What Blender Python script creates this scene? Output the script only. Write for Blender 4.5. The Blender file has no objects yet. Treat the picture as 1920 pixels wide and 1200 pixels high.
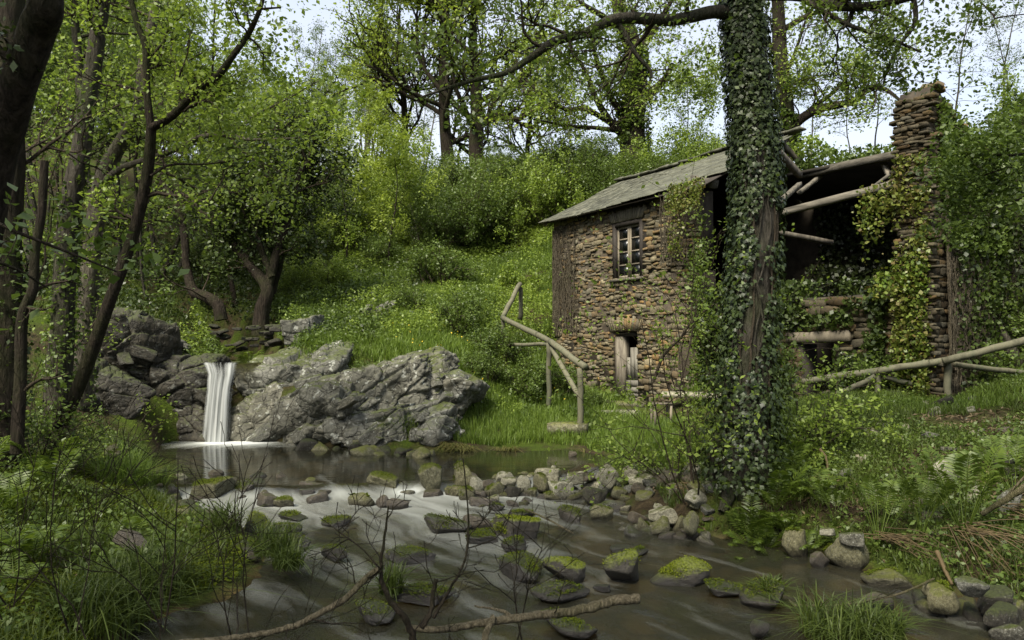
import bpy, math, random
import numpy as np
from mathutils import Vector, Matrix, Euler

random.seed(7)
R = math.radians
C = bpy.context.scene.collection
sc = bpy.context.scene

# ------------------------------------------------------------------ camera, sky, sun, exposure
FX, PITCH, CAMZ = 1400.0, math.atan(50 / 1400.0), 2.0
cam_d = bpy.data.cameras.new('camera')
cam_d.sensor_width = 36
cam_d.lens = 36 * FX / 1920
cam_d.clip_end = 2000
cam = bpy.data.objects.new('camera', cam_d)
cam.location = (0, 0, CAMZ)
cam.rotation_euler = (R(90) + PITCH, 0, 0)
C.objects.link(cam)
sc.camera = cam

SUN_EL, SUN_AZ = R(52), R(215)      # direction the light comes from: azimuth measured clockwise from +Y
world = bpy.data.worlds.new('World')
sc.world = world
world.use_nodes = True
wn, wl = world.node_tree.nodes, world.node_tree.links
wn.clear()
w_out = wn.new('ShaderNodeOutputWorld')
w_bg = wn.new('ShaderNodeBackground')
w_bg.inputs['Strength'].default_value = 0.14
w_sky = wn.new('ShaderNodeTexSky')
w_sky.sky_type = 'NISHITA'
w_sky.sun_disc = False
w_sky.sun_elevation = SUN_EL
w_sky.sun_rotation = SUN_AZ
w_sky.air_density = 1.0
w_sky.dust_density = 2.5
w_sky.ozone_density = 1.5
# thin high cloud veil over the whole dome
w_tc = wn.new('ShaderNodeTexCoord')
w_map = wn.new('ShaderNodeMapping')
w_map.inputs['Scale'].default_value = (1.2, 1.2, 3.0)
w_no = wn.new('ShaderNodeTexNoise')
w_no.inputs['Scale'].default_value = 1.6
w_no.inputs['Detail'].default_value = 5
w_rmp = wn.new('ShaderNodeMapRange')
w_rmp.inputs['From Min'].default_value = 0.3
w_rmp.inputs['From Max'].default_value = 0.7
w_rmp.inputs['To Min'].default_value = 0.55
w_rmp.inputs['To Max'].default_value = 0.9
w_mix = wn.new('ShaderNodeMix')
w_mix.data_type = 'RGBA'
w_mix.inputs['B'].default_value = (3.1, 3.2, 3.45, 1)
wl.new(w_tc.outputs['Generated'], w_map.inputs['Vector'])
wl.new(w_map.outputs['Vector'], w_no.inputs['Vector'])
wl.new(w_no.outputs['Fac'], w_rmp.inputs['Value'])
wl.new(w_rmp.outputs['Result'], w_mix.inputs['Factor'])
wl.new(w_sky.outputs['Color'], w_mix.inputs['A'])
wl.new(w_mix.outputs['Result'], w_bg.inputs['Color'])
wl.new(w_bg.outputs['Background'], w_out.inputs['Surface'])

sun_d = bpy.data.lights.new('sun', 'SUN')
sun_d.energy = 4.2
sun_d.angle = R(24)
sun_d.color = (1.0, 0.93, 0.80)
sun = bpy.data.objects.new('sun', sun_d)
_sd = Vector((math.sin(SUN_AZ) * math.cos(SUN_EL), math.cos(SUN_AZ) * math.cos(SUN_EL), math.sin(SUN_EL)))
sun.rotation_euler = _sd.to_track_quat('Z', 'Y').to_euler()
sun.location = (0, 0, 40)
C.objects.link(sun)

sc.view_settings.view_transform = 'Standard'
sc.view_settings.look = 'None'
sc.view_settings.gamma = 1
sc.view_settings.exposure = 1.24
sc.view_settings.use_curve_mapping = False
sc.cycles.max_bounces = 6
sc.cycles.diffuse_bounces = 3
sc.cycles.glossy_bounces = 3
sc.cycles.transmission_bounces = 3
sc.cycles.transparent_max_bounces = 12
sc.cycles.caustics_reflective = False
sc.cycles.caustics_refractive = False
sc.cycles.use_denoising = True
sc.cycles.denoiser = 'OPENIMAGEDENOISE'
sc.cycles.denoising_input_passes = 'RGB_ALBEDO_NORMAL'
sc.cycles.denoising_prefilter = 'ACCURATE'

# ------------------------------------------------------------------ helpers
def at(px, py, D):
    """place a thing seen at photo pixel (px, py) at its own distance D"""
    u, v = (px - 960) / FX, (600 - py) / FX
    d = np.array([u, math.cos(PITCH) - v * math.sin(PITCH), math.sin(PITCH) + v * math.cos(PITCH)])
    return np.array([0, 0, CAMZ]) + d * (D / d[1])

def onz(px, py, z=0.0):
    u, v = (px - 960) / FX, (600 - py) / FX
    d = np.array([u, math.cos(PITCH) - v * math.sin(PITCH), math.sin(PITCH) + v * math.cos(PITCH)])
    return np.array([0, 0, CAMZ]) + d * ((z - CAMZ) / d[2])

def _hash(ix, iy, iz, s):
    h = (ix * 374761393 + iy * 668265263 + iz * 2147483647 + s * 974711) & 0xFFFFFFFF
    h = ((h ^ (h >> 13)) * 1274126177) & 0xFFFFFFFF
    h = ((h ^ (h >> 16)) * 2246822519) & 0xFFFFFFFF
    return ((h ^ (h >> 15)) & 0xFFFF) / 65535.0

def vnoise(p, s=0):
    p = np.asarray(p, float)
    i = np.floor(p).astype(np.int64)
    f = p - i
    f = f * f * (3 - 2 * f)
    r = 0
    for dx in (0, 1):
        wx = f[..., 0] if dx else 1 - f[..., 0]
        for dy in (0, 1):
            wy = f[..., 1] if dy else 1 - f[..., 1]
            for dz in (0, 1):
                wz = f[..., 2] if dz else 1 - f[..., 2]
                r = r + wx * wy * wz * _hash(i[..., 0] + dx, i[..., 1] + dy, i[..., 2] + dz, s)
    return r * 2 - 1

def fbm(p, s=0, o=4):
    p = np.asarray(p, float)
    r, a = 0, 0.5
    for k in range(o):
        r = r + a * vnoise(p * (2 ** k), s + k)
        a *= 0.5
    return r

def fbm2(x, y, sc_=1.0, s=0, o=4):
    return fbm(np.stack([x * sc_, y * sc_, np.zeros_like(x)], -1), s, o)

def nrm(v):
    return v / (np.linalg.norm(v, axis=-1, keepdims=True) + 1e-9)

def sstep(a, b, x):
    t = np.clip((x - a) / (b - a), 0, 1)
    return t * t * (3 - 2 * t)

class Geo:
    def __init__(self):
        self.v, self.q, self.t, self.n = [], [], [], 0
    def add(self, v, q=None, t=None):
        v = np.asarray(v, float).reshape(-1, 3)
        if q is not None and len(q):
            self.q.append(np.asarray(q, int).reshape(-1, 4) + self.n)
        if t is not None and len(t):
            self.t.append(np.asarray(t, int).reshape(-1, 3) + self.n)
        self.v.append(v)
        self.n += len(v)
    def arrays(self):
        v = np.concatenate(self.v) if self.v else np.zeros((0, 3))
        q = np.concatenate(self.q) if self.q else np.zeros((0, 4), int)
        t = np.concatenate(self.t) if self.t else np.zeros((0, 3), int)
        return v, q, t
    def mesh(self, name, mat, smooth=False, origin=(0, 0, 0)):
        v, q, t = self.arrays()
        v = v - np.asarray(origin)
        me = bpy.data.meshes.new(name)
        me.vertices.add(len(v))
        me.vertices.foreach_set('co', v.astype(np.float32).ravel())
        nl = len(q) * 4 + len(t) * 3
        me.loops.add(nl)
        me.loops.foreach_set('vertex_index', np.concatenate([q.ravel(), t.ravel()]).astype(np.int32))
        me.polygons.add(len(q) + len(t))
        st = np.concatenate([np.arange(len(q)) * 4, len(q) * 4 + np.arange(len(t)) * 3]).astype(np.int32)
        me.polygons.foreach_set('loop_start', st)
        if smooth:
            me.polygons.foreach_set('use_smooth', np.ones(len(q) + len(t), bool))
        me.update(calc_edges=True)
        for m in (mat if isinstance(mat, (list, tuple)) else [mat]):
            me.materials.append(m)
        return me

def link(name, data, parent=None, loc=(0, 0, 0), rot=(0, 0, 0), scl=(1, 1, 1)):
    o = bpy.data.objects.new(name, data)
    o.location = [float(a) for a in loc]
    o.rotation_euler = [float(a) for a in rot]
    o.scale = [float(a) for a in scl]
    if parent is not None:
        o.parent = parent
    C.objects.link(o)
    return o

def tag(o, label=None, cat=None, group=None, kind=None):
    if label: o['label'] = label
    if cat: o['category'] = cat
    if group: o['group'] = group
    if kind: o['kind'] = kind
    return o

def thing(name, label, cat, loc=(0, 0, 0), rotz=0.0, group=None):
    return tag(link(name, None, None, loc, (0, 0, rotz)), label, cat, group)

def dup(root, loc=None, rot=None, scl=None, label=None, group=None):
    r = root.copy()
    C.objects.link(r)
    if loc is not None: r.location = [float(a) for a in loc]
    if rot is not None: r.rotation_euler = rot
    if scl is not None: r.scale = scl if hasattr(scl, '__len__') else (scl, scl, scl)
    if label: r['label'] = label
    if group: r['group'] = group
    for ch in list(root.children):
        c = ch.copy(); C.objects.link(c); c.parent = r
        for g in list(ch.children):
            d = g.copy(); C.objects.link(d); d.parent = c
    return r

def path(pts, k=5):
    """Catmull-Rom through control points"""
    p = np.asarray(pts, float)
    if len(p) < 3:
        t = np.linspace(0, 1, k + 1)[:, None]
        return p[0] * (1 - t) + p[-1] * t
    P = np.vstack([2 * p[0] - p[1], p, 2 * p[-1] - p[-2]])
    out = []
    for i in range(len(p) - 1):
        a, b, c, d = P[i], P[i + 1], P[i + 2], P[i + 3]
        for t in np.linspace(0, 1, k, endpoint=False):
            out.append(0.5 * ((2 * b) + (-a + c) * t + (2 * a - 5 * b + 4 * c - d) * t * t + (-a + 3 * b - 3 * c + d) * t ** 3))
    out.append(p[-1])
    return np.array(out)

def tube(G, pts, rad, n=6, cap=False, rough=0.0, rng=None):
    pts = np.asarray(pts, float)
    k = len(pts)
    rad = np.broadcast_to(np.asarray(rad, float), (k,)) if np.ndim(rad) else np.full(k, float(rad))
    T = nrm(np.gradient(pts, axis=0))
    m = np.abs(T.mean(0))
    ref = np.zeros(3); ref[int(np.argmin(m))] = 1
    A = nrm(np.cross(T, ref)); B = np.cross(T, A)
    an = np.linspace(0, 2 * math.pi, n, endpoint=False)
    rr = rad[:, None]
    if rough:
        q = np.stack([np.cos(an)[None, :] * 2.0 + np.zeros((k, 1)), np.sin(an)[None, :] * 2.0 + np.zeros((k, 1)),
                      np.cumsum(np.r_[0, np.linalg.norm(np.diff(pts, axis=0), axis=1)])[:, None] * 1.2 + np.zeros((1, n))], -1)
        rr = rr * (1 + rough * fbm(q + pts[0].sum(), 3, 3) * 2)
    V = pts[:, None, :] + rr[..., None] * (np.cos(an)[None, :, None] * A[:, None, :] + np.sin(an)[None, :, None] * B[:, None, :])
    i = np.arange(k - 1)[:, None] * n
    j = np.arange(n)[None, :]
    j2 = (j + 1) % n
    F = np.stack([i + j, i + n + j, i + n + j2, i + j2], -1).reshape(-1, 4)
    V = V.reshape(-1, 3)
    if cap:
        V = np.vstack([V, pts[0], pts[-1]])
        a, b = k * n, k * n + 1
        jj = np.arange(n); jn = (jj + 1) % n
        t = np.vstack([np.stack([np.full(n, a), jj, jn], -1), np.stack([np.full(n, b), (k - 1) * n + jn, (k - 1) * n + jj], -1)])
        G.add(V, F, t)
    else:
        G.add(V, F)

def box(G, x0, x1, y0, y1, z0, z1, M=None, jit=0.0, rng=None):
    v = np.array([[x, y, z] for z in (z0, z1) for y in (y0, y1) for x in (x0, x1)], float)
    if jit and rng is not None:
        v = v + rng.normal(0, jit, v.shape)
    if M is not None:
        v = v @ M[:3, :3].T + M[:3, 3]
    G.add(v, [[0, 2, 3, 1], [4, 5, 7, 6], [0, 1, 5, 4], [1, 3, 7, 5], [3, 2, 6, 7], [2, 0, 4, 6]])

def leaves(G, pos, size, rng, up=0.7, asp=0.62, jit=0.5, down=0.0):
    """one small folded diamond per leaf"""
    n = len(pos)
    if not n: return
    N = nrm(rng.normal(size=(n, 3)) + np.array([0, 0, up * 1.6]))
    U = rng.normal(size=(n, 3)); U[:, 2] -= down
    U = nrm(U - (U * N).sum(1, keepdims=True) * N)
    V = np.cross(N, U)
    s = (size * (1 + jit * rng.uniform(-1, 1, n)))[:, None]
    a = pos - U * s * .5
    b = pos + V * s * asp * .5 + U * s * .06 + N * s * .07
    c = pos + U * s * .5
    d = pos - V * s * asp * .5 + U * s * .06 + N * s * .07
    v = np.stack([a, b, c, d], 1).reshape(-1, 3)
    G.add(v, np.arange(n * 4).reshape(-1, 4))

def blades(G, pos, h, w, rng, lean=0.35, down=0.0, seg=1):
    """bent grass blades: quads and a tip triangle"""
    n = len(pos)
    if not n: return
    h = np.asarray(h, float) * np.ones(n)
    a = rng.uniform(0, 2 * math.pi, n)
    L = np.abs(rng.normal(0, lean, n)) + 0.05
    dirx = np.stack([np.cos(a), np.sin(a), np.zeros(n)], 1)
    b = a + math.pi / 2 + rng.normal(0, .5, n)
    side = np.stack([np.cos(b), np.sin(b), np.zeros(n)], 1) * (w * rng.uniform(.6, 1.3, n))[:, None]
    up = np.array([0, 0, 1.0])
    rings = []
    for k in range(seg + 2):
        t = k / (seg + 1)
        z = h * (t - (L * .35 + down) * t ** 2.2)
        x = h * L * 1.2 * t ** 1.7
        c = pos + up * z[:, None] + dirx * x[:, None]
        if k <= seg:
            wd = 1 - .35 * t
            rings += [c - side * wd, c + side * wd]
        else:
            rings.append(c)
    m = len(rings)
    i = np.arange(n)[:, None] * m
    v = np.stack(rings, 1).reshape(-1, 3)
    q = np.concatenate([i + np.array([2 * k, 2 * k + 1, 2 * k + 3, 2 * k + 2]) for k in range(seg)])
    G.add(v, q, i + np.array([m - 3, m - 2, m - 1]))

# ------------------------------------------------------------------ materials
def new_mat(name):
    m = bpy.data.materials.new(name)
    m.use_nodes = True
    nt = m.node_tree
    nt.nodes.clear()
    out = nt.nodes.new('ShaderNodeOutputMaterial')
    return m, nt.nodes, nt.links, out

def noise(N, L, vec, scale, detail=4, rough=0.6, dist=0.0):
    n = N.new('ShaderNodeTexNoise')
    n.inputs['Scale'].default_value = scale
    n.inputs['Detail'].default_value = detail
    n.inputs['Roughness'].default_value = rough
    n.inputs['Distortion'].default_value = dist
    if vec is not None: L.new(vec, n.inputs['Vector'])
    return n.outputs['Fac']

def ramp(N, L, fac, stops):
    r = N.new('ShaderNodeValToRGB')
    e = r.color_ramp.elements
    while len(e) < len(stops): e.new(0.5)
    for k, (p, c) in enumerate(stops):
        e[k].position = p
        e[k].color = (c[0], c[1], c[2], 1) if hasattr(c, '__len__') else (c, c, c, 1)
    L.new(fac, r.inputs['Fac'])
    return r.outputs['Color']

def mixc(N, L, fac, a, b, mode='MIX'):
    m = N.new('ShaderNodeMix')
    m.data_type = 'RGBA'; m.blend_type = mode
    for sock, val in (('Factor', fac), ('A', a), ('B', b)):
        if isinstance(val, (int, float)) and sock == 'Factor': m.inputs[sock].default_value = val
        elif isinstance(val, tuple): m.inputs[sock].default_value = (*val[:3], 1)
        else: L.new(val, m.inputs[sock])
    return m.outputs['Result']

def math_(N, L, op, a, b=None, clamp=False):
    m = N.new('ShaderNodeMath'); m.operation = op; m.use_clamp = clamp
    for k, val in enumerate((a, b)):
        if val is None: continue
        if isinstance(val, (int, float)): m.inputs[k].default_value = val
        else: L.new(val, m.inputs[k])
    return m.outputs[0]

def bump(N, L, h, strength=0.5, dist=0.02):
    b = N.new('ShaderNodeBump')
    b.inputs['Strength'].default_value = strength
    b.inputs['Distance'].default_value = dist
    L.new(h, b.inputs['Height'])
    return b.outputs['Normal']

def rnd(N, L):
    """a number per separate piece: object random plus island random"""
    g = N.new('ShaderNodeNewGeometry'); o = N.new('ShaderNodeObjectInfo')
    return math_(N, L, 'FRACT', math_(N, L, 'ADD', g.outputs['Random Per Island'], o.outputs['Random']))

def leaf_mat(name, cols, trans=0.45, rough=0.45, spec=0.35):
    m, N, L, out = new_mat(name)
    c = ramp(N, L, rnd(N, L), [(k / (len(cols) - 1), x) for k, x in enumerate(cols)])
    tc = N.new('ShaderNodeTexCoord')
    big = noise(N, L, tc.outputs['Object'], 0.55, 2)
    c = mixc(N, L, ramp(N, L, big, [(.35, 0.0), (.65, .45)]), c, tuple(np.array(cols[-1]) * 1.05))
    p = N.new('ShaderNodeBsdfPrincipled')
    L.new(c, p.inputs['Base Color'])
    p.inputs['Roughness'].default_value = rough
    p.inputs['Specular IOR Level'].default_value = spec
    t = N.new('ShaderNodeBsdfTranslucent')
    c2 = mixc(N, L, 1.0, c, (1.1, 1.12, .8), 'MULTIPLY')
    L.new(c2, t.inputs['Color'])
    mx = N.new('ShaderNodeMixShader')
    mx.inputs[0].default_value = trans
    L.new(p.outputs[0], mx.inputs[1]); L.new(t.outputs[0], mx.inputs[2])
    L.new(mx.outputs[0], out.inputs['Surface'])
    return m

def bark_mat(name, ca, cb, moss=(0.03, 0.045, 0.008), mossamt=0.5, scale=1.0):
    m, N, L, out = new_mat(name)
    tc = N.new('ShaderNodeTexCoord')
    mp = N.new('ShaderNodeMapping'); mp.inputs['Scale'].default_value = (9 * scale, 9 * scale, 1.6 * scale)
    L.new(tc.outputs['Object'], mp.inputs['Vector'])
    n1 = noise(N, L, mp.outputs['Vector'], 3.0, 6, .65, .4)
    n2 = noise(N, L, tc.outputs['Object'], 1.7, 4, .6)
    c = ramp(N, L, n1, [(.32, ca), (.68, cb)])
    c = mixc(N, L, ramp(N, L, n2, [(.45, 0.0), (.65, mossamt)]), c, moss)
    p = N.new('ShaderNodeBsdfPrincipled')
    L.new(c, p.inputs['Base Color'])
    p.inputs['Roughness'].default_value = 0.85
    p.inputs['Specular IOR Level'].default_value = 0.08
    L.new(bump(N, L, n1, 1.0, .08), p.inputs['Normal'])
    L.new(p.outputs[0], out.inputs['Surface'])
    return m

def rock_mat(name, ca, cb, cc, moss=(.09, .11, .01), moss_lo=.6, moss_hi=.9, lichen=.0, rough=.8, sc_=1.0, wet=0.0):
    m, N, L, out = new_mat(name)
    tc = N.new('ShaderNodeTexCoord'); oi = N.new('ShaderNodeObjectInfo')
    va = N.new('ShaderNodeVectorMath'); va.operation = 'ADD'
    L.new(tc.outputs['Object'], va.inputs[0])
    vs = N.new('ShaderNodeVectorMath'); vs.operation = 'SCALE'; vs.inputs[0].default_value = (13, 7, 5)
    L.new(oi.outputs['Random'], vs.inputs['Scale']); L.new(vs.outputs[0], va.inputs[1])
    V = va.outputs[0]
    n1 = noise(N, L, V, 3.2 * sc_, 8, .68, .3)
    n2 = noise(N, L, V, 14 * sc_, 6, .7)
    n3 = noise(N, L, V, 1.3 * sc_, 3, .5)
    c = ramp(N, L, n1, [(.3, ca), (.5, cb), (.72, cc)])
    c = mixc(N, L, ramp(N, L, n2, [(.35, .55), (.6, 0.0)]), c, tuple(np.array(ca) * .45))
    c = mixc(N, L, 1.0, c, ramp(N, L, oi.outputs['Random'], [(0, (.75, .75, .72)), (.5, (1, 1, 1)), (1, (1.1, 1.06, .95))]), 'MULTIPLY')
    if lichen:
        vo = noise(N, L, V, 9 * sc_, 3, .4)
        c = mixc(N, L, ramp(N, L, vo, [(.62, 0.0), (.68, lichen)]), c, (.45, .46, .40))
    g = N.new('ShaderNodeNewGeometry')
    sx = N.new('ShaderNodeSeparateXYZ'); L.new(g.outputs['Normal'], sx.inputs[0])
    mk = math_(N, L, 'ADD', sx.outputs['Z'], math_(N, L, 'MULTIPLY', math_(N, L, 'SUBTRACT', n3, .5), 1.4))
    mk = math_(N, L, 'ADD', mk, math_(N, L, 'MULTIPLY', math_(N, L, 'SUBTRACT', n2, .5), .9))
    mf = ramp(N, L, mk, [(moss_lo, 0.0), (moss_hi, .95)])
    mcol = ramp(N, L, n2, [(.3, tuple(np.array(moss) * .45)), (.65, moss)])
    c = mixc(N, L, mf, c, mcol)
    gp = N.new('ShaderNodeSeparateXYZ'); L.new(g.outputs['Position'], gp.inputs[0])
    wl_ = math_(N, L, 'ADD', gp.outputs['Z'], math_(N, L, 'MULTIPLY', math_(N, L, 'SUBTRACT', n1, .5), .12))
    c = mixc(N, L, ramp(N, L, wl_, [(.0, .85), (.10, 0.0)]), c, (.012, .010, .007))
    vr = N.new('ShaderNodeTexVoronoi'); vr.feature = 'DISTANCE_TO_EDGE'; vr.inputs['Scale'].default_value = 4.0 * sc_
    wv = N.new('ShaderNodeVectorMath'); wv.operation = 'ADD'
    nn = N.new('ShaderNodeTexNoise'); nn.inputs['Scale'].default_value = 5 * sc_
    L.new(V, nn.inputs['Vector']); 
    ws = N.new('ShaderNodeVectorMath'); ws.operation = 'SCALE'; ws.inputs['Scale'].default_value = .25
    L.new(nn.outputs['Color'], ws.inputs[0]); L.new(V, wv.inputs[0]); L.new(ws.outputs[0], wv.inputs[1])
    L.new(wv.outputs[0], vr.inputs['Vector'])
    crack = ramp(N, L, vr.outputs['Distance'], [(.0, 0.0), (.05, 1.0)])
    c = mixc(N, L, ramp(N, L, vr.outputs['Distance'], [(.0, .8), (.035, 0.0)]), c, (.012, .011, .008))
    h = math_(N, L, 'ADD', math_(N, L, 'ADD', n1, math_(N, L, 'MULTIPLY', n2, .5)), math_(N, L, 'MULTIPLY', crack, .4))
    p = N.new('ShaderNodeBsdfPrincipled')
    L.new(c, p.inputs['Base Color'])
    p.inputs['Roughness'].default_value = rough
    p.inputs['Specular IOR Level'].default_value = .25 + wet * .3
    L.new(bump(N, L, h, .7, .035 / sc_), p.inputs['Normal'])
    L.new(p.outputs[0], out.inputs['Surface'])
    return m

def plain_mat(name, cols, scale=(4, 4, 4), rough=.8, bs=.5, spec=.25, useobj=True):
    m, N, L, out = new_mat(name)
    tc = N.new('ShaderNodeTexCoord')
    mp = N.new('ShaderNodeMapping'); mp.inputs['Scale'].default_value = scale
    L.new(tc.outputs['Object'], mp.inputs['Vector'])
    n1 = noise(N, L, mp.outputs['Vector'], 1.0, 6, .65, .2)
    c = ramp(N, L, n1, [(.3 + .4 * k / max(1, len(cols) - 1), x) for k, x in enumerate(cols)])
    r = rnd(N, L)
    c = mixc(N, L, 1.0, c, ramp(N, L, r, [(0, .65), (1, 1.2)]), 'MULTIPLY')
    p = N.new('ShaderNodeBsdfPrincipled')
    L.new(c, p.inputs['Base Color'])
    p.inputs['Roughness'].default_value = rough
    p.inputs['Specular IOR Level'].default_value = spec
    L.new(bump(N, L, n1, bs, .02), p.inputs['Normal'])
    L.new(p.outputs[0], out.inputs['Surface'])
    return m

M = {}
M['leaf_spring'] = leaf_mat('leaf_spring', [(.075, .12, .016), (.12, .18, .024), (.175, .24, .036), (.23, .30, .055)])
M['leaf_yellow'] = leaf_mat('leaf_yellow', [(.12, .17, .022), (.18, .24, .032), (.26, .32, .050)])
M['leaf_mid'] = leaf_mat('leaf_mid', [(.040, .068, .013), (.070, .108, .019), (.115, .165, .032)], .4)
M['leaf_dark'] = leaf_mat('leaf_dark', [(.015, .027, .006), (.028, .045, .009), (.05, .073, .014)], .25)
M['leaf_ivy'] = leaf_mat('leaf_ivy', [(.007, .014, .004), (.015, .027, .007), (.028, .045, .012), (.055, .078, .020)], .2, .45, .35)
M['leaf_shade'] = leaf_mat('leaf_shade', [(.006, .010, .003), (.012, .018, .005), (.025, .034, .008)], .15)  # leaf colour blackened to carry the shade inside the ruin
M['creeper'] = leaf_mat('creeper', [(.05, .09, .012), (.10, .15, .018), (.15, .19, .03), (.12, .09, .03)], .3)
M['grass_lush'] = leaf_mat('grass_lush', [(.055, .098, .014), (.096, .15, .020), (.15, .215, .034)], .4, .5, .3)
M['grass_dark'] = leaf_mat('grass_dark', [(.026, .043, .008), (.048, .073, .011), (.085, .115, .020)], .35, .5, .3)
M['grass_dry'] = leaf_mat('grass_dry', [(.09, .075, .025), (.15, .125, .045), (.10, .12, .03)], .3, .7, .15)
M['fern'] = leaf_mat('fern', [(.04, .068, .010), (.07, .108, .014), (.11, .155, .022)], .4)
M['straw'] = leaf_mat('straw', [(.09, .065, .03), (.15, .11, .055), (.06, .045, .025)], .1, .7, .15)
M['litter'] = leaf_mat('litter', [(.05, .035, .018), (.11, .08, .045), (.18, .14, .085), (.06, .05, .02)], .1, .7, .15)
M['moss_bright'] = leaf_mat('moss_bright', [(.06, .08, .006), (.11, .14, .010), (.18, .21, .016)], .2, .8, .1)
M['moss'] = leaf_mat('moss', [(.03, .05, .005), (.06, .085, .006), (.10, .12, .01)], .2, .8, .1)
M['bark_dark'] = bark_mat('bark_dark', (.010, .008, .006), (.045, .036, .026), mossamt=.35)
M['bark_grey'] = bark_mat('bark_grey', (.018, .016, .012), (.085, .076, .06), mossamt=.45)
M['vine_stem'] = bark_mat('vine_stem', (.045, .038, .026), (.15, .128, .09), mossamt=.15, scale=2)
M['bark_pale'] = bark_mat('bark_pale', (.04, .034, .026), (.13, .115, .09), mossamt=.3)
M['bark_twig'] = bark_mat('bark_twig', (.03, .024, .018), (.10, .08, .055), mossamt=.15, scale=2)
M['branch_fg'] = bark_mat('branch_fg', (.06, .05, .028), (.25, .215, .14), moss=(.06, .07, .015), mossamt=.5, scale=2.5)
M['rail'] = plain_mat('rail', [(.04, .04, .024), (.105, .10, .064), (.06, .07, .04)], (6, 6, 2), .8, .3)
M['old_wood'] = plain_mat('old_wood', [(.05, .042, .032), (.12, .105, .08), (.19, .17, .13)], (12, 12, 2), .85, .7)
M['door_wood'] = plain_mat('door_wood', [(.09, .085, .07), (.17, .16, .13), (.25, .24, .2)], (25, 25, 2.5), .85, .6)
M['beam_wood'] = plain_mat('beam_wood', [(.035, .032, .024), (.095, .086, .066), (.17, .155, .12)], (1.5, 14, 14), .85, .8)
M['frame_wood'] = plain_mat('frame_wood', [(.10, .085, .06), (.19, .165, .12)], (10, 10, 3), .8, .4)
M['dark_frame'] = plain_mat('dark_frame', [(.018, .015, .012), (.05, .042, .034)], (10, 10, 3), .8, .4)
M['slate'] = plain_mat('slate', [(.035, .037, .022), (.075, .077, .055), (.13, .128, .09)], (5, 5, 5), .7, .5)
M['mortar'] = plain_mat('mortar', [(.025, .02, .014), (.07, .057, .04)], (6, 6, 6), .95, .8)
M['shade_wall'] = plain_mat('shade_wall', [(.012, .011, .009), (.035, .03, .022)], (3, 3, 6), .95, .8)  # near-black colour standing in for the shade inside house and ruin
M['rock_grey'] = rock_mat('rock_grey', (.05, .05, .040), (.125, .124, .102), (.235, .232, .20), moss=(.06, .075, .012), moss_lo=.55, moss_hi=1.05, lichen=.55)
M['rock_dark'] = rock_mat('rock_dark', (.012, .011, .008), (.032, .029, .020), (.068, .060, .042), moss=(.04, .05, .01), moss_lo=.4, moss_hi=.95, lichen=.15, rough=.75, wet=.2)
M['rock_pale'] = rock_mat('rock_pale', (.13, .125, .085), (.28, .27, .20), (.44, .42, .33), moss=(.08, .09, .02), moss_lo=.75, moss_hi=1.15, lichen=.3, sc_=1.6)
M['rock_olive'] = rock_mat('rock_olive', (.048, .046, .027), (.13, .125, .072), (.24, .23, .15), moss=(.10, .11, .018), moss_lo=.5, moss_hi=.95, lichen=.2, sc_=1.6)
M['rock_moss'] = rock_mat('rock_moss', (.02, .017, .012), (.045, .038, .026), (.08, .07, .05), moss=(.16, .19, .014), moss_lo=.3, moss_hi=.85, sc_=1.8, rough=.6, wet=1)
M['rock_wet'] = rock_mat('rock_wet', (.012, .010, .008), (.03, .025, .018), (.07, .06, .042), moss=(.04, .05, .008), moss_lo=.6, moss_hi=1.0, sc_=1.8, rough=.35, wet=1)
M['rock_brown'] = rock_mat('rock_brown', (.03, .025, .015), (.075, .06, .038), (.14, .115, .075), moss=(.06, .06, .015), moss_lo=.85, moss_hi=1.2, sc_=1.8, rough=.4, wet=1)

# masonry stones: ochre, tan, grey, per stone
def stone_mat(name, k=1.0):
    m, N, L, out = new_mat(name)
    tc = N.new('ShaderNodeTexCoord')
    r = rnd(N, L)
    cols = [(.08, .058, .030), (.25, .17, .065), (.11, .095, .062), (.25, .215, .125), (.085, .077, .055), (.18, .145, .075), (.19, .18, .13), (.30, .18, .055), (.12, .08, .04), (.38, .33, .20)]
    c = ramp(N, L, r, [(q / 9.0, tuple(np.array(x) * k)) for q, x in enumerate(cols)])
    n1 = noise(N, L, tc.outputs['Object'], 9, 6, .7)
    g = N.new('ShaderNodeNewGeometry')
    n2 = noise(N, L, g.outputs['Position'], 1.3, 4, .6)
    n3 = noise(N, L, g.outputs['Position'], 22, 4, .7)
    c = mixc(N, L, ramp(N, L, n1, [(.35, .5), (.6, 0.0)]), c, (.05 * k, .042 * k, .03 * k))
    c = mixc(N, L, ramp(N, L, n3, [(.38, .6), (.6, 0.0)]), c, (.06 * k, .052 * k, .038 * k))
    c = mixc(N, L, ramp(N, L, n2, [(.4, .55), (.6, 0.0)]), c, (.075 * k, .066 * k, .045 * k))
    p = N.new('ShaderNodeBsdfPrincipled')
    L.new(c, p.inputs['Base Color'])
    p.inputs['Roughness'].default_value = .9
    p.inputs['Specular IOR Level'].default_value = .15
    L.new(bump(N, L, n3, .6, .02), p.inputs['Normal'])
    L.new(p.outputs[0], out.inputs['Surface'])
    return m
M['stone'] = stone_mat('masonry_stone')
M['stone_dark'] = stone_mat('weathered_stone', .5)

def glass_mat():
    m, N, L, out = new_mat('window_glass')
    p = N.new('ShaderNodeBsdfPrincipled')
    p.inputs['Base Color'].default_value = (.004, .005, .005, 1)
    p.inputs['Roughness'].default_value = .25
    p.inputs['Specular IOR Level'].default_value = .3
    L.new(p.outputs[0], out.inputs['Surface'])
    return m
M['glass'] = glass_mat()

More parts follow.
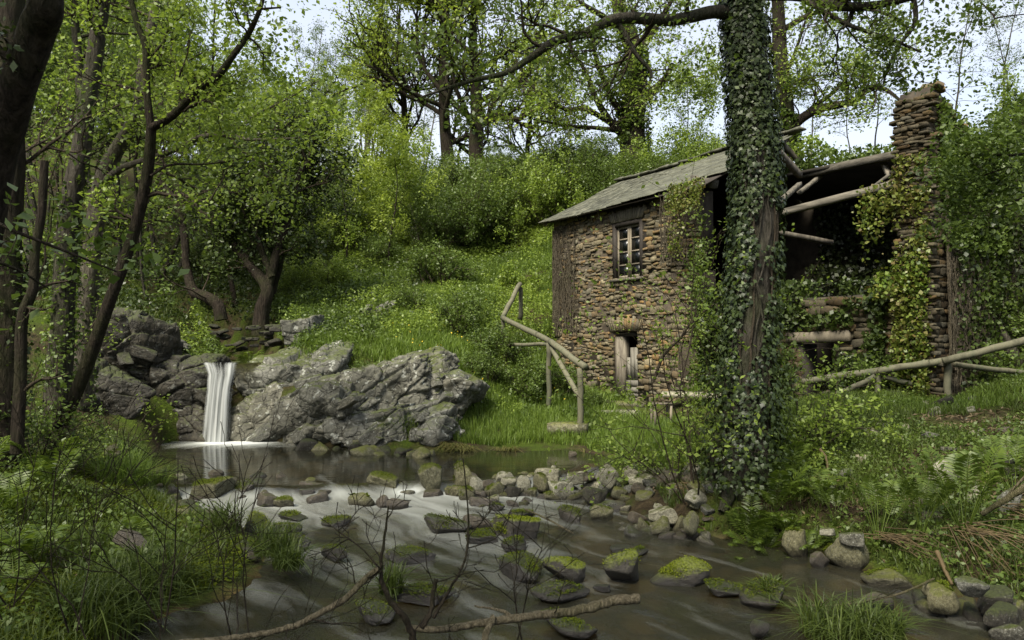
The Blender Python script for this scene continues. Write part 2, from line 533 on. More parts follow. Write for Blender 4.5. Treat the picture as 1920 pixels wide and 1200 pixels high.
# ------------------------------------------------------------------ river outline and terrain height
POOLZ = .12
WEIR = [(330, 908), (560, 912), (700, 905), (880, 900), (1060, 884), (1100, 872)]
_w = [onz(a, b, POOLZ) for a, b in WEIR]
WX = np.array([p[0] for p in _w]); WY = np.array([p[1] for p in _w])

river = [(-1.9, -6), (-1.9, 3.0)] + [tuple(onz(a, b, 0)[:2]) for a, b in [(330, 1170), (560, 1105), (560, 1020), (440, 965), (335, 925)]] + \
        [tuple(onz(a, b, POOLZ)[:2]) for a, b in [(318, 890), (316, 850), (325, 829)]] + [(-5.95, 15.3), (-5.45, 15.3)] + \
        [tuple(onz(a, b, POOLZ)[:2]) for a, b in [(560, 836), (640, 843), (700, 847), (820, 852), (1000, 852), (1095, 855), (1105, 866), (1062, 884)]] + \
        [tuple(onz(a, b, 0)[:2]) for a, b in [(1085, 925), (1130, 968), (1200, 988), (1330, 1018), (1480, 1032), (1560, 1060), (1640, 1085), (1760, 1130), (1920, 1190)]] + \
        [(4.5, 3.5), (5.5, 1), (6, -6)]
upper = [(-5.98, 15.2), (-5.45, 15.2), (-5.3, 17.2), (-6.4, 19.5), (-9.0, 22.5), (-14, 25), (-14.5, 24), (-9.8, 21.3), (-7.4, 18.8), (-6.2, 17)]

def sdist(x, y, poly):
    """signed distance to polygon, negative inside"""
    P = np.asarray(poly, float)
    Q = np.roll(P, -1, 0)
    sh = x.shape
    x = x.ravel(); y = y.ravel()
    best = np.full(x.shape, 1e9)
    ins = np.zeros(x.shape, bool)
    for a, b in zip(P, Q):
        e = b - a
        t = np.clip(((x - a[0]) * e[0] + (y - a[1]) * e[1]) / (e @ e + 1e-12), 0, 1)
        d = (x - a[0] - t * e[0]) ** 2 + (y - a[1] - t * e[1]) ** 2
        best = np.minimum(best, d)
        c = ((a[1] > y) != (b[1] > y))
        if e[1] != 0:
            ins ^= c & (x < e[0] * (y - a[1]) / e[1] + a[0])
    s = np.sqrt(best)
    return np.where(ins, -s, s).reshape(sh)

# control points: photo position and distance of patches of ground
CP = [(0, 1230, 4.5), (150, 1120, 5.6), (0, 1020, 6.2), (220, 1000, 7.5), (60, 900, 8.0), (240, 920, 9.2), (0, 800, 10.5), (250, 885, 11.2), (120, 815, 12.5),
      (280, 850, 13.5), (200, 620, 16.2), (20, 600, 15.0), (330, 650, 17.0), (240, 560, 19), (80, 540, 20), (430, 668, 17.2), (500, 655, 18), (420, 600, 21.5), (300, 545, 24),
      (560, 640, 17.5), (560, 585, 20.5), (500, 545, 25), (100, 480, 30), (400, 490, 34), (620, 655, 16.6), (680, 672, 16.2), (760, 668, 16.2), (850, 690, 16.2), (700, 610, 19), (700, 560, 22),
      (640, 520, 27), (800, 500, 27), (960, 480, 29), (1000, 560, 24.5), (880, 570, 22), (900, 650, 18.5), (990, 660, 19.5), (930, 720, 17), (1000, 765, 16.2),
      (880, 790, 15.2), (900, 835, 14.1), (1040, 840, 14.0), (1060, 800, 15), (1200, 805, 15.2), (1150, 772, 17.2), (1250, 830, 12.8), (1150, 870, 11.6), (1300, 850, 11), (1250, 900, 9.8),
      (1390, 885, 8.5), (1300, 940, 9.0), (1450, 780, 11.2), (1550, 752, 12), (1650, 752, 12.2), (1780, 752, 12), (1920, 725, 11.5), (1920, 640, 15), (1830, 700, 13.5),
      (1600, 830, 9.6), (1750, 850, 8.8), (1900, 860, 8.2), (1500, 900, 8.4), (1600, 960, 7.7), (1800, 960, 7.2), (1900, 1040, 6.4),
      (900, 395, 36), (1050, 380, 36), (1190, 330, 34), (700, 400, 45), (600, 330, 62), (680, 330, 70), (400, 330, 60), (150, 330, 60), (850, 370, 60), (1000, 400, 60)]
P3 = [at(*c) for c in CP] + [np.array(a, float) for a in
      [(-4, 3, .5), (-3, 0, .6), (-8, 2, 1.5), (8, 2, 1.2), (6, 5, .7), (0, -10, .4), (-20, 0, 4), (20, 0, 4), (14, 12, 4), (20, 12, 7),
       (11.5, 19.5, 6.3), (8.6, 22, 6.6), (13.5, 16.5, 6.4), (16, 18, 8), (7, 26, 7), (12, 26, 8), (20, 26, 10), (5, 26.5, 6.6), (3.2, 24.5, 5.0), (14, 40, 9), (30, 40, 12), (-25, 20, 8), (-40, 40, 20),
       (-60, 90, 32), (-25, 90, 20), (0, 95, 13), (25, 95, 12), (60, 95, 16), (60, 20, 20), (-60, 10, 22), (0, 200, 14), (-80, 200, 40), (80, 200, 22), (60, -20, 10), (-60, -20, 12), (0, -40, 3)]]
P3 = np.array(P3)
_d = np.linalg.norm(P3[:, None, :2] - P3[None, :, :2], axis=2)
_n = len(P3)
_A = np.zeros((_n + 3, _n + 3))
_A[:_n, :_n] = _d - np.eye(_n) * .25
_A[:_n, _n] = 1; _A[:_n, _n + 1:] = P3[:, :2]
_A[_n, :_n] = 1; _A[_n + 1:, :_n] = P3[:, :2].T
_W = np.linalg.solve(_A, np.r_[P3[:, 2], 0, 0, 0])

HL = np.array([1.2, 21.0]); HU = np.array([.54, -.8417]); HV = np.array([.8417, .54])   # the house front's left corner and its axes
HZ = .6
def house_local(x, y):
    return (x - HL[0]) * HU[0] + (y - HL[1]) * HU[1], (x - HL[0]) * HV[0] + (y - HL[1]) * HV[1]

def water_level(x, y):
    wy = np.interp(x, WX, WY)
    return POOLZ * sstep(-.45, .1, y - wy)

def ground(x, y):
    x = np.asarray(x, float); y = np.asarray(y, float)
    sh = x.shape
    x = x.ravel(); y = y.ravel()
    z = np.full(x.shape, 0.0)
    for k in range(0, len(x), 20000):
        xs, ys = x[k:k + 20000], y[k:k + 20000]
        d = np.hypot(xs[:, None] - P3[None, :, 0], ys[:, None] - P3[None, :, 1])
        z[k:k + 20000] = d @ _W[:_n] + _W[_n] + _W[_n + 1] * xs + _W[_n + 2] * ys
    z += .16 * fbm2(x, y, .8, 11, 4) * np.clip(y / 12, .5, 3) + .05 * fbm2(x, y, 4, 5, 3)
    z = np.maximum(z, .12 + .1 * fbm2(x, y, 2, 3, 2))
    lx, ly = house_local(x, y)
    m = sstep(-.15, .1, lx) * sstep(10.9, 10.6, lx) * sstep(-.1, .15, ly) * sstep(5.5, 5.2, ly)
    z = z * (1 - m) + (HZ - .05) * m
    m = sstep(1.0, .1, np.abs(ly + .4)) * sstep(-.3, 1, lx) * sstep(5.6, 4.5, lx)
    z = z * (1 - m) + np.minimum(z, HZ) * m
    near = (np.abs(x) < 16) & (y < 30)
    s = np.full(x.shape, 9.0); s2 = np.full(x.shape, 9.0)
    s[near] = sdist(x[near], y[near], river)
    s2[near] = sdist(x[near], y[near], upper)
    s = s + .14 * fbm2(x, y, 1.6, 21, 3)
    bw = np.where(y > 12.5, .55, .8)
    t = sstep(0, 1, s / bw)
    bed = -.08 - .26 * sstep(0, 1.2, -s) + .05 * fbm2(x, y, 3, 8, 3)
    z = bed * (1 - t) + z * t
    t2 = sstep(0, .5, s2)
    z = np.where((y > 15.1), np.minimum(z, 1.55) * (1 - t2) + z * t2, z)
    return z.reshape(sh)

def gz(x, y):
    return float(ground(np.array([x]), np.array([y]))[0])

def axis(segs):
    out = [segs[0][0]]
    for a, b, st in segs:
        n = max(1, int(round((b - a) / st)))
        out += list(np.linspace(a, b, n + 1)[1:])
    return np.array(out)

ax = axis([(-140, -40, 12), (-40, -16, 1.5), (-16, -8, .4), (-8, 8, .11), (8, 16, .3), (16, 40, 1.2), (40, 140, 12)])
ay = axis([(-60, -10, 8), (-10, 2, .6), (2, 17, .11), (17, 26, .25), (26, 50, .8), (50, 110, 3), (110, 330, 16)])
gx, gy = np.meshgrid(ax, ay)
gzz = ground(gx, gy)
ni, nj = gx.shape
ii, jj = np.meshgrid(np.arange(ni - 1), np.arange(nj - 1), indexing='ij')
base = (ii * nj + jj).ravel()
G = Geo()
G.add(np.stack([gx, gy, gzz], -1), np.stack([base, base + 1, base + nj + 1, base + nj], -1))

def ground_mat():
    m, N, L, out = new_mat('earth_and_moss')
    g = N.new('ShaderNodeNewGeometry')
    P = g.outputs['Position']
    n1 = noise(N, L, P, 1.1, 6, .65)
    n2 = noise(N, L, P, 9, 6, .7)
    n3 = noise(N, L, P, 40, 3, .6)
    soil = ramp(N, L, n2, [(.3, (.012, .009, .005)), (.55, (.04, .03, .016)), (.75, (.085, .065, .035))])
    moss = ramp(N, L, n3, [(.3, (.018, .032, .004)), (.55, (.045, .07, .007)), (.75, (.075, .10, .012))])
    c = mixc(N, L, ramp(N, L, n1, [(.42, 0.0), (.58, .9)]), soil, moss)
    # river bed: rounded ochre and brown stones
    vo = N.new('ShaderNodeTexVoronoi'); vo.inputs['Scale'].default_value = 3.6; vo.inputs['Randomness'].default_value = 1
    L.new(P, vo.inputs['Vector'])
    sv = N.new('ShaderNodeSeparateColor'); L.new(vo.outputs['Color'], sv.inputs[0])
    bc = ramp(N, L, sv.outputs[0], [(0, (.035, .022, .010)), (.35, (.09, .058, .022)), (.6, (.16, .115, .048)), (.8, (.06, .042, .02)), (1, (.22, .17, .085))])
    bc = mixc(N, L, ramp(N, L, vo.outputs['Distance'], [(.35, 0.0), (.75, .9)]), bc, (.012, .009, .005))
    sx = N.new('ShaderNodeSeparateXYZ'); L.new(P, sx.inputs[0])
    low = ramp(N, L, math_(N, L, 'ADD', math_(N, L, 'MULTIPLY', sx.outputs['Z'], 1.0), math_(N, L, 'MULTIPLY', n2, .12)), [(.03, 0.0), (.09, 1.0)])
    c = mixc(N, L, low, bc, c)
    p = N.new('ShaderNodeBsdfPrincipled')
    L.new(c, p.inputs['Base Color'])
    p.inputs['Roughness'].default_value = .95
    p.inputs['Specular IOR Level'].default_value = .1
    L.new(bump(N, L, math_(N, L, 'ADD', n2, math_(N, L, 'MULTIPLY', n3, .5)), .9, .06), p.inputs['Normal'])
    L.new(p.outputs[0], out.inputs['Surface'])
    return m
M['ground'] = ground_mat()
tag(link('ground', G.mesh('ground', M['ground'], True)), 'mossy brown earth banks and hillside around the stream', 'ground', kind='structure')

def scatter(rng, n, x0, x1, y0, y1, cond=None, zoff=0.0):
    x = rng.uniform(x0, x1, n); y = rng.uniform(y0, y1, n)
    keep = np.ones(n, bool)
    if cond is not None: keep &= cond(x, y)
    x, y = x[keep], y[keep]
    lx, ly = house_local(x, y)
    k = ~((lx > -.1) & (lx < 10.7) & (ly > -.05) & (ly < 5.4))
    x, y = x[k], y[k]
    z = ground(x, y)
    s = sdist(x, y, river)
    k = (z > water_level(x, y) + .03)
    return np.stack([x, y, z + zoff], 1)[k]

# ------------------------------------------------------------------ water
def flow_coords(x, y):
    ctr = path([(-4.2, 13.5, 0), (-3.0, 11.2, 0), (-1.9, 9.6, 0), (-.7, 8.2, 0), (.5, 6.9, 0), (1.5, 5.7, 0), (2.1, 4.2, 0), (2.6, 0, 0), (3, -6, 0)], 8)[:, :2]
    L_ = np.r_[0, np.cumsum(np.linalg.norm(np.diff(ctr, axis=0), axis=1))]
    best = np.full(x.shape, 1e9); S = np.zeros(x.shape); Nn = np.zeros(x.shape)
    for k in range(len(ctr) - 1):
        a, b = ctr[k], ctr[k + 1]
        e = b - a; l = np.linalg.norm(e)
        t = np.clip(((x - a[0]) * e[0] + (y - a[1]) * e[1]) / l ** 2, 0, 1)
        dx = x - a[0] - t * e[0]; dy = y - a[1] - t * e[1]
        d = np.hypot(dx, dy)
        u = d < best
        best = np.where(u, d, best)
        S = np.where(u, L_[k] + t * l, S)
        Nn = np.where(u, d * np.sign(dx * e[1] - dy * e[0] + 1e-9), Nn)
    return S, Nn

FALL_X, FALL_Y = at(420, 828, 14.8)[0], 14.85
wx = np.arange(-7.0, 6.5, .055); wy = np.r_[np.arange(-5, 3.5, .25), np.arange(3.5, 15.45, .055)]
X, Y = np.meshgrid(wx, wy)
S_, N_ = flow_coords(X, Y)
lvl = water_level(X, Y)
wyy = np.interp(X, WX, WY)
strm = sstep(.2, -.3, Y - wyy)
fall = np.exp(-np.maximum(0, (wyy - Y)) / 2.6) * strm
rip = fbm(np.stack([S_ * .9, N_ * 3.2, 0 * S_], -1), 31, 3)
rip2 = fbm(np.stack([S_ * 2.2, N_ * 5.5, 0 * S_], -1), 37, 2)
Z = lvl + strm * (.022 + .045 * fall) * rip + strm * .012 * rip2 - .02 * strm * sstep(9, 5, Y)
sd = sdist(X, Y, river)
ni, nj = X.shape
ii, jj = np.meshgrid(np.arange(ni - 1), np.arange(nj - 1), indexing='ij')
b_ = (ii * nj + jj).ravel()
quad = np.stack([b_, b_ + 1, b_ + nj + 1, b_ + nj], -1)
quad = quad[(sd.ravel()[quad] < .75).any(1)]
used, inv = np.unique(quad, return_inverse=True)
G = Geo()
G.add(np.stack([X, Y, Z], -1).reshape(-1, 3)[used], inv.reshape(-1, 4))

def water_mat():
    m, N, L, out = new_mat('stream_water')
    a = N.new('ShaderNodeAttribute'); a.attribute_name = 'flow'
    f = N.new('ShaderNodeAttribute'); f.attribute_name = 'foam'
    cal = N.new('ShaderNodeAttribute'); cal.attribute_name = 'rapid'
    mp = N.new('ShaderNodeMapping'); mp.inputs['Scale'].default_value = (.45, 3.4, 1)
    L.new(a.outputs['Vector'], mp.inputs['Vector'])
    n1 = noise(N, L, mp.outputs['Vector'], 1.0, 5, .55, .6)
    mp2 = N.new('ShaderNodeMapping'); mp2.inputs['Scale'].default_value = (.4, 1.1, 1)
    L.new(a.outputs['Vector'], mp2.inputs['Vector'])
    n2 = noise(N, L, mp2.outputs['Vector'], 1.3, 3, .5, .8)
    st = math_(N, L, 'ADD', math_(N, L, 'MULTIPLY', n1, .5), math_(N, L, 'MULTIPLY', n2, .5))
    # foam = streak noise above a threshold that drops where foam is high
    th = math_(N, L, 'ADD', math_(N, L, 'SUBTRACT', st, .62), math_(N, L, 'MULTIPLY', f.outputs['Fac'], .36))
    fm = ramp(N, L, math_(N, L, 'MULTIPLY', th, 2.2), [(0.0, 0.0), (.45, .32), (1.0, .85)])
    p = N.new('ShaderNodeBsdfGlossy'); p.inputs['Color'].default_value = (.95, .96, .96, 1)
    L.new(math_(N, L, 'ADD', math_(N, L, 'MULTIPLY', cal.outputs['Fac'], .16), .035), p.inputs['Roughness'])
    tr = N.new('ShaderNodeBsdfTransparent'); tr.inputs['Color'].default_value = (.50, .47, .33, 1)
    fr = N.new('ShaderNodeFresnel'); fr.inputs['IOR'].default_value = 1.33
    body = N.new('ShaderNodeBsdfDiffuse'); body.inputs['Color'].default_value = (.05, .05, .032, 1)
    mb = N.new('ShaderNodeMixShader'); mb.inputs[0].default_value = .3
    L.new(tr.outputs[0], mb.inputs[1]); L.new(body.outputs[0], mb.inputs[2])
    nb = noise(N, L, a.outputs['Vector'], 3.0, 3, .5, .5)
    mpp = N.new('ShaderNodeMapping'); mpp.inputs['Scale'].default_value = (1.2, 9, 1)
    g = N.new('ShaderNodeNewGeometry'); 
    mpr = N.new('ShaderNodeMapping'); mpr.inputs['Scale'].default_value = (1.3, 7, 1)
    L.new(g.outputs['Position'], mpr.inputs['Vector'])
    nr = noise(N, L, mpr.outputs['Vector'], 1.4, 3, .5)
    hb = math_(N, L, 'ADD', math_(N, L, 'MULTIPLY', n1, cal.outputs['Fac']), math_(N, L, 'MULTIPLY', nr, .18))
    nm = bump(N, L, hb, .35, .05)
    L.new(nm, p.inputs['Normal']); L.new(nm, fr.inputs['Normal'])
    mx = N.new('ShaderNodeMixShader')
    L.new(math_(N, L, 'MULTIPLY', fr.outputs[0], 1.0, True), mx.inputs[0])
    L.new(mb.outputs[0], mx.inputs[1]); L.new(p.outputs[0], mx.inputs[2])
    fo = N.new('ShaderNodeBsdfDiffuse')
    L.new(ramp(N, L, math_(N, L, 'MULTIPLY', f.outputs['Fac'], .5), [(.55, (.33, .345, .31)), (.8, (.55, .57, .54))]), fo.inputs['Color'])
    m2 = N.new('ShaderNodeMixShader')
    L.new(fm, m2.inputs[0]); L.new(mx.outputs[0], m2.inputs[1]); L.new(fo.outputs[0], m2.inputs[2])
    L.new(m2.outputs[0], out.inputs['Surface'])
    return m
M['water'] = water_mat()
me = G.mesh('stream_water', M['water'], True)
dfall = np.hypot((X - FALL_X - .25) / 1.15, (Y - FALL_Y - .0) / .85)
foam = np.clip(strm * (.18 + .95 * fall) * (1 - .7 * sstep(.0, 2.0, X)), 0, 1.1) + 2.0 * np.exp(-dfall ** 2)
me.attributes.new('foam', 'FLOAT', 'POINT').data.foreach_set('value', foam.ravel()[used].astype(np.float32))
me.attributes.new('rapid', 'FLOAT', 'POINT').data.foreach_set('value', strm.ravel()[used].astype(np.float32))
fl = np.stack([S_, N_, 0 * S_], -1).reshape(-1, 3)[used].astype(np.float32)
me.attributes.new('flow', 'FLOAT_VECTOR', 'POINT').data.foreach_set('vector', fl.ravel())
tag(link('stream_water', me), 'dark pool and silky stream running over stones towards the camera', 'stream', kind='structure')

# upper stream above the lip
G = Geo()
uc = path([(-5.72, 15.2, 1.66), (-5.75, 16.2, 1.67), (-6.0, 17.6, 1.68), (-6.9, 19.3, 1.7), (-9.2, 21.9, 1.72), (-14, 24.5, 1.75)], 8)
T_ = nrm(np.gradient(uc, axis=0)); Sd = np.stack([T_[:, 1], -T_[:, 0], 0 * T_[:, 0]], 1)
hw = np.linspace(.28, .75, len(uc))[:, None]
V = np.stack([uc - Sd * hw * (1 - 2 * k / 6) for k in range(7)], 1)
k_ = len(uc)
b_ = (np.arange(k_ - 1)[:, None] * 7 + np.arange(6)[None]).ravel()
G.add(V, np.stack([b_, b_ + 1, b_ + 8, b_ + 7], -1))
me = G.mesh('upper_stream', M['water'], True)
tag(link('upper_stream', me), 'shallow dark stream above the lip of the waterfall', 'stream', kind='structure')

# waterfall
def fall_mat():
    m, N, L, out = new_mat('falling_water')
    a = N.new('ShaderNodeAttribute'); a.attribute_name = 'uvw'
    o = N.new('ShaderNodeAttribute'); o.attribute_name = 'body'
    mp = N.new('ShaderNodeMapping'); mp.inputs['Scale'].default_value = (10, .7, 1)
    L.new(a.outputs['Vector'], mp.inputs['Vector'])
    n1 = noise(N, L, mp.outputs['Vector'], 1.0, 4, .6, .15)
    fac = math_(N, L, 'ADD', math_(N, L, 'MULTIPLY', math_(N, L, 'SUBTRACT', n1, .5), 1.5), o.outputs['Fac'], True)
    d = N.new('ShaderNodeBsdfDiffuse')
    L.new(ramp(N, L, n1, [(.35, (.16, .17, .16)), (.62, (.52, .54, .52))]), d.inputs['Color'])
    t = N.new('ShaderNodeBsdfTranslucent'); t.inputs['Color'].default_value = (.4, .42, .4, 1)
    ms = N.new('ShaderNodeMixShader'); ms.inputs[0].default_value = .35
    L.new(d.outputs[0], ms.inputs[1]); L.new(t.outputs[0], ms.inputs[2])
    tr = N.new('ShaderNodeBsdfTransparent')
    mx = N.new('ShaderNodeMixShader')
    L.new(fac, mx.inputs[0]); L.new(tr.outputs[0], mx.inputs[1]); L.new(ms.outputs[0], mx.inputs[2])
    L.new(mx.outputs[0], out.inputs['Surface'])
    return m
M['fall'] = fall_mat()
nu, nv = 33, 60
u = np.linspace(0, 1, nu)[None, :]; v = np.linspace(0, 1, nv)[:, None]
lt = np.interp(v.ravel(), [0, .1, .25, .45, 1], [at(380, 0, 15)[0], at(386, 0, 15)[0], at(396, 0, 15)[0], at(398, 0, 15)[0], at(395, 0, 15)[0]])[:, None]
rt = np.interp(v.ravel(), [0, .1, .25, .45, 1], [at(446, 0, 15)[0], at(447, 0, 15)[0], at(447, 0, 15)[0], at(444, 0, 15)[0], at(446, 0, 15)[0]])[:, None]
xx = lt + (rt - lt) * u
tt = np.clip((v - .06) / .94, 0, 1)
yy = 15.25 - .42 * np.sqrt(np.clip(v, 0, 1)) + 0 * u - .05 * np.sin(u * math.pi)
zz = 1.68 - .02 * np.minimum(v / .06, 1) - 1.56 * tt ** 1.25 + 0 * u
rr = fbm(np.stack([u * 9 + 0 * v, v * .8 + 0 * u, 0 * u * v], -1), 5, 3)
yy = yy + .05 * rr
notch = np.exp(-((u - .52) / .26) ** 2) * sstep(.5, .05, v)
edge = np.minimum(u, 1 - u) * 8
body = np.clip(np.minimum(1, edge) * (.95 - .9 * notch) - .25 * sstep(.3, .9, v) * np.exp(-((u - .15) / .12) ** 2), 0, 1) * sstep(0.0, .22, v + .12 * np.abs(u - .5))
G = Geo()
b_ = (np.arange(nv - 1)[:, None] * nu + np.arange(nu - 1)[None]).ravel()
F = np.stack([b_, b_ + 1, b_ + nu + 1, b_ + nu], -1)
V = np.stack([xx, yy, zz], -1).reshape(-1, 3)
G.add(V, F)
V2 = V.copy(); V2[:, 1] += .06
G.add(V2, F[:, ::-1])
me = G.mesh('waterfall', M['fall'], True)
uv = np.stack([u + 0 * v, v + 0 * u, 0 * u * v], -1).reshape(-1, 3)
me.attributes.new('uvw', 'FLOAT_VECTOR', 'POINT').data.foreach_set('vector', np.vstack([uv, uv + 3]).astype(np.float32).ravel())
me.attributes.new('body', 'FLOAT', 'POINT').data.foreach_set('value', np.r_[body.ravel(), body.ravel()].astype(np.float32))
tag(link('waterfall', me), 'white silky waterfall dropping between dark rocks into the pool', 'waterfall', kind='structure')

# ------------------------------------------------------------------ rocks
def ico(level):
    t = (1 + 5 ** .5) / 2
    v = [(-1, t, 0), (1, t, 0), (-1, -t, 0), (1, -t, 0), (0, -1, t), (0, 1, t), (0, -1, -t), (0, 1, -t), (t, 0, -1), (t, 0, 1), (-t, 0, -1), (-t, 0, 1)]
    f = [(0, 11, 5), (0, 5, 1), (0, 1, 7), (0, 7, 10), (0, 10, 11), (1, 5, 9), (5, 11, 4), (11, 10, 2), (10, 7, 6), (7, 1, 8),
         (3, 9, 4), (3, 4, 2), (3, 2, 6), (3, 6, 8), (3, 8, 9), (4, 9, 5), (2, 4, 11), (6, 2, 10), (8, 6, 7), (9, 8, 1)]
    v = [np.array(a, float) / np.linalg.norm(a) for a in v]
    for _ in range(level):
        mid = {}
        def mp(a, b):
            k = (min(a, b), max(a, b))
            if k not in mid:
                m = v[a] + v[b]; v.append(m / np.linalg.norm(m)); mid[k] = len(v) - 1
            return mid[k]
        nf = []
        for a, b, c in f:
            x, y, z = mp(a, b), mp(b, c), mp(c, a)
            nf += [(a, x, z), (b, y, x), (c, z, y), (x, y, z)]
        f = nf
    return np.array(v), np.array(f)
ICO = {k: ico(k) for k in (1, 2, 3, 4, 5, 6)}

def rock_geo(seed, level=3, planes=12, amp=.06, boxy=.0, soft=.12):
    rng = np.random.default_rng(seed)
    d, f = ICO[level]
    n = nrm(rng.normal(size=(planes, 3)))
    off = rng.uniform(.62, .95, planes)
    if boxy:
        bx = nrm(np.vstack([np.eye(3), -np.eye(3)]) + rng.normal(0, .16, (6, 3)))
        n = np.vstack([n, bx]); off = np.r_[off + .25 * boxy, rng.uniform(.6, .78, 6)]
    c = d @ n.T
    r = np.where(c > .05, off[None] / np.maximum(c, .05), 9)
    r = -soft * np.log(np.exp(-r / soft).sum(1)) if soft else r.min(1)
    r = np.minimum(r, 1.25)
    v = d * r[:, None]
    nz = fbm(v * 2.2 + seed * 3.1, seed % 97, 4)
    v = v * (1 + amp * nz * 2)[:, None]
    G = Geo(); G.add(v, None, f)
    return G

_rock_cache = {}
def rock_mesh(seed, level, kind, mat):
    k = (seed, level, kind, mat)
    if k not in _rock_cache:
        G = rock_geo(seed, level, *{'round': (9, .05, 0, .22), 'ang': (14, .05, 0, .05), 'box': (8, .05, 1, .04), 'flat': (10, .06, .5, .05)}[kind])
        _rock_cache[k] = G.mesh('rock', M[mat], kind == 'round')
    return _rock_cache[k]

RS = np.random.default_rng(5)
def rock_at(x0, y0, x1, y1, mat, kind, label, z=0.0, D=None, cat='rock', group=None, name='rock', level=3, tilt=.2, dep=.8):
    """a rock whose outline in the photo spans x0..x1, y0..y1 and whose foot stands at height z (or distance D)"""
    if D is None:
        D = onz((x0 + x1) / 2, y1, z)[1]
    w = (x1 - x0) * D / FX; h = (y1 - y0) * D / FX
    c = at((x0 + x1) / 2, (y0 + y1) / 2, D)
    seed = int(RS.integers(1, 40))
    o = link(name, rock_mesh(seed, level, kind, mat), None,
             (c[0], D + w * dep * .42, c[2] - h * (.06 if z > .15 else .24)),
             (RS.normal(0, tilt * .5), RS.normal(0, tilt * .5), RS.uniform(0, 6.28)),
             (w * .56, w * .5 * dep, h * .66))
    if kind in ('flat', 'box', 'ang'):
        o.rotation_euler[2] = RS.normal(0, .35)
    tag(o, label, cat, group)
    return o

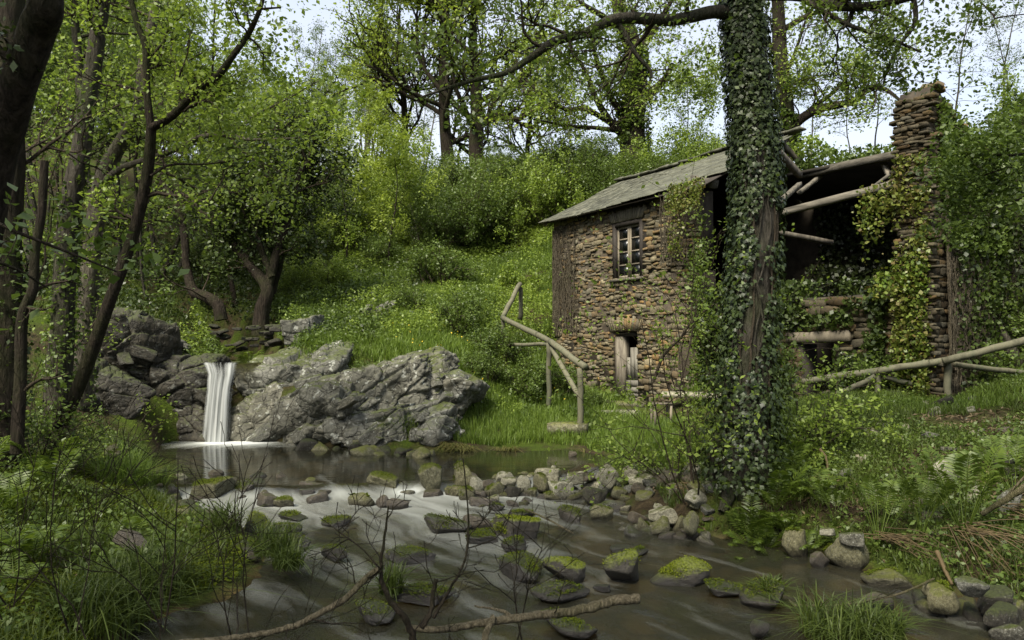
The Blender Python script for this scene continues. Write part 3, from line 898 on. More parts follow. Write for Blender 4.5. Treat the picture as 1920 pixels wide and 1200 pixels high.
rocks = [
 (775, 877, 838, 922, 'rock_olive', 'round', 'olive rounded boulder, left of the two biggest on the pool edge', .05),
 (838, 872, 895, 912, 'rock_olive', 'round', 'round brown boulder right beside the olive boulder at the pool edge', .08),
 (678, 886, 752, 916, 'rock_olive', 'flat', 'low dark flat boulder with a peaked top at the pool outlet', .05),
 (654, 920, 696, 950, 'rock_olive', 'round', 'small green grey boulder in the rapids below the flat boulder', 0),
 (702, 932, 733, 952, 'rock_brown', 'ang', 'dark brown jagged stone, left of a pair in the rapids', 0),
 (730, 934, 764, 956, 'rock_brown', 'ang', 'light brown jagged stone, right of a pair in the rapids', 0),
 (745, 917, 778, 932, 'rock_pale', 'flat', 'pale flat stone in front of the round boulders', 0),
 (788, 918, 832, 936, 'rock_brown', 'flat', 'long tan stone just below the round boulders', 0),
 (832, 908, 868, 930, 'rock_olive', 'box', 'squarish tan stone under the brown round boulder', .02),
 (855, 910, 895, 938, 'rock_olive', 'ang', 'angular tan stone in the middle of the stone dam', .02),
 (872, 896, 906, 920, 'rock_pale', 'round', 'grey stone leaning on the brown boulder in the dam', .05),
 (900, 898, 928, 916, 'rock_brown', 'ang', 'small brown stone at the back of the dam', .08),
 (927, 881, 960, 905, 'rock_pale', 'ang', 'pale pointed stone on the back row of the dam', .1),
 (938, 892, 976, 912, 'rock_pale', 'round', 'smooth beige stone below the pointed one in the dam', .08),
 (914, 902, 948, 930, 'rock_olive', 'ang', 'olive stone in the front row of the dam', .02),
 (948, 908, 980, 932, 'rock_dark', 'box', 'dark brown stone in the front row of the dam', .02),
 (970, 885, 1000, 916, 'rock_pale', 'round', 'tall beige stone against the largest pale slab', .08),
 (996, 870, 1058, 904, 'rock_pale', 'flat', 'largest pale slab tipped up on top of the dam', .12),
 (995, 892, 1030, 920, 'rock_olive', 'round', 'greenish stone under the tipped pale slab', .04),
 (1028, 893, 1080, 934, 'rock_pale', 'box', 'big pale block with a flat top at the right end of the dam', .02),
 (980, 918, 1014, 932, 'rock_olive', 'round', 'low brown stone at the foot of the dam', 0),
 (1016, 922, 1046, 938, 'rock_olive', 'ang', 'small stone at the left foot of the big pale block', 0),
 (1060, 880, 1100, 906, 'rock_pale', 'flat', 'flat pale stone behind the big pale block', .12),
 (1090, 886, 1118, 902, 'rock_brown', 'ang', 'small grey brown stone where the dam meets the grass bank', .15),
 (870, 930, 930, 952, 'rock_brown', 'flat', 'wide brown stone in shallow water before the dam', 0),
 (912, 934, 935, 952, 'rock_brown', 'ang', 'small rust coloured stone before the dam', 0),
 (948, 934, 974, 950, 'rock_brown', 'round', 'small round brown stone in the shallows', 0),
 (915, 945, 945, 960, 'rock_wet', 'ang', 'small wet black stone in the shallows', 0),
 (1036, 946, 1100, 978, 'rock_wet', 'round', 'mossy wet stone in the side channel under the bank', 0),
 (797, 967, 870, 1002, 'rock_wet', 'ang', 'dark wet jagged rock left of the yellow mossy block', 0),
 (868, 962, 928, 998, 'rock_brown', 'ang', 'wet brown rock touching the yellow mossy block', 0),
 (926, 966, 1024, 1012, 'rock_moss', 'box', 'big flat topped block covered in yellow green moss midstream', 0),
 (868, 998, 942, 1020, 'rock_wet', 'flat', 'low dark stone in front of the yellow mossy block', 0),
 (940, 1009, 1004, 1030, 'rock_wet', 'round', 'small mossy hump just in front of the yellow block', 0),
 (950, 958, 998, 972, 'rock_wet', 'flat', 'thin dark stone behind the yellow mossy block', 0),
 (1022, 1043, 1092, 1085, 'rock_moss', 'round', 'black round boulder with a moss cap, left of the three midstream', 0),
 (928, 1058, 1034, 1092, 'rock_wet', 'round', 'long low boulder of dark moss beside the black capped one', 0),
 (1134, 1036, 1214, 1090, 'rock_moss', 'round', 'tallest domed boulder with bright moss midstream', 0),
 (1230, 1058, 1322, 1095, 'rock_moss', 'round', 'low boulder with bright moss on its left, right of the domed one', 0),
 (1004, 1102, 1100, 1130, 'rock_wet', 'round', 'dim submerged green boulder below the mossy pair', 0),
 (1112, 1098, 1150, 1108, 'rock_wet', 'flat', 'thin dark stone barely breaking the water under the domed boulder', 0),
 (1328, 1094, 1402, 1120, 'rock_wet', 'ang', 'rough dark rock downstream of the bright mossy boulder', 0),
 (1400, 1102, 1490, 1142, 'rock_wet', 'round', 'round rock shaggy with dark moss near the bottom right', 0),
 (1145, 1025, 1190, 1036, 'rock_wet', 'flat', 'flat wet sliver upstream of the domed boulder', 0),
 (1188, 1028, 1222, 1042, 'rock_wet', 'round', 'small wet stone upstream of the domed boulder', 0),
 (730, 1033, 800, 1056, 'rock_wet', 'ang', 'peaked dark mossy rock in the white water', 0),
 (594, 970, 655, 990, 'rock_wet', 'ang', 'grey green peaked rock in the white water', 0),
 (514, 964, 576, 978, 'rock_wet', 'flat', 'flat grey stone in the white water', 0),
 (600, 1030, 650, 1052, 'rock_wet', 'round', 'smooth rock washed over by white water', 0),
 (740, 1108, 850, 1132, 'rock_wet', 'flat', 'long dark stone behind the fallen branch', 0),
 (1020, 1160, 1110, 1190, 'rock_wet', 'round', 'mossy stone in front of the thick fallen branch', 0),
 (660, 1142, 740, 1168, 'rock_wet', 'round', 'low mossy stone holding a grass tuft midstream', 0),
 (570, 900, 604, 926, 'rock_brown', 'ang', 'dark pointed stone standing in the left spillway', 0),
 (592, 916, 618, 934, 'rock_brown', 'round', 'reddish stone at the foot of the pointed spillway stone', 0),
 (506, 930, 552, 950, 'rock_olive', 'flat', 'striped olive stone in the left rapids', 0),
 (474, 922, 520, 950, 'rock_brown', 'flat', 'flat tilted grey stone left of the striped olive one', 0),
 (338, 896, 424, 936, 'rock_olive', 'box', 'big mottled block at the left end of the outlet', .02),
 (300, 910, 334, 936, 'rock_wet', 'ang', 'dark stone left of the big mottled block', 0),
 (362, 922, 390, 938, 'rock_brown', 'round', 'small brown stone before the big mottled block', 0),
 (430, 904, 474, 926, 'rock_wet', 'ang', 'broken dark stone right of the big mottled block', .03),
 (410, 896, 436, 918, 'rock_brown', 'ang', 'small dark stone wedged behind the mottled block', .08),
 (274, 877, 310, 901, 'rock_olive', 'round', 'smooth tan boulder at the edge of the left grass', .12),
 (328, 886, 348, 900, 'rock_pale', 'ang', 'small white stone by the left pool edge', .12),
 (318, 943, 358, 978, 'rock_olive', 'round', 'mossy boulder at the left stream edge', .05),
 (370, 955, 404, 980, 'rock_brown', 'ang', 'brown stone right of the mossy left boulder', 0),
 (334, 984, 362, 1002, 'rock_pale', 'flat', 'pale flat stone half in the left moss', .05),
 (440, 968, 498, 1010, 'rock_moss', 'round', 'tall moss covered stone behind the left sedge tuft', .0),
 (494, 982, 558, 1006, 'rock_wet', 'flat', 'black flat rock at the edge of the left rapids', 0),
 (494, 1000, 562, 1032, 'rock_wet', 'ang', 'glossy black rock below the black flat one', 0),
 (430, 1010, 480, 1050, 'rock_wet', 'ang', 'wet grey stone under the left sedge tuft', 0),
 (200, 1000, 262, 1032, 'rock_brown', 'ang', 'brown stone buried in the left moss bank', .3),
 (196, 838, 224, 858, 'rock_olive', 'round', 'pale mossy stone beside the left tree foot', .5),
 (1114, 946, 1150, 976, 'rock_olive', 'ang', 'pointed stone at the left end of the rubble shore', 0),
 (1196, 970, 1226, 998, 'rock_olive', 'round', 'round olive stone at the waterline of the rubble shore', 0),
 (1216, 974, 1270, 1004, 'rock_olive', 'round', 'broad olive boulder at the waterline before the ivy tree', 0),
 (1262, 966, 1300, 1000, 'rock_olive', 'ang', 'upright olive boulder right of the broad one at the waterline', 0),
 (1280, 992, 1316, 1010, 'rock_brown', 'round', 'small dark stone at the waterline before the ivy tree', 0),
 (1214, 948, 1280, 978, 'rock_pale', 'flat', 'wide grey slab above the waterline boulders', .12),
 (1180, 962, 1216, 980, 'rock_brown', 'box', 'tan block left of the wide grey slab', .05),
 (1284, 962, 1314, 992, 'rock_olive', 'round', 'brown boulder tucked under the ivy tree roots', .12),
 (1120, 876, 1166, 912, 'rock_pale', 'ang', 'large pale angular rock on the bank by the grass', .2),
 (1166, 880, 1196, 902, 'rock_pale', 'ang', 'smaller pale rock right of the large angular one', .24),
 (1100, 912, 1140, 938, 'rock_dark', 'round', 'dark round stone below the large pale rock', .08),
 (1476, 986, 1522, 1044, 'rock_olive', 'ang', 'upright pointed pale green boulder at the right waterline', 0),
 (1540, 992, 1570, 1006, 'rock_pale', 'flat', 'small white stone in the grass right of the pointed boulder', .2),
 (1522, 1030, 1556, 1062, 'rock_brown', 'ang', 'brown stone right of the pointed boulder at the water', 0),
 (1552, 1010, 1630, 1064, 'rock_olive', 'round', 'big boulder with a moss cushion overhanging dark water', .0),
 (1580, 1000, 1630, 1026, 'rock_grey', 'flat', 'flat grey stone behind the moss cushioned boulder', .2),
 (1644, 1066, 1716, 1100, 'rock_olive', 'round', 'mossy stone under the dead fern stalks', 0),
 (1620, 1112, 1672, 1142, 'rock_brown', 'ang', 'small brown stone under the thin fallen stick', 0),
 (1746, 1110, 1802, 1148, 'rock_olive', 'ang', 'angular stone, leftmost of the bottom right heap', .05),
 (1804, 1085, 1852, 1120, 'rock_grey', 'ang', 'palest stone on top of the bottom right heap', .2),
 (1740, 1094, 1800, 1122, 'rock_olive', 'flat', 'flat olive stone behind the bottom right heap', .1),
 (1846, 1106, 1920, 1142, 'rock_dark', 'flat', 'wide grey stone at the right border of the bottom heap', .1),
 (1850, 1132, 1920, 1180, 'rock_dark', 'round', 'dark boulder in the bottom right heap over the water', 0),
 (1880, 1172, 1930, 1204, 'rock_grey', 'ang', 'grey stone in the bottom right corner', 0),
 (1408, 1168, 1452, 1192, 'rock_wet', 'round', 'small black stone left of the bottom sedge tuft', 0),
 (1628, 810, 1672, 842, 'rock_pale', 'round', 'white round stone, topmost on the right bank', .6, 9.8),
 (1626, 852, 1680, 882, 'rock_pale', 'ang', 'light grey stone below the white round one', .6, 9.0),
 (1604, 842, 1650, 876, 'rock_grey', 'ang', 'grey stone left of the light grey one on the right bank', .6, 9.2),
 (1752, 876, 1796, 934, 'rock_pale', 'ang', 'tall pale rock behind the right fern stems', .5, 7.8),
 (1820, 916, 1872, 958, 'rock_pale', 'ang', 'pale rock low behind the rightmost fern stems', .5, 7.4),
 (1882, 920, 1925, 970, 'rock_grey', 'round', 'grey boulder at the right border above the dead stalks', .5, 7.0),
 (1578, 884, 1610, 904, 'rock_grey', 'round', 'little grey stone beside the right fern clump', .5, 8.4),
 (1494, 780, 1536, 802, 'rock_grey', 'flat', 'half buried grey stone high on the right bank', .9, 10.5),
 (1032, 870, 1044, 880, 'rock_pale', 'ang', 'tiny white stone under the cut grass bank', .1),
 (1066, 842, 1080, 858, 'rock_brown', 'ang', 'tiny ochre stone at the right corner of the pool', .1),
]
for r in rocks:
    kw = {}
    if len(r) > 8: kw['D'] = r[8]
    big = (r[2] - r[0]) > 60
    rock_at(*r[:4], r[4], r[5], r[6], z=r[7], level=4 if big else 3, **kw)

# shaggy moss growing on the mossy stones
rgm = np.random.default_rng(88)
for o in list(C.objects):
    if o.name.startswith('rock') and o.type == 'MESH' and 'category' in o and o.location.y < 11.5:
        mn = o.data.materials[0].name
        if mn not in ('rock_moss', 'rock_wet', 'rock_olive') or max(o.scale) < .09: continue
        nv_ = len(o.data.vertices)
        co = np.empty(nv_ * 3, np.float32); o.data.vertices.foreach_get('co', co); co = co.reshape(-1, 3).astype(float)
        no = np.empty(nv_ * 3, np.float32); o.data.vertices.foreach_get('normal', no); no = no.reshape(-1, 3).astype(float)
        Rm = np.array(o.rotation_euler.to_matrix()); S3 = np.array(o.scale)
        wpos = (co * S3) @ Rm.T; wn_ = nrm((no / S3) @ Rm.T)
        nzv = fbm(wpos * 3.5 + o.location.x, 12, 3)
        amt = {'rock_moss': -.25, 'rock_wet': .05, 'rock_olive': .3}[mn]
        wgt = np.where((wn_[:, 2] + nzv * 1.1 > .45 + amt) & (wpos[:, 2] + o.location.z > .05), 1.0, 0)
        if wgt.sum() < 8: continue
        cnt = int(min(5000, 1700 * (max(o.scale) / .25) ** 2 * (.7 if mn != 'rock_moss' else 1.3)))
        ix = rgm.choice(nv_, cnt, p=wgt / wgt.sum())
        P_ = wpos[ix] + rgm.normal(0, max(o.scale) * .035, (cnt, 3)) * np.array([1, 1, .5]) + wn_[ix] * rgm.random((cnt, 1)) * .012
        P_ = (P_ @ Rm) / S3                     # back to the rock's own space
        Gm = Geo(); leaves(Gm, P_ * S3, .0115, rgm, 1.0, asp=.8)
        vv, qq, tt2 = Gm.arrays()
        Gm = Geo(); Gm.add(vv / S3, qq)
        tag(link('moss', Gm.mesh('moss', M['moss_bright' if mn == 'rock_moss' else 'moss']), o), kind='stuff')

# the current parts round every stone that stands in it
fS, fN = S_.copy(), N_.copy()
fo_ = foam.copy()
for o in list(C.objects):
    if o.name.startswith('rock') and o.type == 'MESH' and 'category' in o and o.location.z < .35 and o.location.y < 11.5:
        x0_, y0_ = o.location.x, o.location.y
        if sdist(np.array([x0_]), np.array([y0_]), river)[0] > .1: continue
        r_ = max(o.scale.x, o.scale.y) * .8
        s0, n0 = flow_coords(np.array([x0_]), np.array([y0_]))
        ds, dn_ = S_ - s0[0], N_ - n0[0]
        d2 = np.maximum(ds ** 2 + dn_ ** 2, r_ * r_)
        fN -= np.where(ds ** 2 + dn_ ** 2 < (5 * r_) ** 2, r_ ** 2 * dn_ / d2, 0)
        wake = np.exp(-(dn_ / (r_ * .75)) ** 2) * sstep(.2 * r_, 1.0 * r_, ds) * np.exp(-np.maximum(ds, 0) / (r_ * 3))
        rim = np.exp(-((np.sqrt(d2) - r_ * 1.1) / (r_ * .25)) ** 2) * (ds < r_ * .3)
        fo_ = fo_ + strm * (.22 * wake + .28 * rim) * (.35 + .65 * fall)
me_w = bpy.data.meshes['stream_water']
me_w.attributes['flow'].data.foreach_set('vector', np.stack([fS, fN, 0 * fS], -1).reshape(-1, 3)[used].astype(np.float32).ravel())
me_w.attributes['foam'].data.foreach_set('value', fo_.ravel()[used].astype(np.float32))

# small stones that nothing tells apart
def heap(n, poly_px, zs, size, mats, label, group, seed, kinds=('ang', 'flat', 'box'), name='stone'):
    rng = np.random.default_rng(seed)
    A = np.array([onz(a, b, zs)[:2] for a, b in poly_px])
    x0, y0 = A.min(0); x1, y1 = A.max(0)
    c = 0
    while c < n:
        x, y = rng.uniform(x0, x1), rng.uniform(y0, y1)
        if sdist(np.array([x]), np.array([y]), A)[0] > 0: continue
        g = max(gz(x, y), float(water_level(np.array([x]), np.array([y]))[0]) - .05)
        s = rng.uniform(*size) * (1 + .6 * (rng.random() < .2))
        k = kinds[int(rng.integers(len(kinds)))]
        fl = .38 if k == 'flat' else .65
        o = link(name, rock_mesh(int(rng.integers(1, 14)), 2, k, mats[int(rng.integers(len(mats)))]), None,
                 (x, y, g + s * fl * .25), (rng.normal(0, .3), rng.normal(0, .3), rng.uniform(0, 6.28)), (s, s * rng.uniform(.6, .95), s * fl))
        tag(o, label, 'stone', group)
        c += 1
heap(95, [(1090, 905), (1240, 885), (1330, 930), (1330, 1000), (1180, 985), (1110, 950)], .12, (.06, .15), ['rock_pale', 'rock_olive', 'rock_grey', 'rock_brown'],
     'small flat broken stone in the rubble shore left of the ivy tree', 'small stones of the rubble shore', 41)
heap(60, [(860, 905), (1060, 890), (1090, 940), (900, 948)], .04, (.06, .12), ['rock_pale', 'rock_olive', 'rock_brown'],
     'small stone filling the gaps of the stone dam', 'small stones of the dam', 42, ('round', 'ang', 'box'))
heap(22, [(290, 900), (620, 905), (620, 938), (300, 945)], .02, (.06, .13), ['rock_wet', 'rock_brown', 'rock_olive'],
     'small dark stone along the left spillway', 'small stones of the left spillway', 43, ('round', 'ang', 'box'))
heap(26, [(560, 835), (830, 848), (830, 858), (560, 846)], .12, (.08, .2), ['rock_dark', 'rock_olive'],
     'small dark stone along the foot of the rock outcrop', 'small stones at the outcrop foot', 44, ('round', 'ang'))
heap(60, [(1560, 780), (1900, 830), (1920, 980), (1650, 960), (1480, 860)], .6, (.05, .13), ['rock_grey', 'rock_pale', 'rock_brown', 'rock_dark'],
     'small stone scattered on the right bank', 'small stones of the right bank', 45)
heap(40, [(1640, 1080), (1900, 1140), (1940, 1200), (1760, 1135)], .05, (.05, .11), ['rock_dark', 'rock_olive', 'rock_wet'],
     'small stone in the bottom right bank heap', 'small stones of the bottom right heap', 46)
heap(30, [(290, 940), (440, 965), (560, 1030), (480, 1050), (330, 990)], .05, (.05, .12), ['rock_olive', 'rock_wet', 'rock_brown'],
     'small stone along the left stream edge', 'small stones of the left stream edge', 47)

# outcrops: a big body with slabs bedded on it
def outcrop(name, label, blobs, mat, slabs, tilt, seed, size=(.25, .5), cat='rock outcrop', slabmat=None, cell=1.0):
    rng = np.random.default_rng(seed)
    c0 = at(*blobs[0][:3]); c0 = np.array([c0[0], c0[1], 0])
    t = thing(name, label, cat, c0)
    cores = []
    for k, (px, py, D, w, h, dpt, kind, rot) in enumerate(blobs):
        c = at(px, py, D)
        s = D / FX
        G = rock_geo(seed * 10 + k, 6 if w * h > 14000 else 5, 16, .05, 1 if kind == 'box' else 0, .07)
        v, _, f = G.arrays()
        sc3 = np.array([w * s * .7, dpt, h * s * .7])
        cr, sr = math.cos(rot), math.sin(rot)
        v = v * sc3
        v = v + (fbm(v * 1.3 + k * 7, seed + k, 3) * .14)[:, None] * nrm(v)
        # blocks: each cell of the jointed rock stands a little proud or back, with a crevice between
        ct, st_ = math.cos(tilt), math.sin(tilt)
        vr = np.stack([v[:, 0] * ct + v[:, 2] * st_, v[:, 1], (-v[:, 0] * st_ + v[:, 2] * ct) * 1.5], 1)
        vr = vr + .10 * np.stack([fbm(vr * 2.3, 61, 3), fbm(vr * 2.3, 62, 3), fbm(vr * 2.3, 63, 3)], 1)
        for cs, am in ((.75, .10 * cell), (.32, .026 * cell)):
            nc = int(np.clip(np.prod(np.ptp(vr, axis=0)) / cs ** 3 * 1.2, 12, 500))
            pc = vr[rng.integers(0, len(vr), nc)] + rng.normal(0, .04, (nc, 3))
            dd = np.linalg.norm(vr[:, None] - pc[None], axis=2)
            ix = np.argsort(dd, 1)[:, :2]
            f1 = np.take_along_axis(dd, ix[:, :1], 1)[:, 0]; f2 = np.take_along_axis(dd, ix[:, 1:], 1)[:, 0]
            ch = rng.uniform(-1, 1, nc)[ix[:, 0]]
            tn = rng.normal(0, .22, (nc, 3))[ix[:, 0]]
            dsp = am * (ch + ((vr - pc[ix[:, 0]]) * tn).sum(1) / cs) - am * .8 * (1 - sstep(0, .05 * cs / .4, f2 - f1))
            v = v + dsp[:, None] * nrm(v)
        # bedding steps along the tilt
        q = v[:, 2] * math.cos(tilt) - v[:, 0] * math.sin(tilt)
        v = v * (1 + .012 * np.sign(np.sin(q * 11 + 3 * fbm(v * 1.2, 3, 2)))[:, None])
        v = np.stack([v[:, 0] * cr - v[:, 2] * sr, v[:, 1], v[:, 0] * sr + v[:, 2] * cr], 1) + c + np.array([0, dpt * .5, 0])
        G = Geo(); G.add(v, None, f)
        link('rock_body', G.mesh('rock_body', M[mat], False, c0), t)
        cores.append((c + np.array([0, dpt * .5, 0]), sc3, v))
    for k in range(slabs):
        c, s3, v = cores[int(rng.integers(len(cores)))]
        front = v[(v[:, 1] < c[1] - .1) | (v[:, 2] > c[2] + .2)]
        front = front[front[:, 2] > .1]
        p = front[int(rng.integers(len(front)))]
        sz = rng.uniform(*size)
        o = link('slab', rock_mesh(int(rng.integers(1, 14)), 3, 'box', slabmat or mat), t, p - c0 + np.array([0, sz * .12, 0]),
                 (rng.normal(0, .25), -tilt + rng.normal(0, .18), rng.normal(0, .35)), (sz * rng.uniform(.7, 1.2), sz * .55, sz * rng.uniform(.3, .6)))
    return t

outcrop('rock_outcrop', 'fractured grey slab outcrop with grass tufts between waterfall and grass bank',
        [(700, 765, 14.6, 300, 150, .9, 'box', .30), (640, 790, 14.3, 150, 110, .6, 'ang', .1), (800, 762, 15.0, 150, 110, .9, 'box', -.1), (740, 712, 15.6, 200, 70, .9, 'box', .3), (720, 812, 14.0, 190, 80, .45, 'box', .1), (620, 815, 14.2, 140, 70, .4, 'ang', 0), (810, 815, 14.0, 90, 70, .4, 'ang', 0)],
        'rock_grey', 26, .55, 3, (.16, .40))
outcrop('rock_boulder', 'smooth overhanging brown boulder at the right end of the outcrop', [(848, 728, 14.9, 90, 85, .6, 'ang', -.35)], 'rock_grey', 0, -.4, 8, (.2, .3), 'boulder', cell=.3)
outcrop('rock_cliff', 'big rounded grey cliff rock just right of the waterfall',
        [(545, 755, 15.6, 190, 165, 1.0, 'box', .12), (500, 790, 15.2, 140, 110, .5, 'ang', 0), (560, 800, 15.0, 110, 90, .4, 'ang', 0), (592, 725, 15.7, 100, 110, .7, 'box', .5)], 'rock_grey', 12, .5, 4, (.2, .4), cell=.9)
outcrop('rock_block', 'squared grey block on the bank above the cliff rock', [(562, 622, 17.6, 66, 62, .4, 'box', .1)], 'rock_grey', 0, .2, 12, cat='boulder', cell=.35)
outcrop('rock_cliff', 'dark wet cliff left of the waterfall, under the leaning trees',
        [(290, 745, 15.2, 230, 160, .9, 'ang', .35), (205, 700, 14.8, 150, 190, .9, 'ang', .4), (350, 770, 15.1, 120, 120, .5, 'ang', 0), (150, 770, 13.8, 150, 150, .7, 'ang', .2), (120, 690, 15, 120, 120, .6, 'ang', 0), (225, 640, 15.6, 130, 130, .6, 'ang', .5)], 'rock_dark', 16, -.5, 5, (.2, .45), cell=.8)
outcrop('rock_ledge', 'dark ledge behind the falling water', [(418, 765, 15.9, 120, 150, .55, 'box', 0)], 'rock_dark', 3, .1, 6, (.15, .25), 'rock ledge')
outcrop('rock_slab', 'long slanting lichen spotted slab above the dark cliff', [(305, 645, 16.4, 90, 38, .35, 'box', -.5)], 'rock_grey', 0, -.5, 9, cat='rock slab')
outcrop('rock_outcrop', 'small grey rock showing through the green slope', [(705, 590, 19.5, 50, 36, .3, 'ang', .6)], 'rock_grey', 5, .8, 13, (.15, .3))
rngw = np.random.default_rng(77)
# low dry stone footing in the far stream bank
t = thing('stone_bank_wall', 'low broken dry stone wall in the bank behind the waterfall', 'wall', (-7, 18.8, 1.7))
for k in range(40):
    p = at(rngw.uniform(320, 520), rngw.uniform(612, 655), 18.6 + rngw.normal(0, .15))
    s = rngw.uniform(.09, .19)
    link('stone', rock_mesh(int(rngw.integers(1, 14)), 2, 'flat', 'rock_dark'), t, p - np.array([-7, 18.8, 1.7]), (rngw.normal(0, .15), rngw.normal(0, .2), rngw.normal(0, .4)), (s * 1.3, s, s * .5))

# ------------------------------------------------------------------ the stone house
HROT = math.atan2(HU[1], HU[0])
house = thing('stone_house', 'two storey rubble stone house with slate roof, its right half in ruins', 'house', (HL[0], HL[1], HZ), HROT)
RH = np.random.default_rng(21)
def hpart(name, G, mat, parent=house, smooth=False, **k):
    return link(name, G.mesh(name, mat, smooth), parent, **k)
H = 4.92
DX0, DX1, DZ1 = 2.50, 3.40, 1.78
WX0, WX1, WZ0, WZ1 = 2.50, 3.60, 3.10, 4.52
WR = 5.55
# wall core (behind the facing stones)
G = Geo()
y0, y1 = .022, .55
box(G, 0, DX0, y0, y1, -.5, H)
box(G, DX1, WR - .15, y0, y1, -.5, WZ0)
box(G, DX0 + .001, DX1 - .001, y0, y1, DZ1, WZ0)
box(G, WX1, WR - .2, y0, y1, WZ0 + .001, H)
box(G, DX0 + .001, WX1 - .001, y0, y1, WZ1, H)
box(G, .01, .5, .56, 5.0, -.5, H)                       # left gable wall
box(G, .51, 10.4, 4.6, 5.1, -.5, H + .1)                # rear wall
box(G, 5.2, 5.6, .6, 4.55, -.5, 2.2)                    # stub of the cross wall
wall = hpart('wall', G, M['mortar'])
G = Geo()                                               # gable triangle and dark inner floor
G.add([[0.02, .06, H], [0.02, 5.08, H], [0.02, 2.6, H + 1.42], [.45, .06, H], [.45, 5.08, H], [.45, 2.6, H + 1.42]],
      [[0, 1, 4, 3], [1, 2, 5, 4], [2, 0, 3, 5]], [[0, 2, 1], [3, 4, 5]])
hpart('gable', G, M['mortar'])
G = Geo()
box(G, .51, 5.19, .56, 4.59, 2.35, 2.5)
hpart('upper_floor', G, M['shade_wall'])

def stone_unit(seed):
    rng = np.random.default_rng(seed)
    q4 = np.array([[-.5, -.5], [.5, -.5], [.5, .5], [-.5, .5]]) + rng.uniform(-.06, .06, (4, 2))
    poly = []
    for k in range(4):
        p0, pp, pn = q4[k], q4[k - 1], q4[(k + 1) % 4]
        if rng.random() < .6:
            c_ = rng.uniform(.08, .3)
            poly += [p0 + (pp - p0) * c_ * rng.uniform(.4, 1), p0 + (pn - p0) * c_ * rng.uniform(.4, 1)]
        else:
            poly.append(p0)
    poly = np.array(poly); n = len(poly)
    X_, Z_ = poly[:, 0], poly[:, 1]
    back = np.stack([X_, np.full(n, .6), Z_], 1)
    mid = np.stack([X_ * .995, np.full(n, .0) + rng.uniform(-.12, .12, n), Z_ * .99], 1)
    fr = np.stack([X_ * .965, mid[:, 1] - rng.uniform(.05, .14, n), Z_ * .92], 1)
    ctr = np.array([[rng.uniform(-.12, .12), -.12 + rng.uniform(-.07, .06), rng.uniform(-.12, .12)]])
    v = np.vstack([back, mid, fr, ctr])
    j = np.arange(n); k = (j + 1) % n
    q = np.vstack([np.stack([j, k, n + k, n + j], 1), np.stack([n + j, n + k, 2 * n + k, 2 * n + j], 1)])
    t = np.stack([2 * n + j, 2 * n + k, np.full(n, 3 * n)], 1)
    return v, q, t
SU = [stone_unit(100 + k) for k in range(24)]
SM = []
for v, q, t_ in SU:
    g_ = Geo(); g_.add(v, q, t_); SM.append(g_.mesh('stone', M['stone']))

def lay_stones(x0, x1, z0, z1, holes, hmin, hmax, wmin, wmax, right_edge=None):
    """rubble courses: list of (x, z, w, h)"""
    out = []
    z = z0
    while z < z1:
        lowf = 1 + .55 * max(0, 1 - (z - z0) / 1.9)
        h = RH.uniform(hmin, hmax) * lowf
        x = x0 + RH.uniform(-.05, .0)
        xe = x1 if right_edge is None else right_edge(z)
        while x < xe:
            w = RH.uniform(wmin, wmax) * (1.5 if RH.random() < .12 else 1) * (.6 + .4 * lowf)
            hh = h
            zc = z + h / 2 + RH.normal(0, .012)
            # snap against openings
            bad = False
            for (a, b, c, d) in holes:
                if c < zc < d:
                    if x < a < x + w:
                        w = a - x
                    elif a <= x < b:
                        x = b; bad = True
            if bad: continue
            if w > .06:
                if RH.random() < .3 and h > .075:
                    out.append((x + w / 2, zc - h * .25, w, h * .5)); out.append((x + w / 2 + RH.normal(0, .02), zc + h * .25, w * .95, h * .5))
                else:
                    out.append((x + w / 2, zc, w, h * RH.uniform(.8, 1.25)))
            x += max(w, .05) + .004
        z += h
    return out

def edge_r(z):
    return WR - .22 + .3 * math.sin(z * 2.7) * .5 + RH.uniform(-.22, .22) - (.35 if z > 4.2 else 0) + (.2 if z < 2 else 0)
holes = [(DX0, DX1, 0, DZ1), (DX0 - .14, DX1 + .14, DZ1 - .02, DZ1 + .36), (WX0, WX1, WZ0, WZ1), (WX0 - .06, WX1 + .06, WZ1 - .02, WZ1 + .34),
         (.74, .86, 2.62, 2.74), (1.05, 1.2, 1.68, 1.84), (2.35, 2.6, 1.2 + 1.1, 2.44), (4.55, 4.72, 2.85, 3.05), (4.3, 4.55, 2.2, 2.38), (4.75, 5.15, .75, 1.5)]
stones = lay_stones(0.0, WR, -.3, H - .05, holes, .055, .13, .085, .24, edge_r)
_sx = np.array([q[0] for q in stones]); _sz = np.array([q[1] for q in stones])
_off = .11 * fbm2(_sx, _sz, 1.15, 17, 2) * sstep(.0, .35, np.minimum(np.abs(_sz - DZ1 - .2), np.minimum(np.abs(_sz - WZ0), np.abs(_sz - WZ1)) + .15))
stones = [(q[0], q[1] + o_, q[2], q[3]) for q, o_ in zip(stones, _off)]
stones.sort(key=lambda s: -s[2] * s[3])
Grest = Geo()
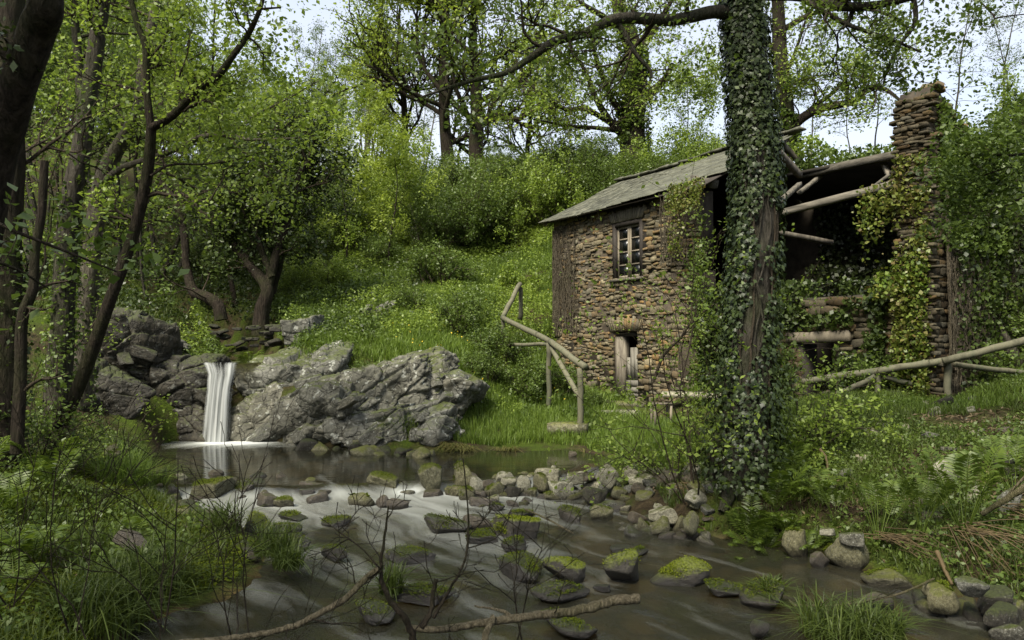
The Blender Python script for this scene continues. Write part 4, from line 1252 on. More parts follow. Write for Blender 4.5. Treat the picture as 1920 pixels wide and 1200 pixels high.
def put_stones(lst, parent, nparts, restname='rubble_stones', depth=.09, face=0.05, mat='stone'):
    G = Geo()
    for k, (x, z, w, h) in enumerate(lst):
        s = (w * 1.0, depth * RH.uniform(.9, 1.25), h * .99)
        y = face + RH.uniform(-.04, .025)
        ry = RH.normal(0, .10)
        i = int(RH.integers(24))
        if k < nparts:
            link('stone', SM[i], parent, (x, y - .03, z), (0, ry, 0), s)
        else:
            v, q, t = SU[i]
            v = v * np.array(s)
            c_, s_ = math.cos(ry), math.sin(ry)
            v = np.stack([v[:, 0] * c_ + v[:, 2] * s_, v[:, 1], -v[:, 0] * s_ + v[:, 2] * c_], 1) + np.array([x, y - .03, z])
            G.add(v, q, t)
    if G.n:
        tag(link(restname, G.mesh(restname, M[mat]), parent), kind='stuff')
put_stones(stones, wall, 280)

# fan of upright slates over door and window
def fan(xc, z, half, hgt, n, parent, top):
    for k in range(n):
        f = (k / (n - 1) - .5) * 2
        a = f * .42
        G = Geo()
        hh = hgt * RH.uniform(.8, 1.1)
        w = half * 2 / n * .46
        box(G, -w, w, -.05, .1, 0, hh, None, .004, RH)
        link('arch_slate', G.mesh('arch_slate', M['old_wood'] if top else M['stone']), parent, (xc + f * half * .93, .02 + RH.uniform(-.012, .012), z), (0, a, 0))
fan((DX0 + DX1) / 2, DZ1 + .005, .54, .36, 14, wall, False)
fan((WX0 + WX1) / 2, WZ1 + .01, .58, .3, 19, wall, True)

# quoins down the left corner
for z in np.arange(-.2, 4.8, .31):
    w = RH.uniform(.25, .42)
    i = int(RH.integers(24))
    link('quoin', SM[i], wall, (w / 2 - .04, .0, z + .14), (0, RH.normal(0, .03), 0), (w, .2, .26 * RH.uniform(.6, 1)))

# window
win = link('window', None, house, ((WX0 + WX1) / 2, .10, WZ0))
win_w, win_h = WX1 - WX0, WZ1 - WZ0
def wbox(name, mat, *a, parent=win):
    G = Geo(); box(G, *a)
    return hpart(name, G, mat, parent)
hw_ = win_w / 2
wbox('frame', M['dark_frame'], -hw_ + .002, -hw_ + .10, -.10, .12, 0, win_h)
wbox('frame', M['dark_frame'], hw_ - .10, hw_ - .002, -.10, .12, 0, win_h)
wbox('lintel', M['dark_frame'], -hw_ + .102, hw_ - .102, -.10, .12, win_h - .10, win_h - .002)
wbox('sill', M['old_wood'], -hw_ - .06, hw_ + .06, -.17, .10, -.07, -.003)
ih = win_h - .12
zb, zt = .015, win_h - .105
xa = hw_ - .105
for sgn in (-1, 1):
    c0_, c1_ = (-xa, -.012) if sgn < 0 else (.012, xa)
    wbox('sash_stile', M['frame_wood'], c0_, c0_ + .05, -.02, .03, zb, zt)
    wbox('sash_stile', M['frame_wood'], c1_ - .05, c1_, -.02, .03, zb, zt)
    n = 4
    rows = np.linspace(zb, zt, n + 1)
    for k, z in enumerate(rows):
        th = .03 if k in (0, n) else .017
        z_ = min(max(z, zb + th), zt - th)
        wbox('glazing_bar', M['frame_wood'], c0_ + .052, c1_ - .052, -.012, .02, z_ - th, z_ + th)
    for k in range(n):
        G = Geo()
        box(G, c0_ + .054, c1_ - .054, .002, .008, rows[k] + .02, rows[k + 1] - .02)
        hpart('pane', G, M['glass'], win)

# door with a stone-grey left jamb, upright boards above and cross boards below
door = link('door', None, house, ((DX0 + DX1) / 2, .22, 0))
dw = (DX1 - DX0) / 2
wbox('jamb', M['old_wood'], -dw + .003, -dw + .27, -.14, .1, -.02, DZ1 - .13, parent=door)
wbox('jamb', M['old_wood'], dw - .09, dw - .003, -.10, .1, -.02, DZ1 - .13, parent=door)
wbox('lintel', M['dark_frame'], -dw + .003, dw - .003, -.10, .12, DZ1 - .125, DZ1 - .004, parent=door)
xs = np.linspace(-dw + .275, dw - .095, 5)
for k in range(4):
    G = Geo(); box(G, xs[k] + .004, xs[k + 1] - .004, 0 + RH.uniform(-.008, .008), .04, .58, 1.38 - (.25 if k == 0 else 0), None, .003, RH)
    hpart('plank', G, M['door_wood'], door)
zs = [0.02, .14, .26, .40, .57]
for k in range(4):
    G = Geo(); box(G, xs[0], xs[-1], -.03 + RH.uniform(-.01, .01), .04, zs[k] + .006, zs[k + 1] - .006, None, .004, RH)
    hpart('board', G, M['door_wood'], door)
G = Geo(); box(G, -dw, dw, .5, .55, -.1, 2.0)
hpart('shade_backing', G, M['shade_wall'], door)  # dark sheet painting the shade behind the door boards

# roof: two pitches, slates in overlapping courses
ES, RZ = 3.0, 1.52
EAVE_Y, EAVE_Z = -.32, H - .03
RIDGE_Y, RIDGE_Z = 2.62, H + 1.5
sl = np.array([0, RIDGE_Y - EAVE_Y, RIDGE_Z - EAVE_Z]); slen = np.linalg.norm(sl); sl = sl / slen
sn = np.array([0, -sl[2], sl[1]])
roof = link('roof', None, house, (0, 0, 0))
def rp(x, s, off=0.0):
    sag = -.03 * math.sin(min(1, max(0, s / slen)) * math.pi) - .03 * math.sin(x * 1.1)
    return np.array([x, EAVE_Y, EAVE_Z]) + sl * s + sn * (off + sag)
G = Geo()
XR = 5.75
for (a, b) in ((-.12, XR),):
    g0, g1 = rp(a, .05, -.07), rp(b, .05, -.07)
    g2, g3 = rp(b, slen, -.13), rp(a, slen, -.13)
    for q in ([g0, g1, g2, g3],):
        v = np.array(q + [p + sn * .03 for p in q])
        G.add(v, [[0, 3, 2, 1], [4, 5, 6, 7], [0, 1, 5, 4], [1, 2, 6, 5], [2, 3, 7, 6], [3, 0, 4, 7]])
hpart('roof_boarding', G, M['dark_frame'], roof)
# rear pitch, still carrying boards in the painted shade colour over the ruined part
G = Geo()
rb = np.array([0, 5.35, H + .0]); rt_ = np.array([0, RIDGE_Y, RIDGE_Z - .02])
v = []
for x in (-.12, 5.6):
    for p in (rt_, rb):
        v.append([x - (1.0 if (x > 5 and p is rb) else 0), p[1], p[2]])
v = np.array(v); v = np.vstack([v, v + np.array([0, 0, .06])])
G.add(v, [[0, 1, 3, 2], [4, 6, 7, 5], [0, 2, 6, 4], [2, 3, 7, 6], [3, 1, 5, 7], [1, 0, 4, 5]])
hpart('rear_boarding', G, M['shade_wall'], roof)
SLM = []
for k in range(8):
    rng = np.random.default_rng(300 + k)
    g_ = Geo()
    a = rng.uniform(-.06, .06, 4)
    v = np.array([[-.5, 0 + a[0], 0], [0, -.05 + a[1], .0], [.5, 0 + a[2], 0], [.5, 1, 0], [-.5, 1, 0]], float)
    v = np.vstack([v, v + np.array([0, 0, .5])])
    q = [[0, 5, 6, 1], [1, 6, 7, 2], [2, 7, 8, 3], [3, 8, 9, 4], [4, 9, 5, 0]]
    g_.add(v, q + [[5, 9, 8, 6]], [[6, 8, 7], [0, 1, 4], [1, 3, 4], [1, 2, 3]])
    SLM.append((v, np.array(q + [[5, 9, 8, 6]]), np.array([[6, 8, 7], [0, 1, 4], [1, 3, 4], [1, 2, 3]]), g_.mesh('slate', M['slate'])))
# slate frame: columns = along x, up slope, normal
Bm = np.array([[1, 0, 0], sl, sn]).T
srot = math.atan2(sl[2], sl[1])
slates = []
s = -.02
row = 0
while s < slen - .02:
    x = -.2 + RH.uniform(-.1, .05)
    rowh = RH.uniform(.105, .135)
    xe = XR - .0 + RH.uniform(-.2, .1) - (1.35 if s < .35 else (.7 if s < .75 else 0))
    while x < xe:
        w = RH.uniform(.2, .42)
        if RH.random() > .012:
            slates.append((x + w / 2, s, w * .985, RH.uniform(.24, .32), RH.uniform(.01, .03), row))
        x += w
    s += rowh; row += 1
order = sorted(range(len(slates)), key=lambda k: -slates[k][0])      # nearest to the camera first
G = Geo()
for q_, k in enumerate(order):
    x, s, w, l, th, row = slates[k]
    m = SLM[int(RH.integers(8))]
    p = rp(x, s, .0 + RH.uniform(0, .012))
    tl = RH.normal(.03, .014)
    if q_ < 290:
        link('slate', m[3], roof, p, (srot - tl, 0, RH.normal(0, .03)), (w, l, .05))
    else:
        v = m[0] * np.array([w, l, .05])
        c_, s_ = math.cos(srot - tl), math.sin(srot - tl)
        v = np.stack([v[:, 0], v[:, 1] * c_ - v[:, 2] * s_, v[:, 1] * s_ + v[:, 2] * c_], 1) + p
        G.add(v, m[1], m[2])
tag(link('slates', G.mesh('slates', M['slate']), roof), kind='stuff')
G = Geo()
for k in range(17):
    p = rp(-.1 + k * .385, slen - .02, .05)
    v0 = Geo()
    c = p
    box(G, c[0] - .2, c[0] + .19, c[1] - .14, c[1] + .12, c[2] - .02, c[2] + .03, None, .012, RH)
tag(link('ridge_slates', G.mesh('ridge_slates', M['slate']), roof), kind='stuff')
# rafters under the rear pitch and eave plates
def beam(name, a, b, w, h, mat=M['beam_wood'], parent=house, n=4, rough=.05):
    G = Geo()
    pts = path([a, (np.array(a) + np.array(b)) / 2 + RH.normal(0, .008, 3), b], 4)
    T = nrm(np.gradient(pts, axis=0)); up = np.array([0, 0, 1.0])
    S = nrm(np.cross(T, up)); U = np.cross(S, T)
    kk = len(pts)
    V = []
    for (cx, cz) in ((-.85, -1), (.1, -1), (1, -.9), (1, 0), (.95, 1), (0, .97), (-1, .9), (-.97, 0)):
        j = 1 + RH.normal(0, rough, kk)
        V.append(pts + S * (cx * w / 2 * j)[:, None] + U * (cz * h / 2 * (1 + RH.normal(0, rough, kk)))[:, None])
    V = np.stack(V, 1).reshape(-1, 3)
    i = np.arange(kk - 1)[:, None] * 8; j = np.arange(8)[None]
    F = np.stack([i + j, i + 8 + j, i + 8 + (j + 1) % 8, i + (j + 1) % 8], -1).reshape(-1, 4)
    e0, e1 = kk * 8, kk * 8 + 1
    V = np.vstack([V, pts[0], pts[-1]])
    jj_ = np.arange(8)
    t = np.vstack([np.stack([np.full(8, e0), jj_, (jj_ + 1) % 8], 1), np.stack([np.full(8, e1), (kk - 1) * 8 + (jj_ + 1) % 8, (kk - 1) * 8 + jj_], 1)])
    G.add(V, F, t)
    return link(name, G.mesh(name, mat), parent)
def hw2(px, py, D):
    p = at(px, py, D)
    lx, ly = house_local(p[0], p[1])
    return (float(lx), float(ly), p[2] - HZ)
_a, _b = hw2(1500, 333, 17.4), hw2(1712, 288, 14.5)
G = Geo()
v = np.array([[_a[0] - 1.2, _a[1], _a[2] + .12], [_b[0] + .4, _b[1], _b[2] + .02], [5.2, 5.3, H - .1], [_b[0] + .6, 5.3, H - .5]], float)
v = np.vstack([v, v + np.array([0, 0, .07])])
G.add(v, [[0, 1, 3, 2], [4, 6, 7, 5], [0, 2, 6, 4], [2, 3, 7, 6], [3, 1, 5, 7], [1, 0, 4, 5]])
hpart('collapsed_boarding', G, M['shade_wall'], roof)
DECK = (_a, _b)
for k in range(3):
    x = 4.9 + k * .3
    beam('rafter', (x + RH.normal(0, .08), RIDGE_Y, RIDGE_Z - .12), (x + RH.normal(0, .25), 5.1, H + RH.uniform(-.2, .1)), .09, .11, M['old_wood'])
beam('wall_plate', hw2(1455, 402, 15.2), hw2(1688, 343, 13.2), .12, .13)
beam('roof_beam', hw2(1500, 330, 17.4), hw2(1700, 287, 14.6), .14, .16)
beam('broken_rafter', hw2(1498, 362, 16.5), hw2(1545, 325, 17.0), .09, .09)
beam('broken_rafter', hw2(1462, 378, 15.8), hw2(1500, 345, 16.4), .10, .10)
beam('broken_rafter', hw2(1454, 278, 16.0), hw2(1500, 330, 16.8), .12, .14, M['old_wood'])
beam('broken_rafter', hw2(1655, 305, 15.4), hw2(1668, 330, 15.0), .09, .09, M['old_wood'])
beam('broken_rafter', hw2(1635, 352, 14.6), hw2(1675, 322, 14.6), .05, .06)
beam('tie_beam', hw2(1340, 345, 16.5), hw2(1300, 336, 17.2), .2, .2)
beam('fallen_beam', hw2(1400, 425, 15.6), hw2(1560, 455, 16.4), .10, .10, M['old_wood'])
# lower front wall of the ruin with a doorway and its timber lintel
lint = [hw2(1483, 633, 14.3), hw2(1580, 626, 13.6)]
RX0, RX1 = lint[0][0] + .12, lint[1][0] - .1
LZ = lint[0][2]
G = Geo()
box(G, 5.45, RX0, .03, .5, -.5, LZ - .12)
box(G, 5.45, 9.75, .04, .48, LZ + .12, LZ + .75)
box(G, RX1, 9.75, .03, .5, -.5, LZ - .12)
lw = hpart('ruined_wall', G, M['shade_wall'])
st = lay_stones(5.6, 9.7, -.3, LZ + .7, [(RX0, RX1, -1, LZ + .1)], .09, .17, .2, .45)
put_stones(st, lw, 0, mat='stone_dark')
beam('door_lintel', (RX0 - .3, .05, LZ), (RX1 + .3, .05, LZ + .02), .2, .2, M['frame_wood'])
# tall right pier and its cross wall, ragged top falling away to the right
G = Geo()
pl = [(-.0, 0), (-.0, 5.35), (.12, 5.72), (.42, 5.72), (.62, 5.5), (.85, 5.1), (1.15, 4.75), (1.6, 4.3), (2.4, 4.0), (2.4, 0)]
pw = .5
pxl = 9.95
fr = np.array([[pxl, y, z] for y, z in pl]); bk = fr + np.array([pw, 0, 0])
n = len(pl)
G.add(np.vstack([fr, bk]), [[k, (k + 1) % n, n + (k + 1) % n, n + k] for k in range(n)], [[0, k + 1, k] for k in range(1, n - 1)] + [[n, n + k, n + k + 1] for k in range(1, n - 1)])
pier = hpart('pier', G, M['mortar'])
# facing stones of the pier: narrow front face (local x) and the broad face towards the right
st = []
z = -.2
while z < 5.55:
    h = RH.uniform(.035, .085)
    x = pxl - RH.uniform(-.05, .14)
    while x < pxl + pw:
        w = RH.uniform(.10, .28)
        st.append((x + w / 2, z + h / 2, w, h)); x += w
    z += h
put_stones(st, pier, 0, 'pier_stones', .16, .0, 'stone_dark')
G = Geo()
z = -.2
while z < 5.6:
    h = RH.uniform(.07, .14)
    y = .05
    lim = np.interp(z, [3.9, 4.3, 4.75, 5.1, 5.5, 5.7], [2.4, 1.6, 1.15, .85, .6, .4]) if z > 3.9 else 2.4
    while y < lim:
        w = RH.uniform(.16, .36)
        v, q, t = SU[int(RH.integers(24))]
        for side in (0, 1):
            vv = v * np.array([w, .1, h])
            if side: vv = np.stack([pxl + pw + .03 - vv[:, 1] - .02 + RH.uniform(-.02, .02), y + w / 2 + vv[:, 0], z + h / 2 + vv[:, 2]], 1)
            else: vv = np.stack([pxl - .03 + vv[:, 1] + .02 + RH.uniform(-.02, .02), y + w / 2 - vv[:, 0], z + h / 2 + vv[:, 2]], 1)
            G.add(vv, q, t)
        y += w
    z += h
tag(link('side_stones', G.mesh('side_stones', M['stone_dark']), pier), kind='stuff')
# ragged stones on the pier's head
for k in range(16):
    y = RH.uniform(.05, .9); zt_ = np.interp(y, [0, .12, .42, .62, .85], [5.4, 5.72, 5.72, 5.5, 5.1])
    link('stone', SM[int(RH.integers(24))], pier, (pxl + RH.uniform(.05, .5), y, zt_ + .03), (0, RH.normal(0, .1), RH.normal(0, .3)), (.3, .3, .1))
# pale unplastered window reveal in the cross wall
wr = link('window', None, house, (pxl + pw + .03, 1.75, 2.9))
wr['label'] = 'tall bare window opening in the ruined cross wall'
for a, b in ((-.32, -.24), (-.02, .04), (.26, .34)):
    G = Geo(); box(G, .0, .08, a, b, -.1, 1.25); hpart('jamb', G, M['frame_wood'], wr)
G = Geo(); box(G, .0, .03, -.235, -.025, 0, 1.2); hpart('pane', G, M['glass'], wr)
G = Geo(); box(G, .0, .03, .045, .255, 0, 1.2); hpart('pane', G, M['glass'], wr)

# steps and slabs before the door
def slab_thing(px, py, D, w, d, h, label, mat='rock_pale', name='stone_slab'):
    p = at(px, py, D)
    G = Geo(); box(G, -w / 2, w / 2, -d / 2, d / 2, -h, 0, None, .015, RH)
    o = link(name, G.mesh(name, M[mat]), None, p, (0, 0, HROT * .35))
    tag(o, label, 'slab')
slab_thing(1066, 793, 14.6, .75, .35, .22, 'grey stone slab lying in the grass below the wooden railing', 'rock_olive')
slab_thing(1160, 768, 16.6, .95, .4, .25, 'worn stone step, lower one under the house door')
slab_thing(1175, 752, 17.4, .9, .35, .2, 'worn stone step, upper one under the house door', 'rock_olive')
slab_thing(1300, 735, 15.6, 1.3, .3, .12, 'long pale sill stone leaning along the wall foot behind the tree', 'rock_pale')
# small bench like wooden table by the wall
p = at(1240, 806, 14.2)
tb = thing('wooden_table', 'small low pale wooden table standing in grass left of the ivy tree', 'table', p, .2)
for nm, a in (('table_top', (-.19, .19, -.12, .12, .48, .51)), ('shelf', (-.17, .17, -.1, .1, .07, .095)), ('leg', (-.18, -.14, -.11, -.07, 0, .478)), ('leg', (.14, .18, -.11, -.07, 0, .478)),
              ('leg', (-.18, -.14, .07, .11, 0, .478)), ('leg', (.14, .18, .07, .11, 0, .478))):
    G = Geo(); box(G, *a); link(nm, G.mesh(nm, M['frame_wood'], False), tb)

# ------------------------------------------------------------------ log railings
def log_part(name, a, b, r, parent, org, mat='rail'):
    G = Geo()
    a, b = np.array(a, float), np.array(b, float)
    tube(G, np.linspace(a, b, 7) + RH.normal(0, .006, (7, 3)), r * (1 + RH.normal(0, .03, 7)), 12, True)
    return link(name, G.mesh(name, M[mat], False, org), parent)
def on_ground(px, py, D, extra=.3):
    p = at(px, py, D)
    return p
r0 = np.array([at(1087, 795, 14.4)[0], 14.4, .4])
rl = thing('log_railing', 'round log handrail climbing the slope left of the house', 'railing', r0)
A_, B_, C_, D_ = at(975, 532, 19.0), at(942, 596, 18.2), at(1032, 640, 16.0), at(1097, 688, 14.4)
for nm, a, b, r in (('rail', A_, B_, .062), ('rail', B_, C_, .062), ('rail', C_, D_ + (D_ - C_) * .02, .065), ('rail', at(938, 648, 18.2), at(1028, 645, 16.1), .042), ('brace', at(1034, 652, 15.95), at(1085, 742, 14.5), .052),
                    ('post', at(976, 540, 19.05), at(976, 600, 19.05), .055), ('post', at(943, 598, 18.25), at(943, 650, 18.25), .052), ('post', at(1029, 642, 16.05), at(1029, 778, 16.05), .055), ('post', at(1088, 690, 14.5), at(1088, 812, 14.5), .06)):
    log_part(nm, a, b, r, rl, r0)
r0 = np.array([at(1777, 738, 12)[0], 12.0, 1.1])
rr_ = thing('log_railing', 'long round log handrail rising to the right in front of the ruin', 'railing', r0)
for nm, a, b, r in (('rail', at(1500, 716, 12.9), at(1652, 695, 12.4), .058), ('rail', at(1648, 696, 12.38), at(1778, 674, 12.0), .058), ('rail', at(1768, 678, 11.95), at(1960, 628, 11.6), .06),
                    ('post', at(1646, 700, 12.45), at(1646, 745, 12.45), .05), ('post', at(1777, 680, 12.05), at(1777, 750, 12.05), .055), ('post', at(1824, 668, 12.9), at(1824, 745, 12.9), .05),
                    ('brace', at(1641, 706, 12.4), at(1562, 744, 12.4), .045), ('brace', at(1654, 706, 12.4), at(1750, 730, 12.3), .042), ('brace', at(1788, 683, 12.05), at(1940, 702, 12.3), .045)):
    log_part(nm, a, b, r, rr_, r0)
G = Geo()
o_ = at(1895, 660, 13.2)
tube(G, path([at(1864, 612, 13.2), o_, at(1935, 712, 13.2)], 5), .12, 12, True, .1)
tag(link('fallen_log', G.mesh('fallen_log', M['bark_pale'], True, o_), None, o_), 'grey dead log leaning behind the right handrail', 'log')

# ================================================================== vegetation
def sprout(W, A, rng, p, d, L, r, lev, o):
    """grow one branch with its side branches; leaf anchors go to A"""
    n = 5 if lev else 4
    pts = [np.array(p, float)]
    d = nrm(np.array(d, float))
    for k in range(n):
        d = nrm(d + rng.normal(0, o.get('wob', .22), 3) + np.array([0, 0, o.get('up', .08)]))
        pts.append(pts[-1] + d * L / n)
    pts = np.array(pts)
    rad = np.linspace(r, max(r * .35, .0022), n + 1)
    if r > o.get('rmin', .004):
        tube(W, pts, rad, 6 if r > .03 else (4 if r > .012 else 3))
    if lev == 0:
        A.append(pts[1:])
        return
    k_ = o['kids'][lev - 1]
    for k in range(k_):
        f = rng.uniform(.2, 1.0)
        i = min(n - 1, int(f * n)); t = f * n - i
        q = pts[i] * (1 - t) + pts[i + 1] * t
        ax_ = nrm(np.cross(d, rng.normal(size=3)))
        a = rng.uniform(.45, 1.05)
        base_d = nrm(pts[min(n, i + 1)] - pts[i])
        nd = base_d * math.cos(a) + ax_ * math.sin(a)
        sprout(W, A, rng, q, nd, L * rng.uniform(.45, .7), r * .5, lev - 1, o)
    A.append(pts[-2:])

def leaf_cloud(A, per, spread, rng):
    if not A: return np.zeros((0, 3))
    P = np.concatenate(A)
    P = np.repeat(P, per, 0)
    return P + rng.normal(0, 1, P.shape) * spread

def tree_type(seed, H, r0, nl, llen, kids=(4, 5), per=5, spread=.12, lsize=.09, bark='bark_grey', leaf='leaf_spring', first=.3, up=.1, lean=.12, wob=.22, tiltup=.35, sides=8, rmin=.006):
    rng = np.random.default_rng(seed)
    W = Geo(); A = []
    n = 9
    pts = [np.zeros(3)]
    d = np.array([rng.normal(0, lean), rng.normal(0, lean), 1.0])
    for k in range(n):
        d = nrm(d + rng.normal(0, .09, 3) + np.array([0, 0, .12]))
        pts.append(pts[-1] + d * H / n)
    pts = path(pts, 3)
    m = len(pts)
    rad = r0 * (1 - np.linspace(0, 1, m) * .8)
    rad[0] *= 1.35
    rad[1] *= 1.12
    tube(W, pts, rad, sides, False, .06)
    o = dict(kids=kids, up=up, wob=wob, rmin=rmin)
    for k in range(nl):
        f = rng.uniform(first, 1) if k > 2 else 1.0
        i = min(m - 1, int(f * (m - 1)))
        a = rng.uniform(0, 6.28)
        dd = np.array([math.cos(a), math.sin(a), tiltup + .7 * (f > .9)])
        L = llen * (1.15 - .55 * f) * rng.uniform(.7, 1.2)
        sprout(W, A, rng, pts[i], dd, L, rad[i] * .5, len(kids), o)
    P = leaf_cloud(A, per, spread, rng)
    Lf = Geo(); leaves(Lf, P, lsize, rng)
    return (W.mesh('trunk', M[bark], True), Lf.mesh('crown', M[leaf], False), len(P))

KINDW = {'wood1': 'grey trunked', 'wood2': 'mid green', 'wood3': 'yellow green', 'wood4': 'crooked', 'wood5': 'dark trunked', 'pole': 'bare stemmed dark', 'pole2': 'bare stemmed grey', 'pale': 'pale trunked'}
def tree_thing(T, label, cat, loc, rotz, s, group=None, name='tree', sz=None, lean=(0, 0)):
    t = link(name, None, None, loc, (lean[0], lean[1], rotz), (s, s, s * (sz or 1)))
    tag(t, label, cat, group)
    link('trunk', T[0], t)
    c = link('crown', T[1], t)
    return t

TT = {}
TT['wood1'] = tree_type(1, 12, .13, 17, 3.3, (4, 5), 9, .105, .095, leaf='leaf_spring', first=.42)
TT['wood2'] = tree_type(2, 12, .11, 15, 3.0, (4, 5), 9, .105, .095, leaf='leaf_mid', first=.42)
TT['wood3'] = tree_type(3, 13, .15, 18, 3.6, (4, 5), 9, .105, .095, leaf='leaf_yellow', first=.42, bark='bark_dark')
TT['wood4'] = tree_type(4, 9, .08, 14, 2.6, (4, 4), 9, .105, .095, leaf='leaf_spring', first=.2, lean=.3)
TT['wood5'] = tree_type(5, 11, .1, 15, 2.8, (4, 5), 9, .105, .095, leaf='leaf_spring', first=.42, bark='bark_dark', lean=.2)
TT['oak1'] = tree_type(11, 13, .42, 20, 5.6, (5, 6), 6, .14, .17, leaf='leaf_yellow', first=.3, bark='bark_dark', tiltup=.5, rmin=.02)
TT['oak2'] = tree_type(12, 12, .3, 17, 5.0, (5, 6), 6, .16, .14, leaf='leaf_spring', first=.3, bark='bark_dark', tiltup=.6, rmin=.02)
TT['dark'] = tree_type(21, 6.5, .13, 19, 2.5, (5, 6), 8, .13, .10, leaf='leaf_dark', first=.2, bark='bark_dark')
TT['sapl'] = tree_type(31, 4.5, .045, 12, 1.7, (4, 4), 5, .12, .10, leaf='leaf_yellow', first=.25, bark='bark_dark')
TT['sapl2'] = tree_type(32, 3.6, .035, 12, 1.5, (4, 4), 6, .12, .09, leaf='leaf_spring', first=.15, bark='bark_grey')
TT['thin'] = tree_type(41, 8, .05, 22, 1.1, (4,), 5, .14, .07, leaf='leaf_mid', first=.3, bark='bark_grey', tiltup=.5)
TT['pole'] = tree_type(52, 11, .075, 13, 2.4, (4, 4), 8, .11, .095, leaf='leaf_spring', first=.58, bark='bark_dark', lean=.22)
TT['pole2'] = tree_type(53, 12, .06, 13, 2.2, (4, 4), 8, .11, .095, leaf='leaf_mid', first=.6, bark='bark_grey', lean=.15)
TT['pale'] = tree_type(51, 15, .12, 22, 1.6, (4,), 4, .2, .13, leaf='leaf_mid', first=.55, bark='bark_pale')

def bush_type(seed, R_, Hh, stems, per, lsize, leaf, bark='bark_twig', kids=(4, 5), spread=.09, up=.15):
    rng = np.random.default_rng(seed)
    W = Geo(); A = []
    for k in range(stems):
        a = rng.uniform(0, 6.28); rr0 = rng.uniform(0, .45) * R_
        d = np.array([math.cos(a) * R_ * .8, math.sin(a) * R_ * .8, Hh])
        sprout(W, A, rng, (math.cos(a) * rr0, math.sin(a) * rr0, -.05), d, Hh * rng.uniform(.5, .95), .022, len(kids), dict(kids=kids, up=up, wob=.3, rmin=.005))
    P = leaf_cloud(A, per, spread, rng)
    Lf = Geo(); leaves(Lf, P, lsize, rng)
    return (W.mesh('stem', M[bark], True), Lf.mesh('foliage', M[leaf], False), len(P))
BT = {}
BT['spring'] = bush_type(61, 1.3, 2.4, 12, 7, .10, 'leaf_spring')
BT['mid'] = bush_type(62, 1.4, 2.3, 13, 8, .10, 'leaf_mid')
BT['dark'] = bush_type(63, 1.4, 2.1, 13, 8, .09, 'leaf_dark')
BT['mid2'] = bush_type(64, 1.2, 2.8, 12, 8, .09, 'leaf_mid')
BT['low'] = bush_type(65, .7, .8, 10, 7, .055, 'leaf_mid', kids=(3, 4), spread=.06)
BT['lowsp'] = bush_type(66, .7, .8, 10, 7, .06, 'leaf_spring', kids=(3, 4), spread=.06)
def bush(T, px, D, s, label, group=None, sz=1.0, name='bush', cat='bush', z=None, dz=0):
    x = at(px, 600, D)[0]
    t = link(name, None, None, (x, D, (gz(x, D) if z is None else z) + dz), (0, 0, random.uniform(0, 6.28)), (s, s, s * sz))
    tag(t, label, cat, group)
    link('stem', T[0], t); link('foliage', T[1], t)
    return t
def tree(T, px, D, s, label, cat='tree', group=None, name='tree', sz=1.0, lean=(0, 0), z=None):
    x = at(px, 600, D)[0]
    return tree_thing(TT[T], label, cat, (x, D, (gz(x, D) if z is None else z) - .1), random.uniform(0, 6.28), s, group, name, sz, lean)

# --- background trees with their own labels
random.seed(3)
tree('oak1', 905, 38, 1.12, 'tall spreading oak with yellow green leaves rising above the thicket', 'oak tree', name='oak_tree')
tree('oak1', 845, 40, 1.05, 'spreading oak left of the tallest oak with a dark forked trunk', 'oak tree', name='oak_tree')
tree('oak2', 770, 44, 1.05, 'pale green oak at the left edge of the oak group against the sky', 'oak tree', name='oak_tree')
tree('oak2', 980, 46, .75, 'smaller oak behind the thicket right of the tallest oak', 'oak tree', name='oak_tree')
tree('dark', 500, 21.5, .72, 'dark evergreen holly with a dense crown above the waterfall bank', 'holly tree', name='holly_tree')
tree('dark', 440, 23, .66, 'dark evergreen left of the dense holly above the waterfall', 'holly tree', name='holly_tree')
tree('sapl', 728, 27, .95, 'slim forked sapling with yellow green leaves on the slope', 'sapling', name='sapling')
tree('sapl', 650, 29, 1.0, 'light green sapling left of the forked sapling', 'sapling', name='sapling')
tree('sapl2', 610, 26, 1.0, 'bushy sapling beside the dark holly', 'sapling', name='sapling')
tree('sapl2', 790, 30, 1.1, 'bushy sapling at the thicket edge right of the forked sapling', 'sapling', name='sapling')
tree('sapl', 700, 36, 1.3, 'bright yellow green young tree behind the forked sapling', 'sapling', name='sapling')
tree('thin', 1640, 26, .62, 'thin sparse young tree on the skyline left of the tall pier', 'young tree', name='young_tree')
tree('thin', 1600, 29, .6, 'thinnest bare young tree on the skyline behind the ruin', 'young tree', name='young_tree')
tree('thin', 1790, 24, .75, 'feathery young tree on the skyline just right of the pier', 'young tree', name='young_tree')
tree('thin', 1885, 26, .8, 'tall thin young tree on the skyline near the right border', 'young tree', name='young_tree')
tree('thin', 1905, 25, .62, 'leaning thin young tree at the right border skyline', 'young tree', name='young_tree')
tree('thin', 1520, 31, .8, 'leafy tree seen behind the ivy covered trunk on the skyline', 'tree')
tree('thin', 1300, 36, .9, 'loose crowned tree on the skyline between oak and ivy tree', 'tree')
tree('sapl2', 1290, 30, 1.1, 'dark small tree just above the slate roof', 'tree')

